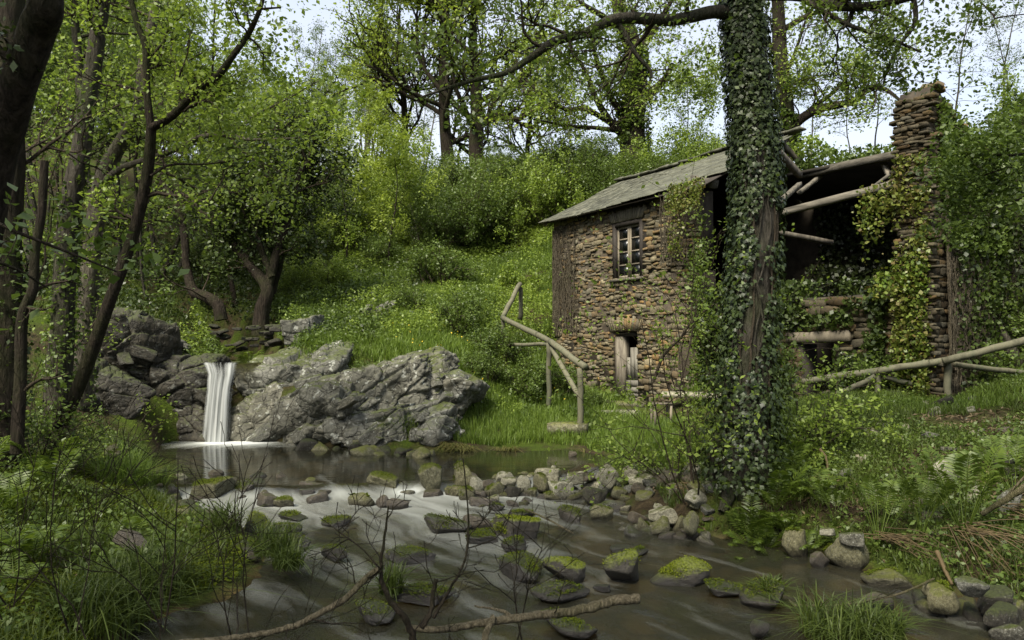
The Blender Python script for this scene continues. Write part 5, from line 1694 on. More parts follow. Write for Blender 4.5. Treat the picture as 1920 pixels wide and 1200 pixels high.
# --- the dense wood left of the meadow, things that nothing tells apart
rngt = np.random.default_rng(9)
kinds = ['wood1', 'pole', 'wood3', 'pole2', 'wood5', 'pole', 'wood2']
placed = []
def wood_band(n, px0, px1, D0, D1, s0, s1, label, group):
    c = 0; tries = 0
    while c < n and tries < 400:
        tries += 1
        D = rngt.uniform(D0, D1); px = rngt.uniform(px0, px1)
        x = at(px, 600, D)[0]
        if any((x - a) ** 2 + (D - b) ** 2 < (1.1 + D * .02) ** 2 for a, b in placed): continue
        if sdist(np.array([x]), np.array([D]), upper)[0] < .7: continue
        placed.append((x, D))
        s1_ = s1
        if px > 300:
            zt_ = 2 + (650 - rngt.uniform(70, 190)) / 1400 * D
            s1_ = min(s1, max(.35, (zt_ - gz(x, D)) / 13.0))
        kd = kinds[int(rngt.integers(len(kinds)))]
        tree(kd, px, D, rngt.uniform(min(s0, s1_ * .85), s1_), KINDW[kd] + ' ' + label, 'tree', group, lean=(rngt.normal(0, .06), rngt.normal(0, .06)))
        c += 1
wood_band(18, 60, 400, 19.5, 26, .7, .9, 'tree in the near rows of the wood behind the waterfall', 'trees in the near rows of the wood')
wood_band(24, -40, 560, 26, 40, .75, 1.05, 'tree deep in the wood behind the waterfall', 'trees deep in the wood')
wood_band(26, -80, 660, 40, 62, .85, 1.15, 'tree on the far wooded slope behind the falls', 'trees on the far slope')
wood_band(16, 350, 690, 44, 62, .5, .7, 'tree at the far edge of the wood by the meadow', 'trees at the far edge of the wood')
for k in range(26):
    D = rngt.uniform(60, 78); px = rngt.uniform(560, 800)
    tree('pale', px, D, rngt.uniform(.7, .95), 'tall bare pale trunk in the far plantation', 'tree', 'bare trunks of the far plantation')
for k in range(30):
    D = rngt.uniform(62, 90); px = rngt.uniform(-60, 560)
    tree(kinds[int(rngt.integers(7))], px, D, rngt.uniform(.6, .85) * (1 if px < 250 else .75), 'tree on the hill top line beyond the wood', 'tree', 'trees on the hill top line')
for k in range(12):
    D = rngt.uniform(48, 60); px = rngt.uniform(900, 1130)
    tree(['wood2', 'wood5'][k % 2], px, D, rngt.uniform(.28, .4), 'small tree low on the skyline behind the thicket', 'tree', 'small trees behind the thicket')

for x, y, s_, lb in [(-6.5, 1.5, .95, 'unseen leafy tree added for shade on the left bank, near the camera'), (-4.2, -3.0, 1.0, 'unseen leafy tree added for shade behind the camera on the left bank'),  (-8.5, -4.5, 1.05, 'unseen leafy tree added for shade farther behind the camera on the left')]:  # out-of-view trees added to shade the left bank and foreground
    tree_thing(TT['wood1' if s_ > .92 else 'wood3'], lb, 'tree', (x, y, gz(x, y) - .1), random.uniform(0, 6), s_)
# --- thicket on the slope behind the house
for k in range(44):
    px = rngt.uniform(800, 1130); D = rngt.uniform(29, 37)
    kk = ['mid', 'mid2', 'spring', 'dark', 'mid'][int(rngt.integers(5))]
    bush(BT[kk], px, D, rngt.uniform(.7, 1.05), {'mid': 'mid green', 'mid2': 'tall', 'spring': 'bright green', 'dark': 'dark green'}[kk] + ' tangled bush in the thicket left of the house roof', 'bushes of the thicket', rngt.uniform(.95, 1.2))
for k in range(24):
    px = rngt.uniform(580, 820); D = rngt.uniform(27.5, 40)
    bush(BT[['spring', 'spring', 'mid', 'mid2'][int(rngt.integers(4))]], px, D, rngt.uniform(.6, 1.05), 'bright green bush at the upper edge of the meadow', 'bushes at the meadow edge', rngt.uniform(1.0, 1.3))
for k in range(16):
    px = rngt.uniform(1090, 1400); D = rngt.uniform(26.5, 31)
    bush(BT[['mid', 'spring', 'mid2'][int(rngt.integers(3))]], px, D, rngt.uniform(.6, .9), 'leafy bush showing above the slate roof', 'bushes above the slate roof', .9)
for k in range(30):
    lx_, ly_ = rngt.uniform(4.5, 14), rngt.uniform(5.6, 7.6)
    p = HL + HU * lx_ + HV * ly_
    t = bush(BT[['mid', 'spring', 'lowsp', 'mid2'][int(rngt.integers(4))]], 960, 20, rngt.uniform(.4, .62), 'low leafy bush on the bank top behind the ruin', 'bushes on the bank behind the ruin', .8)
    t.location = (p[0], p[1], max(gz(p[0], p[1]) - .1, 5.6 if lx_ < 10 else 5.9))
for k in range(26):
    px = rngt.uniform(1825, 1990); D = rngt.uniform(13.0, 19)
    bush(BT[['mid', 'dark', 'spring', 'mid'][int(rngt.integers(4))]], px, D, rngt.uniform(.45, .8), 'leafy bush on the steep bank right of the ruined pier', 'bushes right of the ruin')
for k in range(20):
    px = rngt.uniform(30, 620); D = rngt.uniform(18.5, 32)
    x = at(px, 600, D)[0]
    if sdist(np.array([x]), np.array([D]), upper)[0] < .8: continue
    bush(BT[['mid', 'dark', 'lowsp', 'low', 'spring'][int(rngt.integers(5))]], px, D, rngt.uniform(.3, .6), 'undergrowth bush among the trunks of the wood', 'undergrowth bushes of the wood')
for px, D, s, k, lb in [(760, 20.5, .9, 'low', 'bramble mound on the green slope above the outcrop'), (860, 19.5, 1.1, 'low', 'broad bramble mound left of the log railing'),
                        (930, 17.8, 1.0, 'low', 'bramble bush under the log railing'), (985, 16.8, .95, 'low', 'bramble bush between railing and house corner'), (1050, 17.2, .8, 'low', 'leafy bramble against the left house corner'),
                        (1110, 17.0, .45, 'low', 'small bramble left of the stone steps'), (905, 16.6, .8, 'low', 'dark bramble behind the outcrop boulder'),
                        (640, 24, 1.2, 'lowsp', 'light fern green bush on the slope below the saplings'), (820, 25, 1.5, 'low', 'wide low bush on the upper slope'), (960, 24, 1.3, 'lowsp', 'bright low bush high on the slope by the steps'),
                        (1640, 12.9, .7, 'low', 'low bush behind the right handrail'), (1700, 12.8, .6, 'lowsp', 'light green bush at the foot of the pier')]:
    bush(BT[k], px, D, s, lb)

# --- ivy hanging over the walls of the ruin: leaf sheets laid on faces
def ivy_sheet(lab, mat, parts, lsize, seed, name='ivy', cat='ivy', twig=None, parent=None, up=.2):
    rng = np.random.default_rng(seed)
    P = []
    for (o, a, b, n, th) in parts:       # origin, two edge vectors, count, thickness (house local)
        o, a, b = map(lambda v: np.array(v, float), (o, a, b))
        u = rng.random((n, 1)); v = rng.random((n, 1))
        p = o + a * u + b * v
        nn = nrm(np.cross(a, b))
        q = fbm(p * 1.3 + seed, seed, 3)
        p = p + nn * (rng.random((n, 1)) ** .7 * th * (1 + 1.6 * q[:, None])) + rng.normal(0, .03, (n, 3))
        P.append(p[(q + rng.normal(0, .12, n)) > -.22])
    P = np.concatenate(P)
    lo = np.array(parts[0][0])
    org = np.array([HL[0] + HU[0] * lo[0] + HV[0] * lo[1], HL[1] + HU[1] * lo[0] + HV[1] * lo[1], HZ])
    Wp = np.stack([HL[0] + HU[0] * P[:, 0] + HV[0] * P[:, 1], HL[1] + HU[1] * P[:, 0] + HV[1] * P[:, 1], P[:, 2] + HZ], 1)
    G = Geo(); leaves(G, Wp, lsize, rng, up=up, asp=.8)
    o_ = link(name, G.mesh(name, M[mat], False, org), None, org)
    return tag(o_, lab, cat)
ivy_sheet('dark ivy covering the lower wall of the ruin around its doorway', 'leaf_dark',
          [((5.5, -.02, .3), (RX0 - 5.6, 0, 0), (0, 0, LZ + .4), 4200, .2), ((RX1 + .02, -.02, .2), (9.7 - RX1, 0, 0), (0, 0, LZ + .5), 6000, .25), ((5.45, .3, LZ + .1), (4.3, 0, 0), (0, .1, .95), 9500, .45)], .085, 1)
ivy_sheet('ivy painted in dark shade colour down the rear wall inside the ruin', 'leaf_shade', [((5.4, 4.5, 2.0), (5.0, 0, 0), (0, 0, 3.3), 12000, .25), ((5.5, 4.0, 2.2), (4.8, 0, 0), (0, .2, 1.0), 3500, .5)], .09, 2)
ivy_sheet('yellow green creeper covering the front edge of the tall pier', 'creeper', [((9.9, -.08, .1), (.6, 0, 0), (0, 0, 3.9), 4600, .12), ((9.9, 0, .5), (0, .7, 0), (0, 0, 3.9), 2500, -.12), ((9.4, -.05, 2.2), (.6, 0, 0), (0, 0, 2.0), 1500, .25), ((9.95, -.06, 4.0), (.5, 0, 0), (0, 0, .6), 500, .06)], .065, 3)
ivy_sheet('green ivy draped over the right side of the pier and cross wall', 'leaf_mid', [((10.47, .25, 4.0), (0, 1.3, -.9), (0, 0, 1.6), 2600, .14), ((10.5, .3, 3.0), (0, 2.1, 0), (0, 0, 1.7), 3200, .18), ((10.5, .8, .0), (0, 1.6, 0), (0, 0, 3.2), 2800, .10), ((10.5, .5, 4.3), (0, .9, -.6), (0, 0, .9), 1500, .15)], .075, 4)
ivy_sheet('green creeper matted on top of the rear wall of the ruin', 'leaf_mid', [((5.0, 4.9, 4.6), (6.0, 0, 0), (0, .5, .7), 8000, .4), ((DECK[0][0] - 1.2, DECK[0][1] + .1, DECK[0][2] + .12), (DECK[1][0] - DECK[0][0] + 1.8, 0, DECK[1][2] - DECK[0][2]), (0, 5.3 - DECK[0][1], -.3), 12000, .35)], .085, 5)
ivy_sheet('green creeper spilling over the roof ridge', 'leaf_spring', [((1.6, 2.9, 6.15), (4.6, 0, 0), (0, .9, -.3), 4200, .35), ((2.3, 2.35, 6.2), (1.6, 0, 0), (0, .5, .25), 500, .15)], .085, 6)
ivy_sheet('withered creeper hanging at the broken right end of the eave', 'creeper', [((4.9, -.34, 4.3), (1.0, 0, 0), (0, .1, .7), 1300, .16), ((4.9, -.36, 3.4), (.5, 0, 0), (0, 0, .8), 260, .12)], .055, 7)
ivy_sheet('ivy growing down the broken right edge of the house front', 'leaf_mid', [((5.25, -.03, .4), (.55, 0, 0), (0, 0, 3.9), 2000, .2)], .065, 8)
ivy_sheet('dark patchy ivy on the brown stems of the cross wall', 'leaf_dark', [((10.55, .5, .0), (0, 1.9, 0), (0, 0, 4.0), 2600, .12)], .075, 14)
ivy_sheet('dark ivy curtain on the far bank wall right of the cross wall', 'leaf_dark', [((10.6, 2.5, .2), (3, 1.2, 0), (0, 0, 4.8), 6500, .5)], .09, 10)

# dry creeper stems
def dry_stems(lab, x0, x1, y, z0, z1, n, seed, inplane='x'):
    rng = np.random.default_rng(seed)
    W = Geo()
    for k in range(n):
        a = x0 + (x1 - x0) * min(1.25, rng.random() ** 1.5 * 1.15 + rng.normal(0, .04))
        b0 = z0 + rng.uniform(0, .9) * (z1 - z0) * rng.random()
        b1 = min(z1, b0 + rng.uniform(.3, 1.0) * (z1 - z0) * (1.1 - .5 * (a - x0) / (x1 - x0)))
        m = int(max(4, (b1 - b0) / .13))
        zz_ = np.linspace(b0, b1, m)
        aa = np.clip(a + np.cumsum(rng.normal(rng.normal(0, .012), .035, m)), x0 - .02, 9e9)
        off = y - rng.uniform(0, .06, m)
        L3 = np.stack([aa, off, zz_], 1) if inplane == 'x' else np.stack([off, aa, zz_], 1)
        Wp = np.stack([HL[0] + HU[0] * L3[:, 0] + HV[0] * L3[:, 1], HL[1] + HU[1] * L3[:, 0] + HV[1] * L3[:, 1], L3[:, 2] + HZ], 1)
        tube(W, Wp, np.linspace(.010, .004, m) * rng.uniform(.6, 1.6), 3)
    c = W.arrays()[0].mean(0)
    return tag(link('dry_creeper', W.mesh('dry_creeper', M['vine_stem'], False, c), None, c), lab, 'creeper')
dry_stems('mat of dry brown creeper stems on the left corner of the house front', .02, .95, -.02, 1.7, 4.75, 190, 1)
dry_stems('bare brown creeper stems clothing the right face of the ruined cross wall', .35, 2.4, 10.62, 0, 4.0, 210, 2, 'y')
dry_stems('loose dry stems hanging from the end of the eave', 4.6, 5.4, -.3, 3.2, 4.9, 50, 3)

# ------------------------------------------------------------------ the big ivy clad tree by the stream
def hero_tree(name, label, cat, base, limbs, bark, leaf, seed, per=5, spread=.08, lsize=.06, kids=(3, 4), sproutn=6, slen=.9, trunk_sides=16, group=None, up=.06, rough=.09):
    """limbs: (list of (px,py,D), r0, r1, sprout count, name)"""
    rng = np.random.default_rng(seed)
    base = np.array(base, float)
    t = thing(name, label, cat, base, 0, group)
    A = []; tw = Geo()
    for pts, r0_, r1_, ns, nm in limbs:
        P = path([at(*p) if len(p) == 3 and p[2] > 0 else np.array(p[:3], float) for p in pts], 6)
        rad = np.linspace(r0_, r1_, len(P))
        W = Geo()
        tube(W, P, rad, trunk_sides if r0_ > .1 else 8, False, rough)
        link(nm, W.mesh(nm, M[bark], True, base), t)
        for k in range(ns):
            f = rng.uniform(.15, 1)
            i = min(len(P) - 2, int(f * (len(P) - 1)))
            T_ = nrm(P[i + 1] - P[i])
            a_ = nrm(np.cross(T_, rng.normal(size=3)))
            dd = T_ * .6 + a_ + np.array([0, 0, .15])
            sprout(tw, A, rng, P[i], dd, slen * rng.uniform(.5, 1.2), min(rad[i] * .45, .03), len(kids), dict(kids=kids, up=up, wob=.28, rmin=.0025))
    if tw.n:
        tag(link('twigs', tw.mesh('twigs', M['bark_twig'], True, base), t), kind='stuff')
    if per and A:
        G = Geo(); leaves(G, leaf_cloud(A, per, spread, rng), lsize, rng)
        tag(link('crown', G.mesh('crown', M[leaf], False, base), t), kind='stuff')
    return t
tb_ = at(1392, 900, 8.4)
tb_[2] = gz(tb_[0], tb_[1]) - .1
ivt = hero_tree('alder_tree', 'massive ivy clad tree trunk on the stream bank in front of the house', 'tree', tb_, [
    ([(1392, 930, 8.4), (1394, 860, 8.4), (1402, 700, 8.4), (1412, 520, 8.45), (1418, 380, 8.5), (1412, 240, 8.5), (1400, 100, 8.5), (1394, -20, 8.5), (1398, -160, 8.5)], .265, .17, 0, 'trunk'),
    ([(1390, 30, 8.5), (1340, 22, 8.4), (1260, 38, 8.2), (1160, 34, 8.0), (1095, 62, 7.9), (1040, 78, 7.8), (1000, 105, 7.8), (950, 136, 7.7), (890, 150, 7.7), (840, 165, 7.6), (790, 182, 7.6)], .085, .010, 12, 'limb'),
    ([(1155, 38, 8.0), (1175, 70, 8.0), (1195, 105, 8.0), (1218, 130, 8.0), (1222, 146, 8.0)], .034, .014, 3, 'limb'),
    ([(1030, 80, 7.8), (1000, 88, 7.9), (975, 98, 8.0)], .016, .008, 2, 'limb'),
    ([(1420, -10, 8.5), (1500, -8, 8.4), (1580, 12, 8.2), (1650, 8, 8.0), (1720, -8, 7.8)], .07, .04, 5, 'limb'),
    ([(1600, 14, 8.2), (1592, 38, 8.2), (1580, 54, 8.2)], .03, .012, 1, 'limb'),
    ([(1470, -20, 8.4), (1530, 12, 8.3), (1590, 46, 8.2), (1660, 70, 8.1), (1728, 98, 8.0)], .04, .012, 6, 'limb'),
    ([(1712, -10, 8.0), (1716, 40, 8.0), (1690, 80, 8.0), (1668, 120, 8.0), (1655, 160, 8.0)], .03, .008, 4, 'limb'),
    ([(1410, -60, 8.5), (1300, -90, 8.0), (1150, -70, 7.4), (1000, -60, 7.0)], .09, .03, 9, 'limb'),
    ([(1410, -100, 8.5), (1560, -120, 8.0), (1700, -80, 7.4), (1850, -60, 7.0)], .09, .03, 8, 'limb')],
    'bark_grey', 'leaf_mid', 101, per=4, spread=.07, lsize=.052, kids=(3, 4), slen=.85, trunk_sides=28, rough=.13)
# buttress roots
for k in range(5):
    a = k * 1.25 + .3
    W = Geo()
    p0 = tb_ + np.array([math.cos(a) * .22, math.sin(a) * .22, .55]); p1 = tb_ + np.array([math.cos(a) * .3, math.sin(a) * .3 + .06, .05]); p2 = tb_ + np.array([math.cos(a) * .5, math.sin(a) * .5 + .12, -.2])
    tube(W, path([p0, p1, p2], 5), np.linspace(.11, .05, 11), 10, False, .12)
    link('root', W.mesh('root', M['bark_grey'], True, tb_), ivt)

# ivy plant on that trunk: stems, single leaves, and the rest of the leaves
def ivy_leaf_unit():
    v = np.array([[0, -.5, 0], [.22, -.32, .03], [.5, -.12, -.03], [.24, .12, .04], [0, .55, -.05], [-.24, .12, .04], [-.5, -.12, -.03], [-.22, -.32, .03], [0, 0, .06]], float)
    k = np.arange(8)
    return v, np.stack([k, (k + 1) % 8, np.full(8, 8)], 1)
IVV, IVF = ivy_leaf_unit()
IVM = []
for k in range(4):
    rg = np.random.default_rng(k); g_ = Geo(); g_.add(IVV + rg.normal(0, .03, IVV.shape), None, IVF); IVM.append(g_.mesh('leaf', M['leaf_ivy']))
iv = thing('ivy_plant', 'glossy dark ivy climbing the big tree trunk by the stream', 'ivy', tb_)
rng = np.random.default_rng(55)
Tp = path([at(1392, 930, 8.4), at(1394, 860, 8.4), at(1402, 700, 8.4), at(1412, 520, 8.45), at(1418, 380, 8.5), at(1412, 240, 8.5), at(1400, 100, 8.5), at(1394, -20, 8.5), at(1398, -160, 8.5)], 10)
tz = Tp[:, 2]
def trunk_at(z):
    return np.interp(z, tz, Tp[:, 0]), np.interp(z, tz, Tp[:, 1]), np.interp(z, tz, np.linspace(.265, .17, len(tz)))
def ivy_density(z, a):
    """bare bark shows in bands on the camera side"""
    n_ = fbm(np.stack([np.cos(a) * 1.1, np.sin(a) * 1.1, z * 1.5], -1), 71, 3)
    return n_
NIV = 24000
zz_ = tb_[2] + rng.random(NIV) ** .9 * (tz[-1] - tb_[2])
aa_ = rng.uniform(0, 2 * math.pi, NIV)
dn = ivy_density(zz_, aa_)
front = np.cos(aa_ + math.pi / 2)      # 1 towards the camera
sidew = np.abs(np.cos(aa_))
keep = dn + .12 * (sidew - .3) + .10 * (zz_ < 3.2) + .18 * (zz_ > 4.2) + .3 * (zz_ < 1.6) + rng.normal(0, .06, NIV) > -.12
zz_, aa_ = zz_[keep], aa_[keep]
cx_, cy_, cr_ = trunk_at(zz_)
lay = rng.random(len(zz_)) ** 1.6 * (.10 + .18 * (zz_ < tb_[2] + 1.4)) + .02
rr2 = cr_ + lay
pos = np.stack([cx_ + np.cos(aa_) * rr2, cy_ + np.sin(aa_) * rr2, zz_], 1)
outn = np.stack([np.cos(aa_), np.sin(aa_), np.full(len(aa_), .35)], 1) + rng.normal(0, .35, (len(aa_), 3))
szs = rng.uniform(.028, .068, len(aa_))
frontness = -np.sin(aa_)
order = np.argsort(-(szs * (frontness > .1) * (zz_ < 6)))
n_single = 280
for k in order[:n_single]:
    n_ = Vector(outn[k]).normalized()
    qd = n_.to_track_quat('Z', 'Y')
    e = (qd.to_matrix() @ Matrix.Rotation(math.pi + rng.normal(0, .6), 3, 'Z')).to_euler()
    s_ = szs[k] * 1.15
    link('leaf', IVM[int(rng.integers(4))], iv, pos[k] - tb_, e, (s_, s_, s_))
rest = order[n_single:]
Nn_ = nrm(outn[rest]); D_ = np.tile([0, 0, -1.0], (len(rest), 1)) + rng.normal(0, .5, (len(rest), 3))
D_ = nrm(D_ - (D_ * Nn_).sum(1, keepdims=True) * Nn_); S_2 = np.cross(Nn_, D_)
V = pos[rest][:, None, :] + szs[rest][:, None, None] * (IVV[None, :, 0:1] * S_2[:, None, :] + IVV[None, :, 1:2] * D_[:, None, :] + IVV[None, :, 2:3] * Nn_[:, None, :])
F = (np.arange(len(rest))[:, None, None] * 9 + IVF[None]).reshape(-1, 3)
G = Geo(); G.add(V.reshape(-1, 3), None, F)
tag(link('small_leaves', G.mesh('small_leaves', M['leaf_ivy'], False, tb_), iv), kind='stuff')
for k in range(15):
    z = np.linspace(tb_[2] + rng.uniform(-.1, 1.5), tb_[2] + rng.uniform(2.5, 6), 26)
    a = -math.pi / 2 + rng.uniform(-1.7, 1.7) + np.cumsum(rng.normal(0, .10, 26))
    cx, cy, cr = trunk_at(z)
    cr = cr * 1.03 + .015
    W = Geo(); tube(W, np.stack([cx + np.cos(a) * cr, cy + np.sin(a) * cr, z], 1), rng.uniform(.005, .014), 5)
    link('stem', W.mesh('stem', M['bark_grey' if k % 3 == 0 else 'bark_twig'], True, tb_), iv)

# other trees with drawn limbs
def B(px, D, dz=-.15):
    x = at(px, 600, D)[0]
    return np.array([x, D, gz(x, D) + dz])
b = B(1190, 33)
hero_tree('oak_tree', 'thick ivy covered oak trunk rising behind the slate roof', 'oak tree', b, [
    ([(1190, 360, 33), (1188, 300, 33), (1186, 240, 33), (1192, 160, 33), (1186, 90, 33), (1165, 30, 33), (1150, -60, 33)], .68, .28, 4, 'trunk'),
    ([(1195, 190, 33), (1225, 170, 33), (1245, 150, 32.6), (1262, 120, 32)], .25, .1, 9, 'limb'),
    ([(1178, 260, 33), (1150, 235, 32.7), (1120, 190, 32.2), (1100, 140, 32), (1070, 85, 31.8)], .2, .06, 13, 'limb'),
    ([(1170, 225, 33), (1140, 170, 32.5), (1118, 110, 32.3), (1108, 60, 32)], .16, .06, 11, 'limb'),
    ([(1160, 240, 33), (1100, 205, 32), (1060, 205, 31.6), (1020, 180, 31), (985, 150, 31)], .14, .04, 11, 'limb'),
    ([(1160, 245, 33), (1120, 240, 32), (1060, 235, 31.6), (1010, 225, 31)], .12, .03, 9, 'limb'),
    ([(1195, 100, 33), (1230, 50, 33), (1260, 0, 33)], .2, .08, 9, 'limb'),
    ([(1180, 70, 33), (1130, 30, 32), (1080, 0, 32)], .2, .06, 9, 'limb')],
    'bark_dark', 'leaf_spring', 202, per=3, spread=.16, lsize=.13, kids=(3, 4), slen=2.4, trunk_sides=14)
def trunk_ivy(lab, pts, r0_, r1_, n, lsize, mat, seed, name='ivy'):
    rng = np.random.default_rng(seed)
    P = path([at(*p) for p in pts], 8)
    t = rng.random(n) * (len(P) - 1); i = t.astype(int); f = (t - i)[:, None]
    c = P[i] * (1 - f) + P[np.minimum(i + 1, len(P) - 1)] * f
    r = (r0_ + (r1_ - r0_) * t / len(P)) * (1 + .35 * rng.random(n))
    a = rng.uniform(0, 6.28, n)
    q = c + np.stack([np.cos(a) * r, np.sin(a) * r, rng.normal(0, .1, n)], 1)
    k = fbm(q * .8, seed, 3) > -.12
    G = Geo(); leaves(G, q[k], lsize, rng, asp=.85)
    o = c[0]
    tag(link(name, G.mesh(name, M[mat], False, o), None, o), lab, 'ivy')
trunk_ivy('ivy wrapped round the thick oak trunk behind the roof', [(1190, 330, 33), (1188, 300, 33), (1186, 240, 33), (1192, 160, 33), (1186, 90, 33)], .7, .5, 5200, .15, 'leaf_mid', 301)
b = B(1478, 24)
hero_tree('tree', 'dark limbed tree behind the ruin, its long branch reaching right to the pier', 'tree', b, [
    ([(1478, 300, 24), (1476, 240, 24), (1470, 170, 24), (1462, 90, 24), (1458, 0, 24), (1450, -60, 24)], .32, .16, 4, 'trunk'),
    ([(1476, 255, 24), (1500, 225, 23.8), (1540, 203, 23.5), (1600, 190, 23), (1630, 165, 22.7), (1660, 168, 22.3), (1690, 190, 22)], .17, .04, 13, 'limb'),
    ([(1480, 245, 24), (1520, 205, 24), (1560, 175, 24), (1585, 150, 24)], .1, .04, 8, 'limb'),
    ([(1590, 190, 23), (1588, 165, 23), (1586, 140, 23)], .07, .03, 5, 'limb'),
    ([(1470, 235, 24), (1462, 190, 24), (1470, 150, 24), (1490, 100, 24), (1510, 40, 24)], .1, .04, 10, 'limb'),
    ([(1465, 120, 24), (1430, 60, 24), (1400, 0, 24)], .1, .04, 6, 'limb'),
    ([(1460, 60, 24), (1540, 20, 24), (1640, 20, 23), (1720, 60, 22.5)], .1, .03, 12, 'limb')],
    'bark_dark', 'leaf_spring', 203, per=3, spread=.13, lsize=.10, kids=(3, 4), slen=1.5)
trunk_ivy('ivy on the dark limbed tree behind the ruin', [(1478, 300, 24), (1476, 240, 24), (1470, 170, 24), (1462, 90, 24)], .34, .24, 1800, .12, 'leaf_mid', 302)

# trees over the left bank
hero_tree('alder_tree', 'leaning forked alder rising from the left bank across the waterfall', 'tree', B(118, 9.2), [
    ([(112, 800, 9.2), (150, 720, 9.1), (200, 580, 8.9), (240, 470, 8.8), (268, 370, 8.7), (280, 300, 8.6), (284, 238, 8.5)], .085, .055, 2, 'trunk'),
    ([(284, 240, 8.5), (325, 215, 8.4), (368, 170, 8.3), (410, 140, 8.2), (440, 100, 8.1), (462, 70, 8.1), (478, 40, 8.0), (492, 2, 8.0), (500, -50, 8)], .05, .02, 11, 'limb'),
    ([(283, 240, 8.5), (276, 180, 8.5), (274, 130, 8.5), (272, 85, 8.5), (256, 40, 8.5), (245, -10, 8.5), (240, -60, 8.5)], .045, .03, 7, 'limb'),
    ([(398, 150, 8.3), (400, 90, 8.3), (402, 30, 8.3), (404, -20, 8.3)], .014, .008, 4, 'limb'),
    ([(478, 18, 8.0), (500, 16, 8.0), (527, 14, 8.0)], .016, .01, 1, 'limb'),
    ([(282, 330, 8.6), (320, 309, 8.7), (380, 308, 8.9), (440, 300, 9.0), (490, 285, 9.1)], .016, .006, 5, 'limb')],
    'bark_dark', 'leaf_spring', 204, per=4, spread=.09, lsize=.055, kids=(3, 4), slen=.8, trunk_sides=14)
hero_tree('alder_tree', 'straight mossy alder with a fork, second trunk from the left bank edge', 'tree', B(110, 10.2), [
    ([(104, 840, 10.2), (108, 740, 10.2), (118, 600, 10.2), (122, 500, 10.2), (130, 400, 10.2), (148, 310, 10.2), (160, 220, 10.2), (172, 140, 10.2), (184, 60, 10.2), (200, -40, 10.2)], .17, .09, 6, 'trunk'),
    ([(140, 330, 10.2), (150, 250, 10.3), (150, 150, 10.4), (142, 60, 10.4), (138, -30, 10.4)], .07, .05, 6, 'limb'),
    ([(150, 70, 10.4), (190, 62, 10.3), (250, 64, 10.2), (330, 60, 10.0)], .025, .008, 5, 'limb')],
    'bark_grey', 'leaf_spring', 205, per=4, spread=.1, lsize=.06, kids=(3, 4), slen=1.1, trunk_sides=16)
hero_tree('alder_tree', 'grey alder behind the forked one, with a long pale branch to the right', 'tree', B(170, 11.6), [
    ([(150, 760, 11.6), (160, 640, 11.6), (172, 480, 11.6), (190, 350, 11.6), (215, 290, 11.6), (245, 240, 11.5), (262, 200, 11.4), (270, 120, 11.4), (290, 20, 11.4), (296, -40, 11.4)], .16, .06, 6, 'trunk'),
    ([(192, 345, 11.6), (230, 315, 11.3), (290, 295, 11), (340, 275, 10.8), (380, 256, 10.6), (430, 253, 10.4), (470, 262, 10.2), (555, 260, 10)], .06, .018, 13, 'limb'),
    ([(430, 253, 10.4), (480, 215, 10.2), (530, 190, 10.0), (600, 150, 9.8)], .02, .006, 7, 'limb'),
    ([(190, 440, 11.6), (120, 380, 11.2), (60, 330, 11)], .05, .02, 5, 'limb')],
    'bark_pale', 'leaf_spring', 206, per=4, spread=.11, lsize=.065, kids=(3, 4), slen=1.3, trunk_sides=16)
hero_tree('alder_tree', 'black leaning trunk in the top left corner', 'tree', (at(-120, 600, 4.6)[0], 4.6, .6), [
    ([(-90, 900, 4.6), (-60, 600, 4.5), (-15, 330, 4.4), (14, 230, 4.3), (32, 160, 4.2), (52, 105, 4.15), (70, 55, 4.1), (86, 10, 4.0), (80, -60, 4.0)], .115, .085, 2, 'trunk'),
    ([(5, 130, 4.4), (60, 90, 4.4), (-40, 240, 4.5)], .02, .02, 0, 'limb')],
    'bark_dark', 'leaf_dark', 207, per=3, spread=.06, lsize=.045, kids=(2, 3), slen=.5, trunk_sides=20)
hero_tree('alder_tree', 'thick shaded trunk behind the black one at the left border', 'tree', B(15, 8.6), [
    ([(10, 900, 8.6), (6, 760, 8.6), (14, 600, 8.6), (10, 450, 8.6), (18, 300, 8.6), (14, 150, 8.6), (20, 0, 8.6), (24, -60, 8.6)], .2, .14, 4, 'trunk')],
    'bark_dark', 'leaf_mid', 208, per=4, spread=.1, lsize=.06, kids=(3, 4), slen=1.2, trunk_sides=16)
hero_tree('dead_tree', 'dark broken stem standing between the left trunks', 'dead tree', B(40, 7.8), [
    ([(32, 850, 7.8), (38, 720, 7.8), (42, 600, 7.8), (62, 540, 7.8), (66, 470, 7.8), (78, 400, 7.8), (84, 302, 7.8)], .065, .04, 3, 'trunk')],
    'bark_dark', 'leaf_mid', 209, per=2, spread=.08, lsize=.05, kids=(2,), slen=.5, trunk_sides=12)
hero_tree('alder_tree', 'twisted mossy trunk bending low over the bank above the falls', 'tree', at(415, 600, 19.5), [
    ([(415, 600, 19.5), (408, 572, 19.5), (385, 556, 19.6), (362, 545, 19.8), (350, 500, 20), (345, 440, 20), (330, 380, 20.3), (300, 340, 20.6)], .17, .07, 5, 'trunk')],
    'bark_dark', 'leaf_mid', 210, per=4, spread=.14, lsize=.09, kids=(3, 4), slen=1.3)
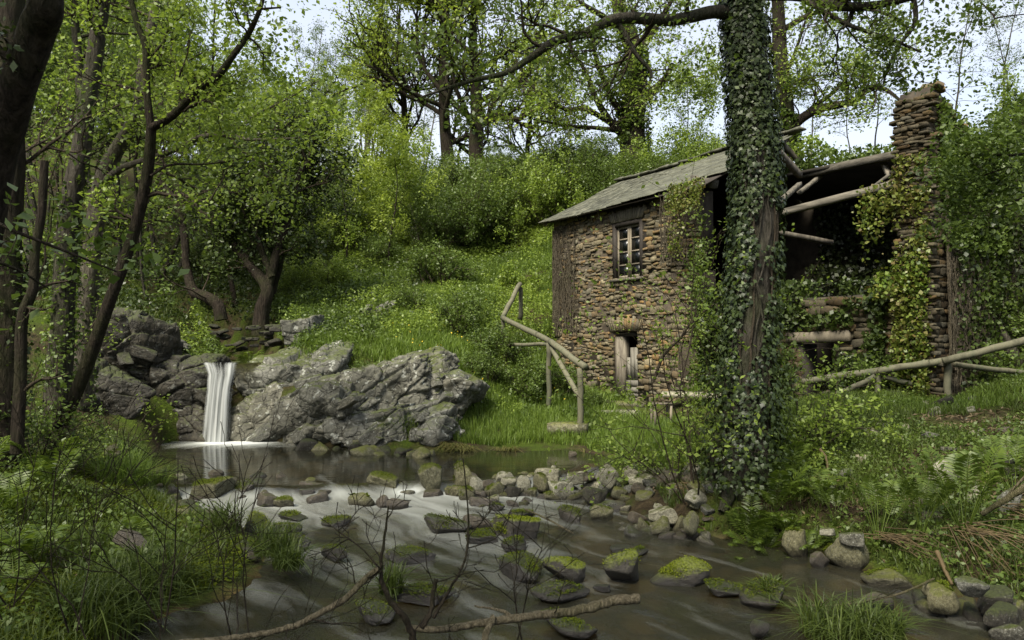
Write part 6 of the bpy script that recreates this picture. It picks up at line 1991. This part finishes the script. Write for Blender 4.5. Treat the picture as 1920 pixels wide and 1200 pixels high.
hero_tree('holly_tree', 'gnarled forked trunk under the dark evergreen crown above the falls', 'tree', at(488, 625, 19.8), [
    ([(488, 630, 19.8), (492, 580, 19.8), (500, 540, 19.8), (470, 500, 20), (430, 450, 20.2), (380, 400, 20.4), (320, 352, 20.6)], .22, .05, 6, 'trunk'),
    ([(500, 545, 19.8), (520, 470, 20), (545, 400, 20), (560, 330, 20), (580, 300, 20)], .13, .06, 10, 'limb'),
    ([(510, 520, 19.8), (470, 420, 20), (455, 370, 20)], .1, .05, 8, 'limb')],
    'bark_dark', 'leaf_dark', 211, per=7, spread=.14, lsize=.10, kids=(4, 5), slen=1.5)
hero_tree('hazel_bough', 'leafy bough reaching in from the right border before the pier', 'branch', at(1960, 420, 9.0), [
    ([(1990, 280, 9.0), (1930, 288, 9.0), (1870, 290, 9.0), (1840, 270, 9.1), (1790, 236, 9.2)], .02, .007, 10, 'limb'),
    ([(1980, 300, 9.0), (1900, 312, 9.0), (1830, 335, 9.2), (1760, 372, 9.4)], .016, .005, 12, 'limb'),
    ([(2000, 340, 9.0), (1920, 370, 9.0), (1850, 395, 9.0), (1780, 400, 9.2)], .012, .004, 11, 'limb')],
    'bark_dark', 'leaf_mid', 212, per=4, spread=.06, lsize=.055, kids=(3, 3), slen=.5, up=-.02)
hero_tree('hazel_bough', 'dim leafy twigs close to the camera at the left border', 'branch', at(-60, 420, 2.6), [
    ([(-80, 380, 2.6), (20, 430, 2.6), (120, 470, 2.7), (220, 510, 2.8)], .008, .003, 5, 'limb'),
    ([(-80, 470, 2.5), (20, 500, 2.6), (90, 540, 2.7)], .008, .003, 4, 'limb')],
    'bark_dark', 'leaf_mid', 213, per=2, spread=.03, lsize=.045, kids=(2,), slen=.25)
trunk_ivy('sparse ivy and moss tufts on the straight left alder', [(104, 840, 10.2), (108, 740, 10.2), (118, 600, 10.2), (122, 500, 10.2), (130, 400, 10.2), (148, 310, 10.2)], .2, .12, 1500, .05, 'leaf_mid', 303)
trunk_ivy('ivy leaves round the thick trunk at the left border', [(10, 900, 8.6), (6, 760, 8.6), (14, 600, 8.6), (10, 450, 8.6), (18, 300, 8.6)], .22, .17, 1800, .045, 'leaf_dark', 304)
trunk_ivy('moss and small leaves on the foot of the pale branched alder', [(150, 760, 11.6), (160, 640, 11.6), (172, 480, 11.6), (190, 350, 11.6)], .18, .12, 1100, .05, 'leaf_mid', 305)
# leafy shrub left of the ivy tree
def shrub(label, px, D, hgt, n, seed, leaf='leaf_spring', lsize=.05, per=5, spread=.05, lean=(0, 0), name='shrub', bark='bark_twig', kids=(4, 3), fan_=.55, r=.012, group=None):
    rng = np.random.default_rng(seed)
    b = B(px, D)
    t = thing(name, label, 'shrub', b, 0, group)
    W = Geo(); A = []
    for k in range(n):
        a = rng.uniform(0, 6.28)
        d = np.array([math.cos(a) * fan_ + lean[0], math.sin(a) * fan_ + lean[1], 1.0])
        sprout(W, A, rng, b + np.array([math.cos(a), math.sin(a), 0]) * .08, d, hgt * rng.uniform(.5, 1.05), r, len(kids), dict(kids=kids, up=.02, wob=.16, rmin=.0012))
    link('stems', W.mesh('stems', M[bark], True, b), t)
    if per:
        G = Geo(); leaves(G, leaf_cloud(A, per, spread, rng), lsize, rng)
        tag(link('foliage', G.mesh('foliage', M[leaf], False, b), t), kind='stuff')
    return t
shrub('tall thin leafy shrub at the left foot of the ivy tree', 1300, 8.6, 2.3, 7, 1, per=3, lean=(-.25, 0), fan_=.35)
shrub('short leafy shrub between the grass bank and the ivy tree', 1275, 9.6, 1.1, 6, 2, per=3, lean=(-.1, 0))
shrub('shrub with round light leaves behind the ivy trunk', 1345, 10.2, 3.2, 8, 3, lean=(-.2, 0), fan_=.3)
shrub('leafy sprigs right of the ivy trunk above the handrail', 1470, 9.6, 1.7, 6, 4, fan_=.3)
shrub('low leafy shrub right of the ivy tree on the bank', 1480, 9.4, .9, 7, 5)
shrub('thin shrub with few leaves before the dark cliff', 210, 10.5, 1.1, 5, 6, per=2)
shrub('small leafy shrub among the left trunks', 60, 9.2, 1.3, 8, 7, leaf='leaf_mid')
shrub('small leafy shrub at the foot of the leaning alder', 150, 9.6, 1.0, 7, 8, leaf='leaf_mid', per=3)
shrub('leafy shrub on the crest of the right bank', 1560, 9.8, .6, 7, 9, leaf='leaf_mid')
hero_tree('dead_branch', 'crooked bare bough leaning across the house wall right of the door', 'branch', at(1225, 715, 10.5), [
    ([(1225, 715, 10.5), (1245, 665, 10.5), (1275, 635, 10.5), (1300, 600, 10.4), (1340, 570, 10.2)], .022, .012, 3, 'limb')], 'bark_twig', 'leaf_spring', 214, per=3, spread=.05, lsize=.05, kids=(3,), slen=.5)

# ------------------------------------------------------------------ ferns
def fern_type(seed, n, L, W_, mat, erect=.9, pinn=22, curl=1.0, bare=.12):
    rng = np.random.default_rng(seed)
    Gs = []
    for k in range(n):
        a = k / n * 2 * math.pi + rng.normal(0, .2)
        l = L * rng.uniform(.7, 1.1)
        e = erect * rng.uniform(.75, 1.2)
        t = np.linspace(0, 1, pinn)
        rad = l * (np.sin(np.minimum(t * 1.2, 1.4)) * .75) * (1.1 - .4 * e)
        z = l * e * (t - curl * .62 * t ** 2.4)
        P = np.stack([np.cos(a) * rad, np.sin(a) * rad, z], 1)
        G = Geo()
        tube(G, P, np.linspace(.006, .0015, pinn), 3)
        T = nrm(np.gradient(P, axis=0))
        S = nrm(np.cross(T, np.array([0, 0, 1.0]))); U = np.cross(S, T)
        w = W_ * np.sin(np.clip((t - bare) / (1 - bare), 0, 1) ** .75 * math.pi) ** .8
        for sgn in (-1, 1):
            i = np.where(w > .01)[0]
            b = P[i]; dirv = nrm(S[i] * sgn + T[i] * .45 - np.array([0, 0, .2]) + rng.normal(0, .08, (len(i), 3)))
            ww = w[i][:, None]
            tw = T[i] * (l / pinn * .42)
            v = np.stack([b - tw, b + dirv * ww * .55 - tw * .9 + U[i] * .01, b + dirv * ww, b + dirv * ww * .5 + tw * .9 + U[i] * .01], 1)
            G.add(v.reshape(-1, 3), np.arange(len(i) * 4).reshape(-1, 4))
        Gs.append(G.mesh('frond', M[mat]))
    return Gs
FT = [fern_type(1, 9, .75, .15, 'fern'), fern_type(2, 8, .6, .12, 'fern', .7), fern_type(3, 9, .85, .16, 'fern', 1.0, curl=.7), fern_type(4, 11, .8, .12, 'fern', 1.25, 26, .6, .45)]
def fern(k, px, D, s, label, group=None, dz=0.0, name='fern', x=None):
    x = at(px, 600, D)[0] if x is None else x
    t = link(name, None, None, (x, D, gz(x, D) + dz), (random.gauss(0, .1), random.gauss(0, .1), random.uniform(0, 6.28)), (s, s, s))
    tag(t, label, 'fern', group)
    for m in FT[k]:
        link('frond', m, t)
    return t
random.seed(8)
for k in range(14):
    fern(k % 3, random.uniform(-60, 270), random.uniform(5.4, 9.3), random.uniform(.6, 1.0), 'green fern on the left bank under the trunks', 'ferns of the left bank')
for k in range(15):
    fern(k % 3, random.uniform(1360, 1540), random.uniform(7.2, 8.3), random.uniform(.5, .85), 'feathery fern on the bank right of the ivy tree foot', 'ferns right of the ivy tree')
for px, D, s, k, lb in [(410, 18.6, 1.3, 2, 'bright fern in the bank above the waterfall'), (540, 21, 1.3, 0, 'fern at the foot of the dark evergreen'), (470, 19.5, 1.0, 0, 'fern below the gnarled evergreen trunk'),
                        (990, 1.0, 0, 0, '')][:3]:
    fern(k, px, D, s, lb)
for px, D, s, lb in [(1640, 7.0, .95, 'tall upright fern with dark stalks, left of the two on the right bank'), (1800, 6.6, 1.15, 'tall upright fern with dark stalks, right of the two on the right bank'), (1895, 7.2, .9, 'upright fern at the right border'),
                     (1720, 6.9, .8, 'smaller upright fern between the two tall ones'), (1560, 7.5, .6, 'short fern above the pointed boulder')]:
    fern(3, px, D, s, lb)
fern(1, 985, 3.9, .22, 'tiny fern growing on the thick fallen branch', dz=0)
# dead fern stalks fanning down the right bank
def straw_fan(label, px, py, D, n, L, seed, az=(-.4, .9)):
    rng = np.random.default_rng(seed)
    o = at(px, py, D); o[2] = gz(o[0], o[1]) + .1
    t = thing('dead_fern', label, 'dead fern', o)
    G = Geo()
    for k in range(n):
        a = rng.uniform(*az) - math.pi / 2 + .5
        l = L * rng.uniform(.4, 1.1)
        o2 = o + rng.normal(0, .07, 3) * np.array([1, 1, .5])
        P = path([o2, o2 + np.array([math.cos(a) * l * .5, math.sin(a) * l * .5, l * rng.uniform(-.1, .05)]), o2 + np.array([math.cos(a + .2) * l, math.sin(a + .2) * l, -l * rng.uniform(.15, .6)])], 4)
        m = P[-1]
        P[:, 2] = np.maximum(P[:, 2], ground(P[:, 0], P[:, 1]) + .02)
        G_ = Geo(); tube(G_, P, np.linspace(.0045, .0018, len(P)), 4)
        link('stalk', G_.mesh('stalk', M['straw'], False, o), t)
    return t
straw_fan('pale dead fern stalks fanning down below the left tall fern', 1650, 985, 7.0, 34, .95, 1)
straw_fan('dead fern stalks spread below the right tall fern', 1800, 965, 6.6, 40, 1.1, 2, (-1.0, 1.3))
straw_fan('few dead stalks hanging at the right border', 1890, 930, 6.9, 18, .8, 3)
straw_fan('bundle of dead stalks on the rubble shore before the ivy tree', 1275, 905, 9.0, 16, .5, 4, (-.8, .9))
straw_fan('thin dead stalks in the rubble beside the big pale block', 1100, 905, 10.3, 10, .35, 5, (-.9, .9))

# ------------------------------------------------------------------ grass and ground cover
def stuff(name, G, mat, label, cat):
    return tag(link(name, G.mesh(name, M[mat])), label, cat, kind='stuff')
rg = np.random.default_rng(1234)
def zone(poly):
    A = np.array(poly)
    return lambda x, y: sdist(x, y, A) < 0
lawn = [tuple(at(a, 800, D)[:2]) for a, D in [(800, 14.0), (1100, 13.8), (1105, 12.9), (1130, 11.2), (1290, 10.2), (1330, 10.8), (1300, 15), (1180, 16.3), (1040, 16.2), (900, 16.3), (870, 15.2)]]
P = scatter(rg, 60000, -2.5, 3.6, 10, 16.5, zone(lawn))
G = Geo(); blades(G, P, .20 * rg.uniform(.5, 1.4, len(P)) * (1 + .5 * fbm2(P[:, 0], P[:, 1], 1.3, 4, 2)), .0065, rg, .35)
stuff('lawn_grass', G, 'grass_lush', 'lush bright grass on the bank before the house', 'grass')
# overhanging dry fringe at the cut bank
e0, e1 = onz(825, 852, POOLZ), onz(1100, 856, POOLZ)
t_ = rg.random((5200, 1)); P = e0 + (e1 - e0) * t_ + np.stack([0 * t_[:, 0], rg.uniform(.0, .5, 5200), 0 * t_[:, 0]], 1)
P[:, 2] = ground(P[:, 0], P[:, 1])
P = P[P[:, 2] > .1]
G = Geo(); blades(G, P + np.array([0, 0, .02]), .22, .006, rg, .9, .75)
stuff('dry_grass', G, 'grass_dry', 'dry grass fringe hanging over the cut bank of the pool', 'grass')
# tufts
def tuft_pts(list_, n, r):
    out = []
    for px, D, s in list_:
        x0 = at(px, 600, D)[0]
        a = rg.uniform(0, 6.28, n); q = r * s * np.sqrt(rg.random(n))
        x, y = x0 + np.cos(a) * q, D + np.sin(a) * q
        out.append(np.stack([x, y, ground(x, y)], 1))
    return np.concatenate(out)
def tuft(label, px, D, s, h, n=260, mat='grass_dark', z=None, w=.0045):
    x0 = at(px, 600, D)[0]
    a = rg.uniform(0, 6.28, n); q = .16 * s * np.sqrt(rg.random(n))
    x, y = x0 + np.cos(a) * q, D + np.sin(a) * q
    zz = ground(x, y) if z is None else np.full(n, z)
    c = np.array([x0, D, zz.mean()])
    G = Geo(); blades(G, np.stack([x, y, zz], 1), h * rg.uniform(.55, 1.3, n), w, rg, .75, .22, 4)
    tag(link('sedge_tuft', G.mesh('sedge_tuft', M[mat], False, c), None, c), label, 'grass tuft')
for px, D, s, h, z, lb in [(428, 7.7, 1.0, .38, .12, 'sedge tuft behind the left stream edge stones'), (520, 6.75, 1.1, .36, .15, 'sedge tuft on the left mossy islet'), (545, 6.5, .8, .3, .1, 'sedge tuft overhanging the tip of the islet'),
                           (735, 6.0, .6, .28, .05, 'small grass tuft on a stone midstream'), (1560, 5.25, 1.5, .34, .0, 'wide sedge tuft at the bottom right in the water'), (1640, 5.2, 1.0, .28, .0, 'drooping sedge right of the wide bottom tuft'),
                           (1440, 5.9, .5, .2, .05, 'little grass tuft beside the shaggy rock'), (768, 14.1, 1.3, .5, None, 'bright grass clump at the right foot of the outcrop'), (636, 14.5, .9, .3, .9, 'grass tuft growing in a crack of the outcrop'),
                           (745, 14.0, .8, .34, .5, 'small grass tuft low on the outcrop'), (230, 9.6, 1.8, .5, None, 'tall arching grass at the left pool corner'), (280, 10.4, 2.0, .5, None, 'arching grass overhanging the left end of the pool'),
                           (255, 11.3, 1.8, .5, None, 'tall grass behind the arching clump at the pool'), (250, 5.7, 1.8, .4, None, 'long bladed sedge at the bottom left bank edge'), (300, 6.0, 1.6, .4, None, 'long bladed sedge left of the mossy islet'),
                           (190, 5.3, 1.8, .4, None, 'dark sedge in the bottom left corner'), (210, 6.6, 1.6, .35, None, 'sedge on the left bank above the corner')]:
    tuft(lb, px, D, s, h, 420 if s > 1.2 else 260, 'grass_lush' if D > 9 else 'grass_dark', z)
# left bank grass and moss
lb_c = lambda x, y: (x < -1.0)
P = scatter(rg, 90000, -8.5, -1.2, 4.0, 13.5, lambda x, y: fbm2(x, y, 1.1, 51, 3) > -.12)
G = Geo(); blades(G, P, .15 * rg.uniform(.35, 1.3, len(P)), .0042, rg, .6, .1)
stuff('bank_grass', G, 'grass_dark', 'short dark grass on the left bank', 'grass')
P = scatter(rg, 150000, -6.5, -1.2, 4.2, 12, None, .01)
G = Geo(); leaves(G, P + np.abs(rg.normal(0, .015, P.shape)) * np.array([0, 0, 1]), .03, rg, 1.0)
stuff('moss_carpet', G, 'moss', 'yellow green moss carpet on the left bank', 'moss')
# leafy low cover, left
P = scatter(rg, 60000, -9, -1.6, 4.2, 14, lambda x, y: fbm2(x, y, .9, 57, 3) > .0, .0)
P[:, 2] += rg.random(len(P)) ** 1.5 * .22
G = Geo(); leaves(G, P, .045, rg, .8)
stuff('low_herbs', G, 'leaf_mid', 'low leafy herbs on the left bank', 'plants')
# right bank
rb_ = lambda x, y: (x > 1.6)
P = scatter(rg, 130000, 1.8, 10, 4.6, 13.5, lambda x, y: fbm2(x, y, 1.2, 61, 3) > -.2)
G = Geo(); blades(G, P, .13 * rg.uniform(.35, 1.4, len(P)) * (1 + .2 * sstep(9.5, 12, P[:, 1])), .0045, rg, .6, .1)
stuff('bank_grass', G, 'grass_dark', 'rough grass on the right bank', 'grass')
P = scatter(rg, 26000, 3.2, 11, 10.6, 13.3)
G = Geo(); blades(G, P, .13 * rg.uniform(.4, 1.4, len(P)), .006, rg, .5)
stuff('bank_grass', G, 'grass_lush', 'bright grass along the right handrail', 'grass')
P = scatter(rg, 70000, 1.6, 9.5, 4.6, 12.5, lambda x, y: fbm2(x, y, 1.0, 67, 3) > -.08)
P[:, 2] += rg.random(len(P)) ** 1.5 * .16
G = Geo(); leaves(G, P, .042, rg, .8)
stuff('low_herbs', G, 'leaf_mid', 'low leafy herbs and moss on the right bank', 'plants')
P = scatter(rg, 15000, 1.6, 9.5, 4.6, 12.5, lambda x, y: fbm2(x, y, 1.6, 69, 3) > -.1, .015)
G = Geo(); leaves(G, P, .07, rg, 1.0, asp=.3)
stuff('leaf_litter', G, 'litter', 'brown dead leaves and twigs on the right bank', 'leaf litter')
P = scatter(rg, 12000, -8, -1.2, 4.2, 12, lambda x, y: fbm2(x, y, 1.6, 70, 3) > .1, .015)
G = Geo(); leaves(G, P, .06, rg, 1.0, asp=.3)
stuff('leaf_litter', G, 'litter', 'brown dead leaves and twigs on the left bank', 'leaf litter')
P = scatter(rg, 700, -3.2, 1.5, 15.6, 24, lambda x, y: fbm2(x, y, 1.4, 93, 3) > .18, .28)
G = Geo(); leaves(G, P + rg.normal(0, .05, P.shape), .035, rg, .9)
m_, N_m, L_m, o_m = new_mat('yellow_petals')
p_ = N_m.new('ShaderNodeBsdfPrincipled'); p_.inputs['Base Color'].default_value = (.55, .38, .02, 1); L_m.new(p_.outputs[0], o_m.inputs['Surface'])
M['petals'] = m_
stuff('yellow_flowers', G, 'petals', 'tiny yellow flowers dotted over the green slope', 'flowers')
# the slope behind the outcrop: brambles and grass
P = scatter(rg, 190000, -8, 4.5, 15.4, 33, lambda x, y: (fbm2(x, y, .7, 81, 3) > -.02) & (sdist(x, y, upper) > .3))
P[:, 2] += rg.random(len(P)) ** 1.3 * .4 * (.4 + sstep(15, 20, P[:, 1]))
G = Geo(); leaves(G, P, .065, rg, .8)
sel = fbm2(P[:, 0], P[:, 1], .9, 91, 3) > .0
G = Geo(); leaves(G, P[sel], .065, rg, .8)
G2 = Geo(); leaves(G2, P[~sel], .06, rg, .8)
stuff('bright_ground_cover', G2, 'leaf_spring', 'light green low plants in patches on the green slope', 'ground cover')
stuff('brambles', G, 'leaf_mid', 'low brambles and ivy covering the green slope', 'ground cover')
P = scatter(rg, 150000, -6, 4.5, 16, 32, lambda x, y: (fbm2(x, y, .6, 83, 3) < .22) & (sdist(x, y, upper) > .3))
G = Geo(); blades(G, P, .24 * rg.uniform(.5, 1.4, len(P)), .011, rg, .45)
stuff('meadow_grass', G, 'grass_lush', 'bright green grass on the slope left of the house', 'grass')
P = scatter(rg, 90000, -20, -3, 17, 40, lambda x, y: (sdist(x, y, upper) > .3))
P[:, 2] += rg.random(len(P)) ** 1.6 * .4
G = Geo(); leaves(G, P, .09, rg, .8)
stuff('wood_floor_plants', G, 'leaf_dark', 'leafy plants covering the floor of the wood', 'ground cover')
P = scatter(rg, 60000, -16, -3, 15.5, 34, lambda x, y: (fbm2(x, y, .5, 85, 3) > -.05) & (sdist(x, y, upper) > .2))
G = Geo(); blades(G, P, .22 * rg.uniform(.5, 1.4, len(P)), .010, rg, .6, .1)
stuff('wood_grass', G, 'grass_dark', 'grass and sedge between the trunks of the wood', 'grass')
P = scatter(rg, 60000, -7, 8, 28, 46)
P[:, 2] += rg.random(len(P)) * .5
G = Geo(); leaves(G, P, .12, rg, .8)
stuff('meadow_plants', G, 'leaf_spring', 'bright plants of the upper meadow', 'ground cover')

# ------------------------------------------------------------------ fallen branches and bare twigs in the foreground
def bough(label, limbs, seed, mat='branch_fg', twn=10, tl=.35, name='fallen_branch', cat='branch', kids=(3, 2)):
    rng = np.random.default_rng(seed)
    o = at(*limbs[0][0][0])
    t = thing(name, label, cat, o)
    TW = Geo(); A = []
    for pts, r0_, r1_, ns in limbs:
        P = path([at(*p) for p in pts], 6)
        P = P + rng.normal(0, r0_ * .12, P.shape)
        rad = np.linspace(r0_, r1_, len(P)) * (1 + rng.normal(0, .05, len(P)))
        G = Geo(); tube(G, P, rad, 12, True, .08)
        link('limb', G.mesh('limb', M[mat], True, o), t)
        for k in range(ns):
            i = int(rng.integers(1, len(P) - 1))
            T_ = nrm(P[i + 1] - P[i - 1])
            dd = T_ * rng.uniform(-.2, .8) + nrm(np.cross(T_, rng.normal(size=3))) + np.array([0, 0, .5])
            sprout(TW, A, rng, P[i], dd, tl * rng.uniform(.4, 1.2), .004, len(kids), dict(kids=kids, up=.08, wob=.2, rmin=.0005))
    if TW.n: tag(link('twigs', TW.mesh('twigs', M['bark_dark'], True, o), t), kind='stuff')
    return t
bough('thick sawn branch lying over the water at the bottom centre',
      [([(760, 1178, 3.7), (830, 1180, 3.75), (900, 1168, 3.8), (960, 1160, 3.85), (1010, 1153, 3.9), (1060, 1148, 3.95), (1110, 1138, 4.0), (1150, 1126, 4.05), (1197, 1122, 4.1)], .016, .028, 2),
       ([(905, 1215, 3.7), (912, 1185, 3.75), (926, 1155, 3.8)], .015, .018, 0),
       ([(960, 1158, 3.85), (940, 1145, 3.9), (890, 1137, 4.0)], .012, .004, 0)], 1, tl=.15)
bough('arching pale branch rising from the bottom edge left of centre',
      [([(330, 1205, 3.3), (420, 1198, 3.35), (480, 1190, 3.4), (540, 1178, 3.45), (600, 1150, 3.5), (650, 1120, 3.55), (685, 1085, 3.6), (712, 1066, 3.6)], .012, .017, 6)], 2, tl=.28)
bough('upright dark forked branch standing in the stream at the bottom',
      [([(780, 1210, 3.6), (762, 1165, 3.6), (735, 1130, 3.6), (718, 1095, 3.62), (714, 1060, 3.64), (722, 1000, 3.66), (728, 950, 3.68)], .018, .004, 3),
       ([(790, 1178, 3.6), (806, 1150, 3.62), (812, 1110, 3.65), (818, 1085, 3.65)], .013, .010, 1),
       ([(812, 1160, 3.62), (840, 1110, 3.65), (868, 1060, 3.68), (878, 1010, 3.7), (876, 940, 3.72), (868, 860, 3.75)], .008, .003, 5),
       ([(712, 1066, 3.6), (680, 1030, 3.62), (640, 1000, 3.65), (600, 970, 3.7)], .005, .002, 4)], 3, mat='bark_dark', tl=.3)
bough('thin pale stick lying across the water at the bottom right',
      [([(1500, 1135, 5.6), (1560, 1136, 5.55), (1620, 1128, 5.6), (1690, 1112, 5.7), (1752, 1085, 5.8)], .010, .007, 2), ([(1495, 1138, 5.6), (1480, 1125, 5.65)], .008, .004, 0)], 4, tl=.2)
bough('grey driftwood stick beside the yellow mossy block', [([(985, 955, 8.6), (1030, 975, 8.3), (1075, 1000, 8.0)], .012, .008, 4)], 5, tl=.25)
bough('slanting dead branch at the right border', [([(1935, 905, 6.6), (1890, 935, 6.7), (1840, 965, 6.8)], .03, .02, 0), ([(1935, 880, 6.6), (1870, 950, 6.8)], .012, .01, 0)], 6)
bough('curved bare brown root on the right bank', [([(1538, 842, 8.9), (1550, 862, 8.8), (1553, 900, 8.6)], .018, .012, 0)], 7, mat='straw')
bough('dead bark strip slanting into the water on the right bank', [([(1756, 1032, 6.3), (1772, 1070, 6.2), (1784, 1095, 6.1)], .018, .012, 0)], 8, mat='straw')
def bare_shrub(label, px, py, D, n, L, seed, lean=0.0, fan_=.6):
    rng = np.random.default_rng(seed)
    o = at(px, py, D)
    W = Geo(); A = []
    for k in range(n):
        d = np.array([rng.normal(lean, fan_), rng.normal(0, .25), 1.0])
        sprout(W, A, rng, o + rng.normal(0, .04, 3), d, L * rng.uniform(.6, 1.1), .0055, 2, dict(kids=(3, 5), up=.04, wob=.16, rmin=.0004))
    tag(link('bare_shrub', W.mesh('bare_shrub', M['bark_dark'], True, o), None, o), label, 'shrub')
bare_shrub('leafless shrub of thin dark twigs over the bottom left bank', 150, 1190, 4.2, 3, 1.0, 1, -.1)
bare_shrub('leafless twigs rising left of the arching pale branch', 330, 1200, 3.9, 3, .9, 2, .1)
bare_shrub('wiry leafless twigs before the mossy islet', 450, 1215, 3.8, 3, .8, 3, .1)
bare_shrub('leafless twigs rising over the stream right of the forked branch', 960, 1200, 4.0, 2, .7, 4, .3)
bare_shrub('leafless twigs at the left border', 10, 1150, 4.4, 4, 1.0, 5, .1)
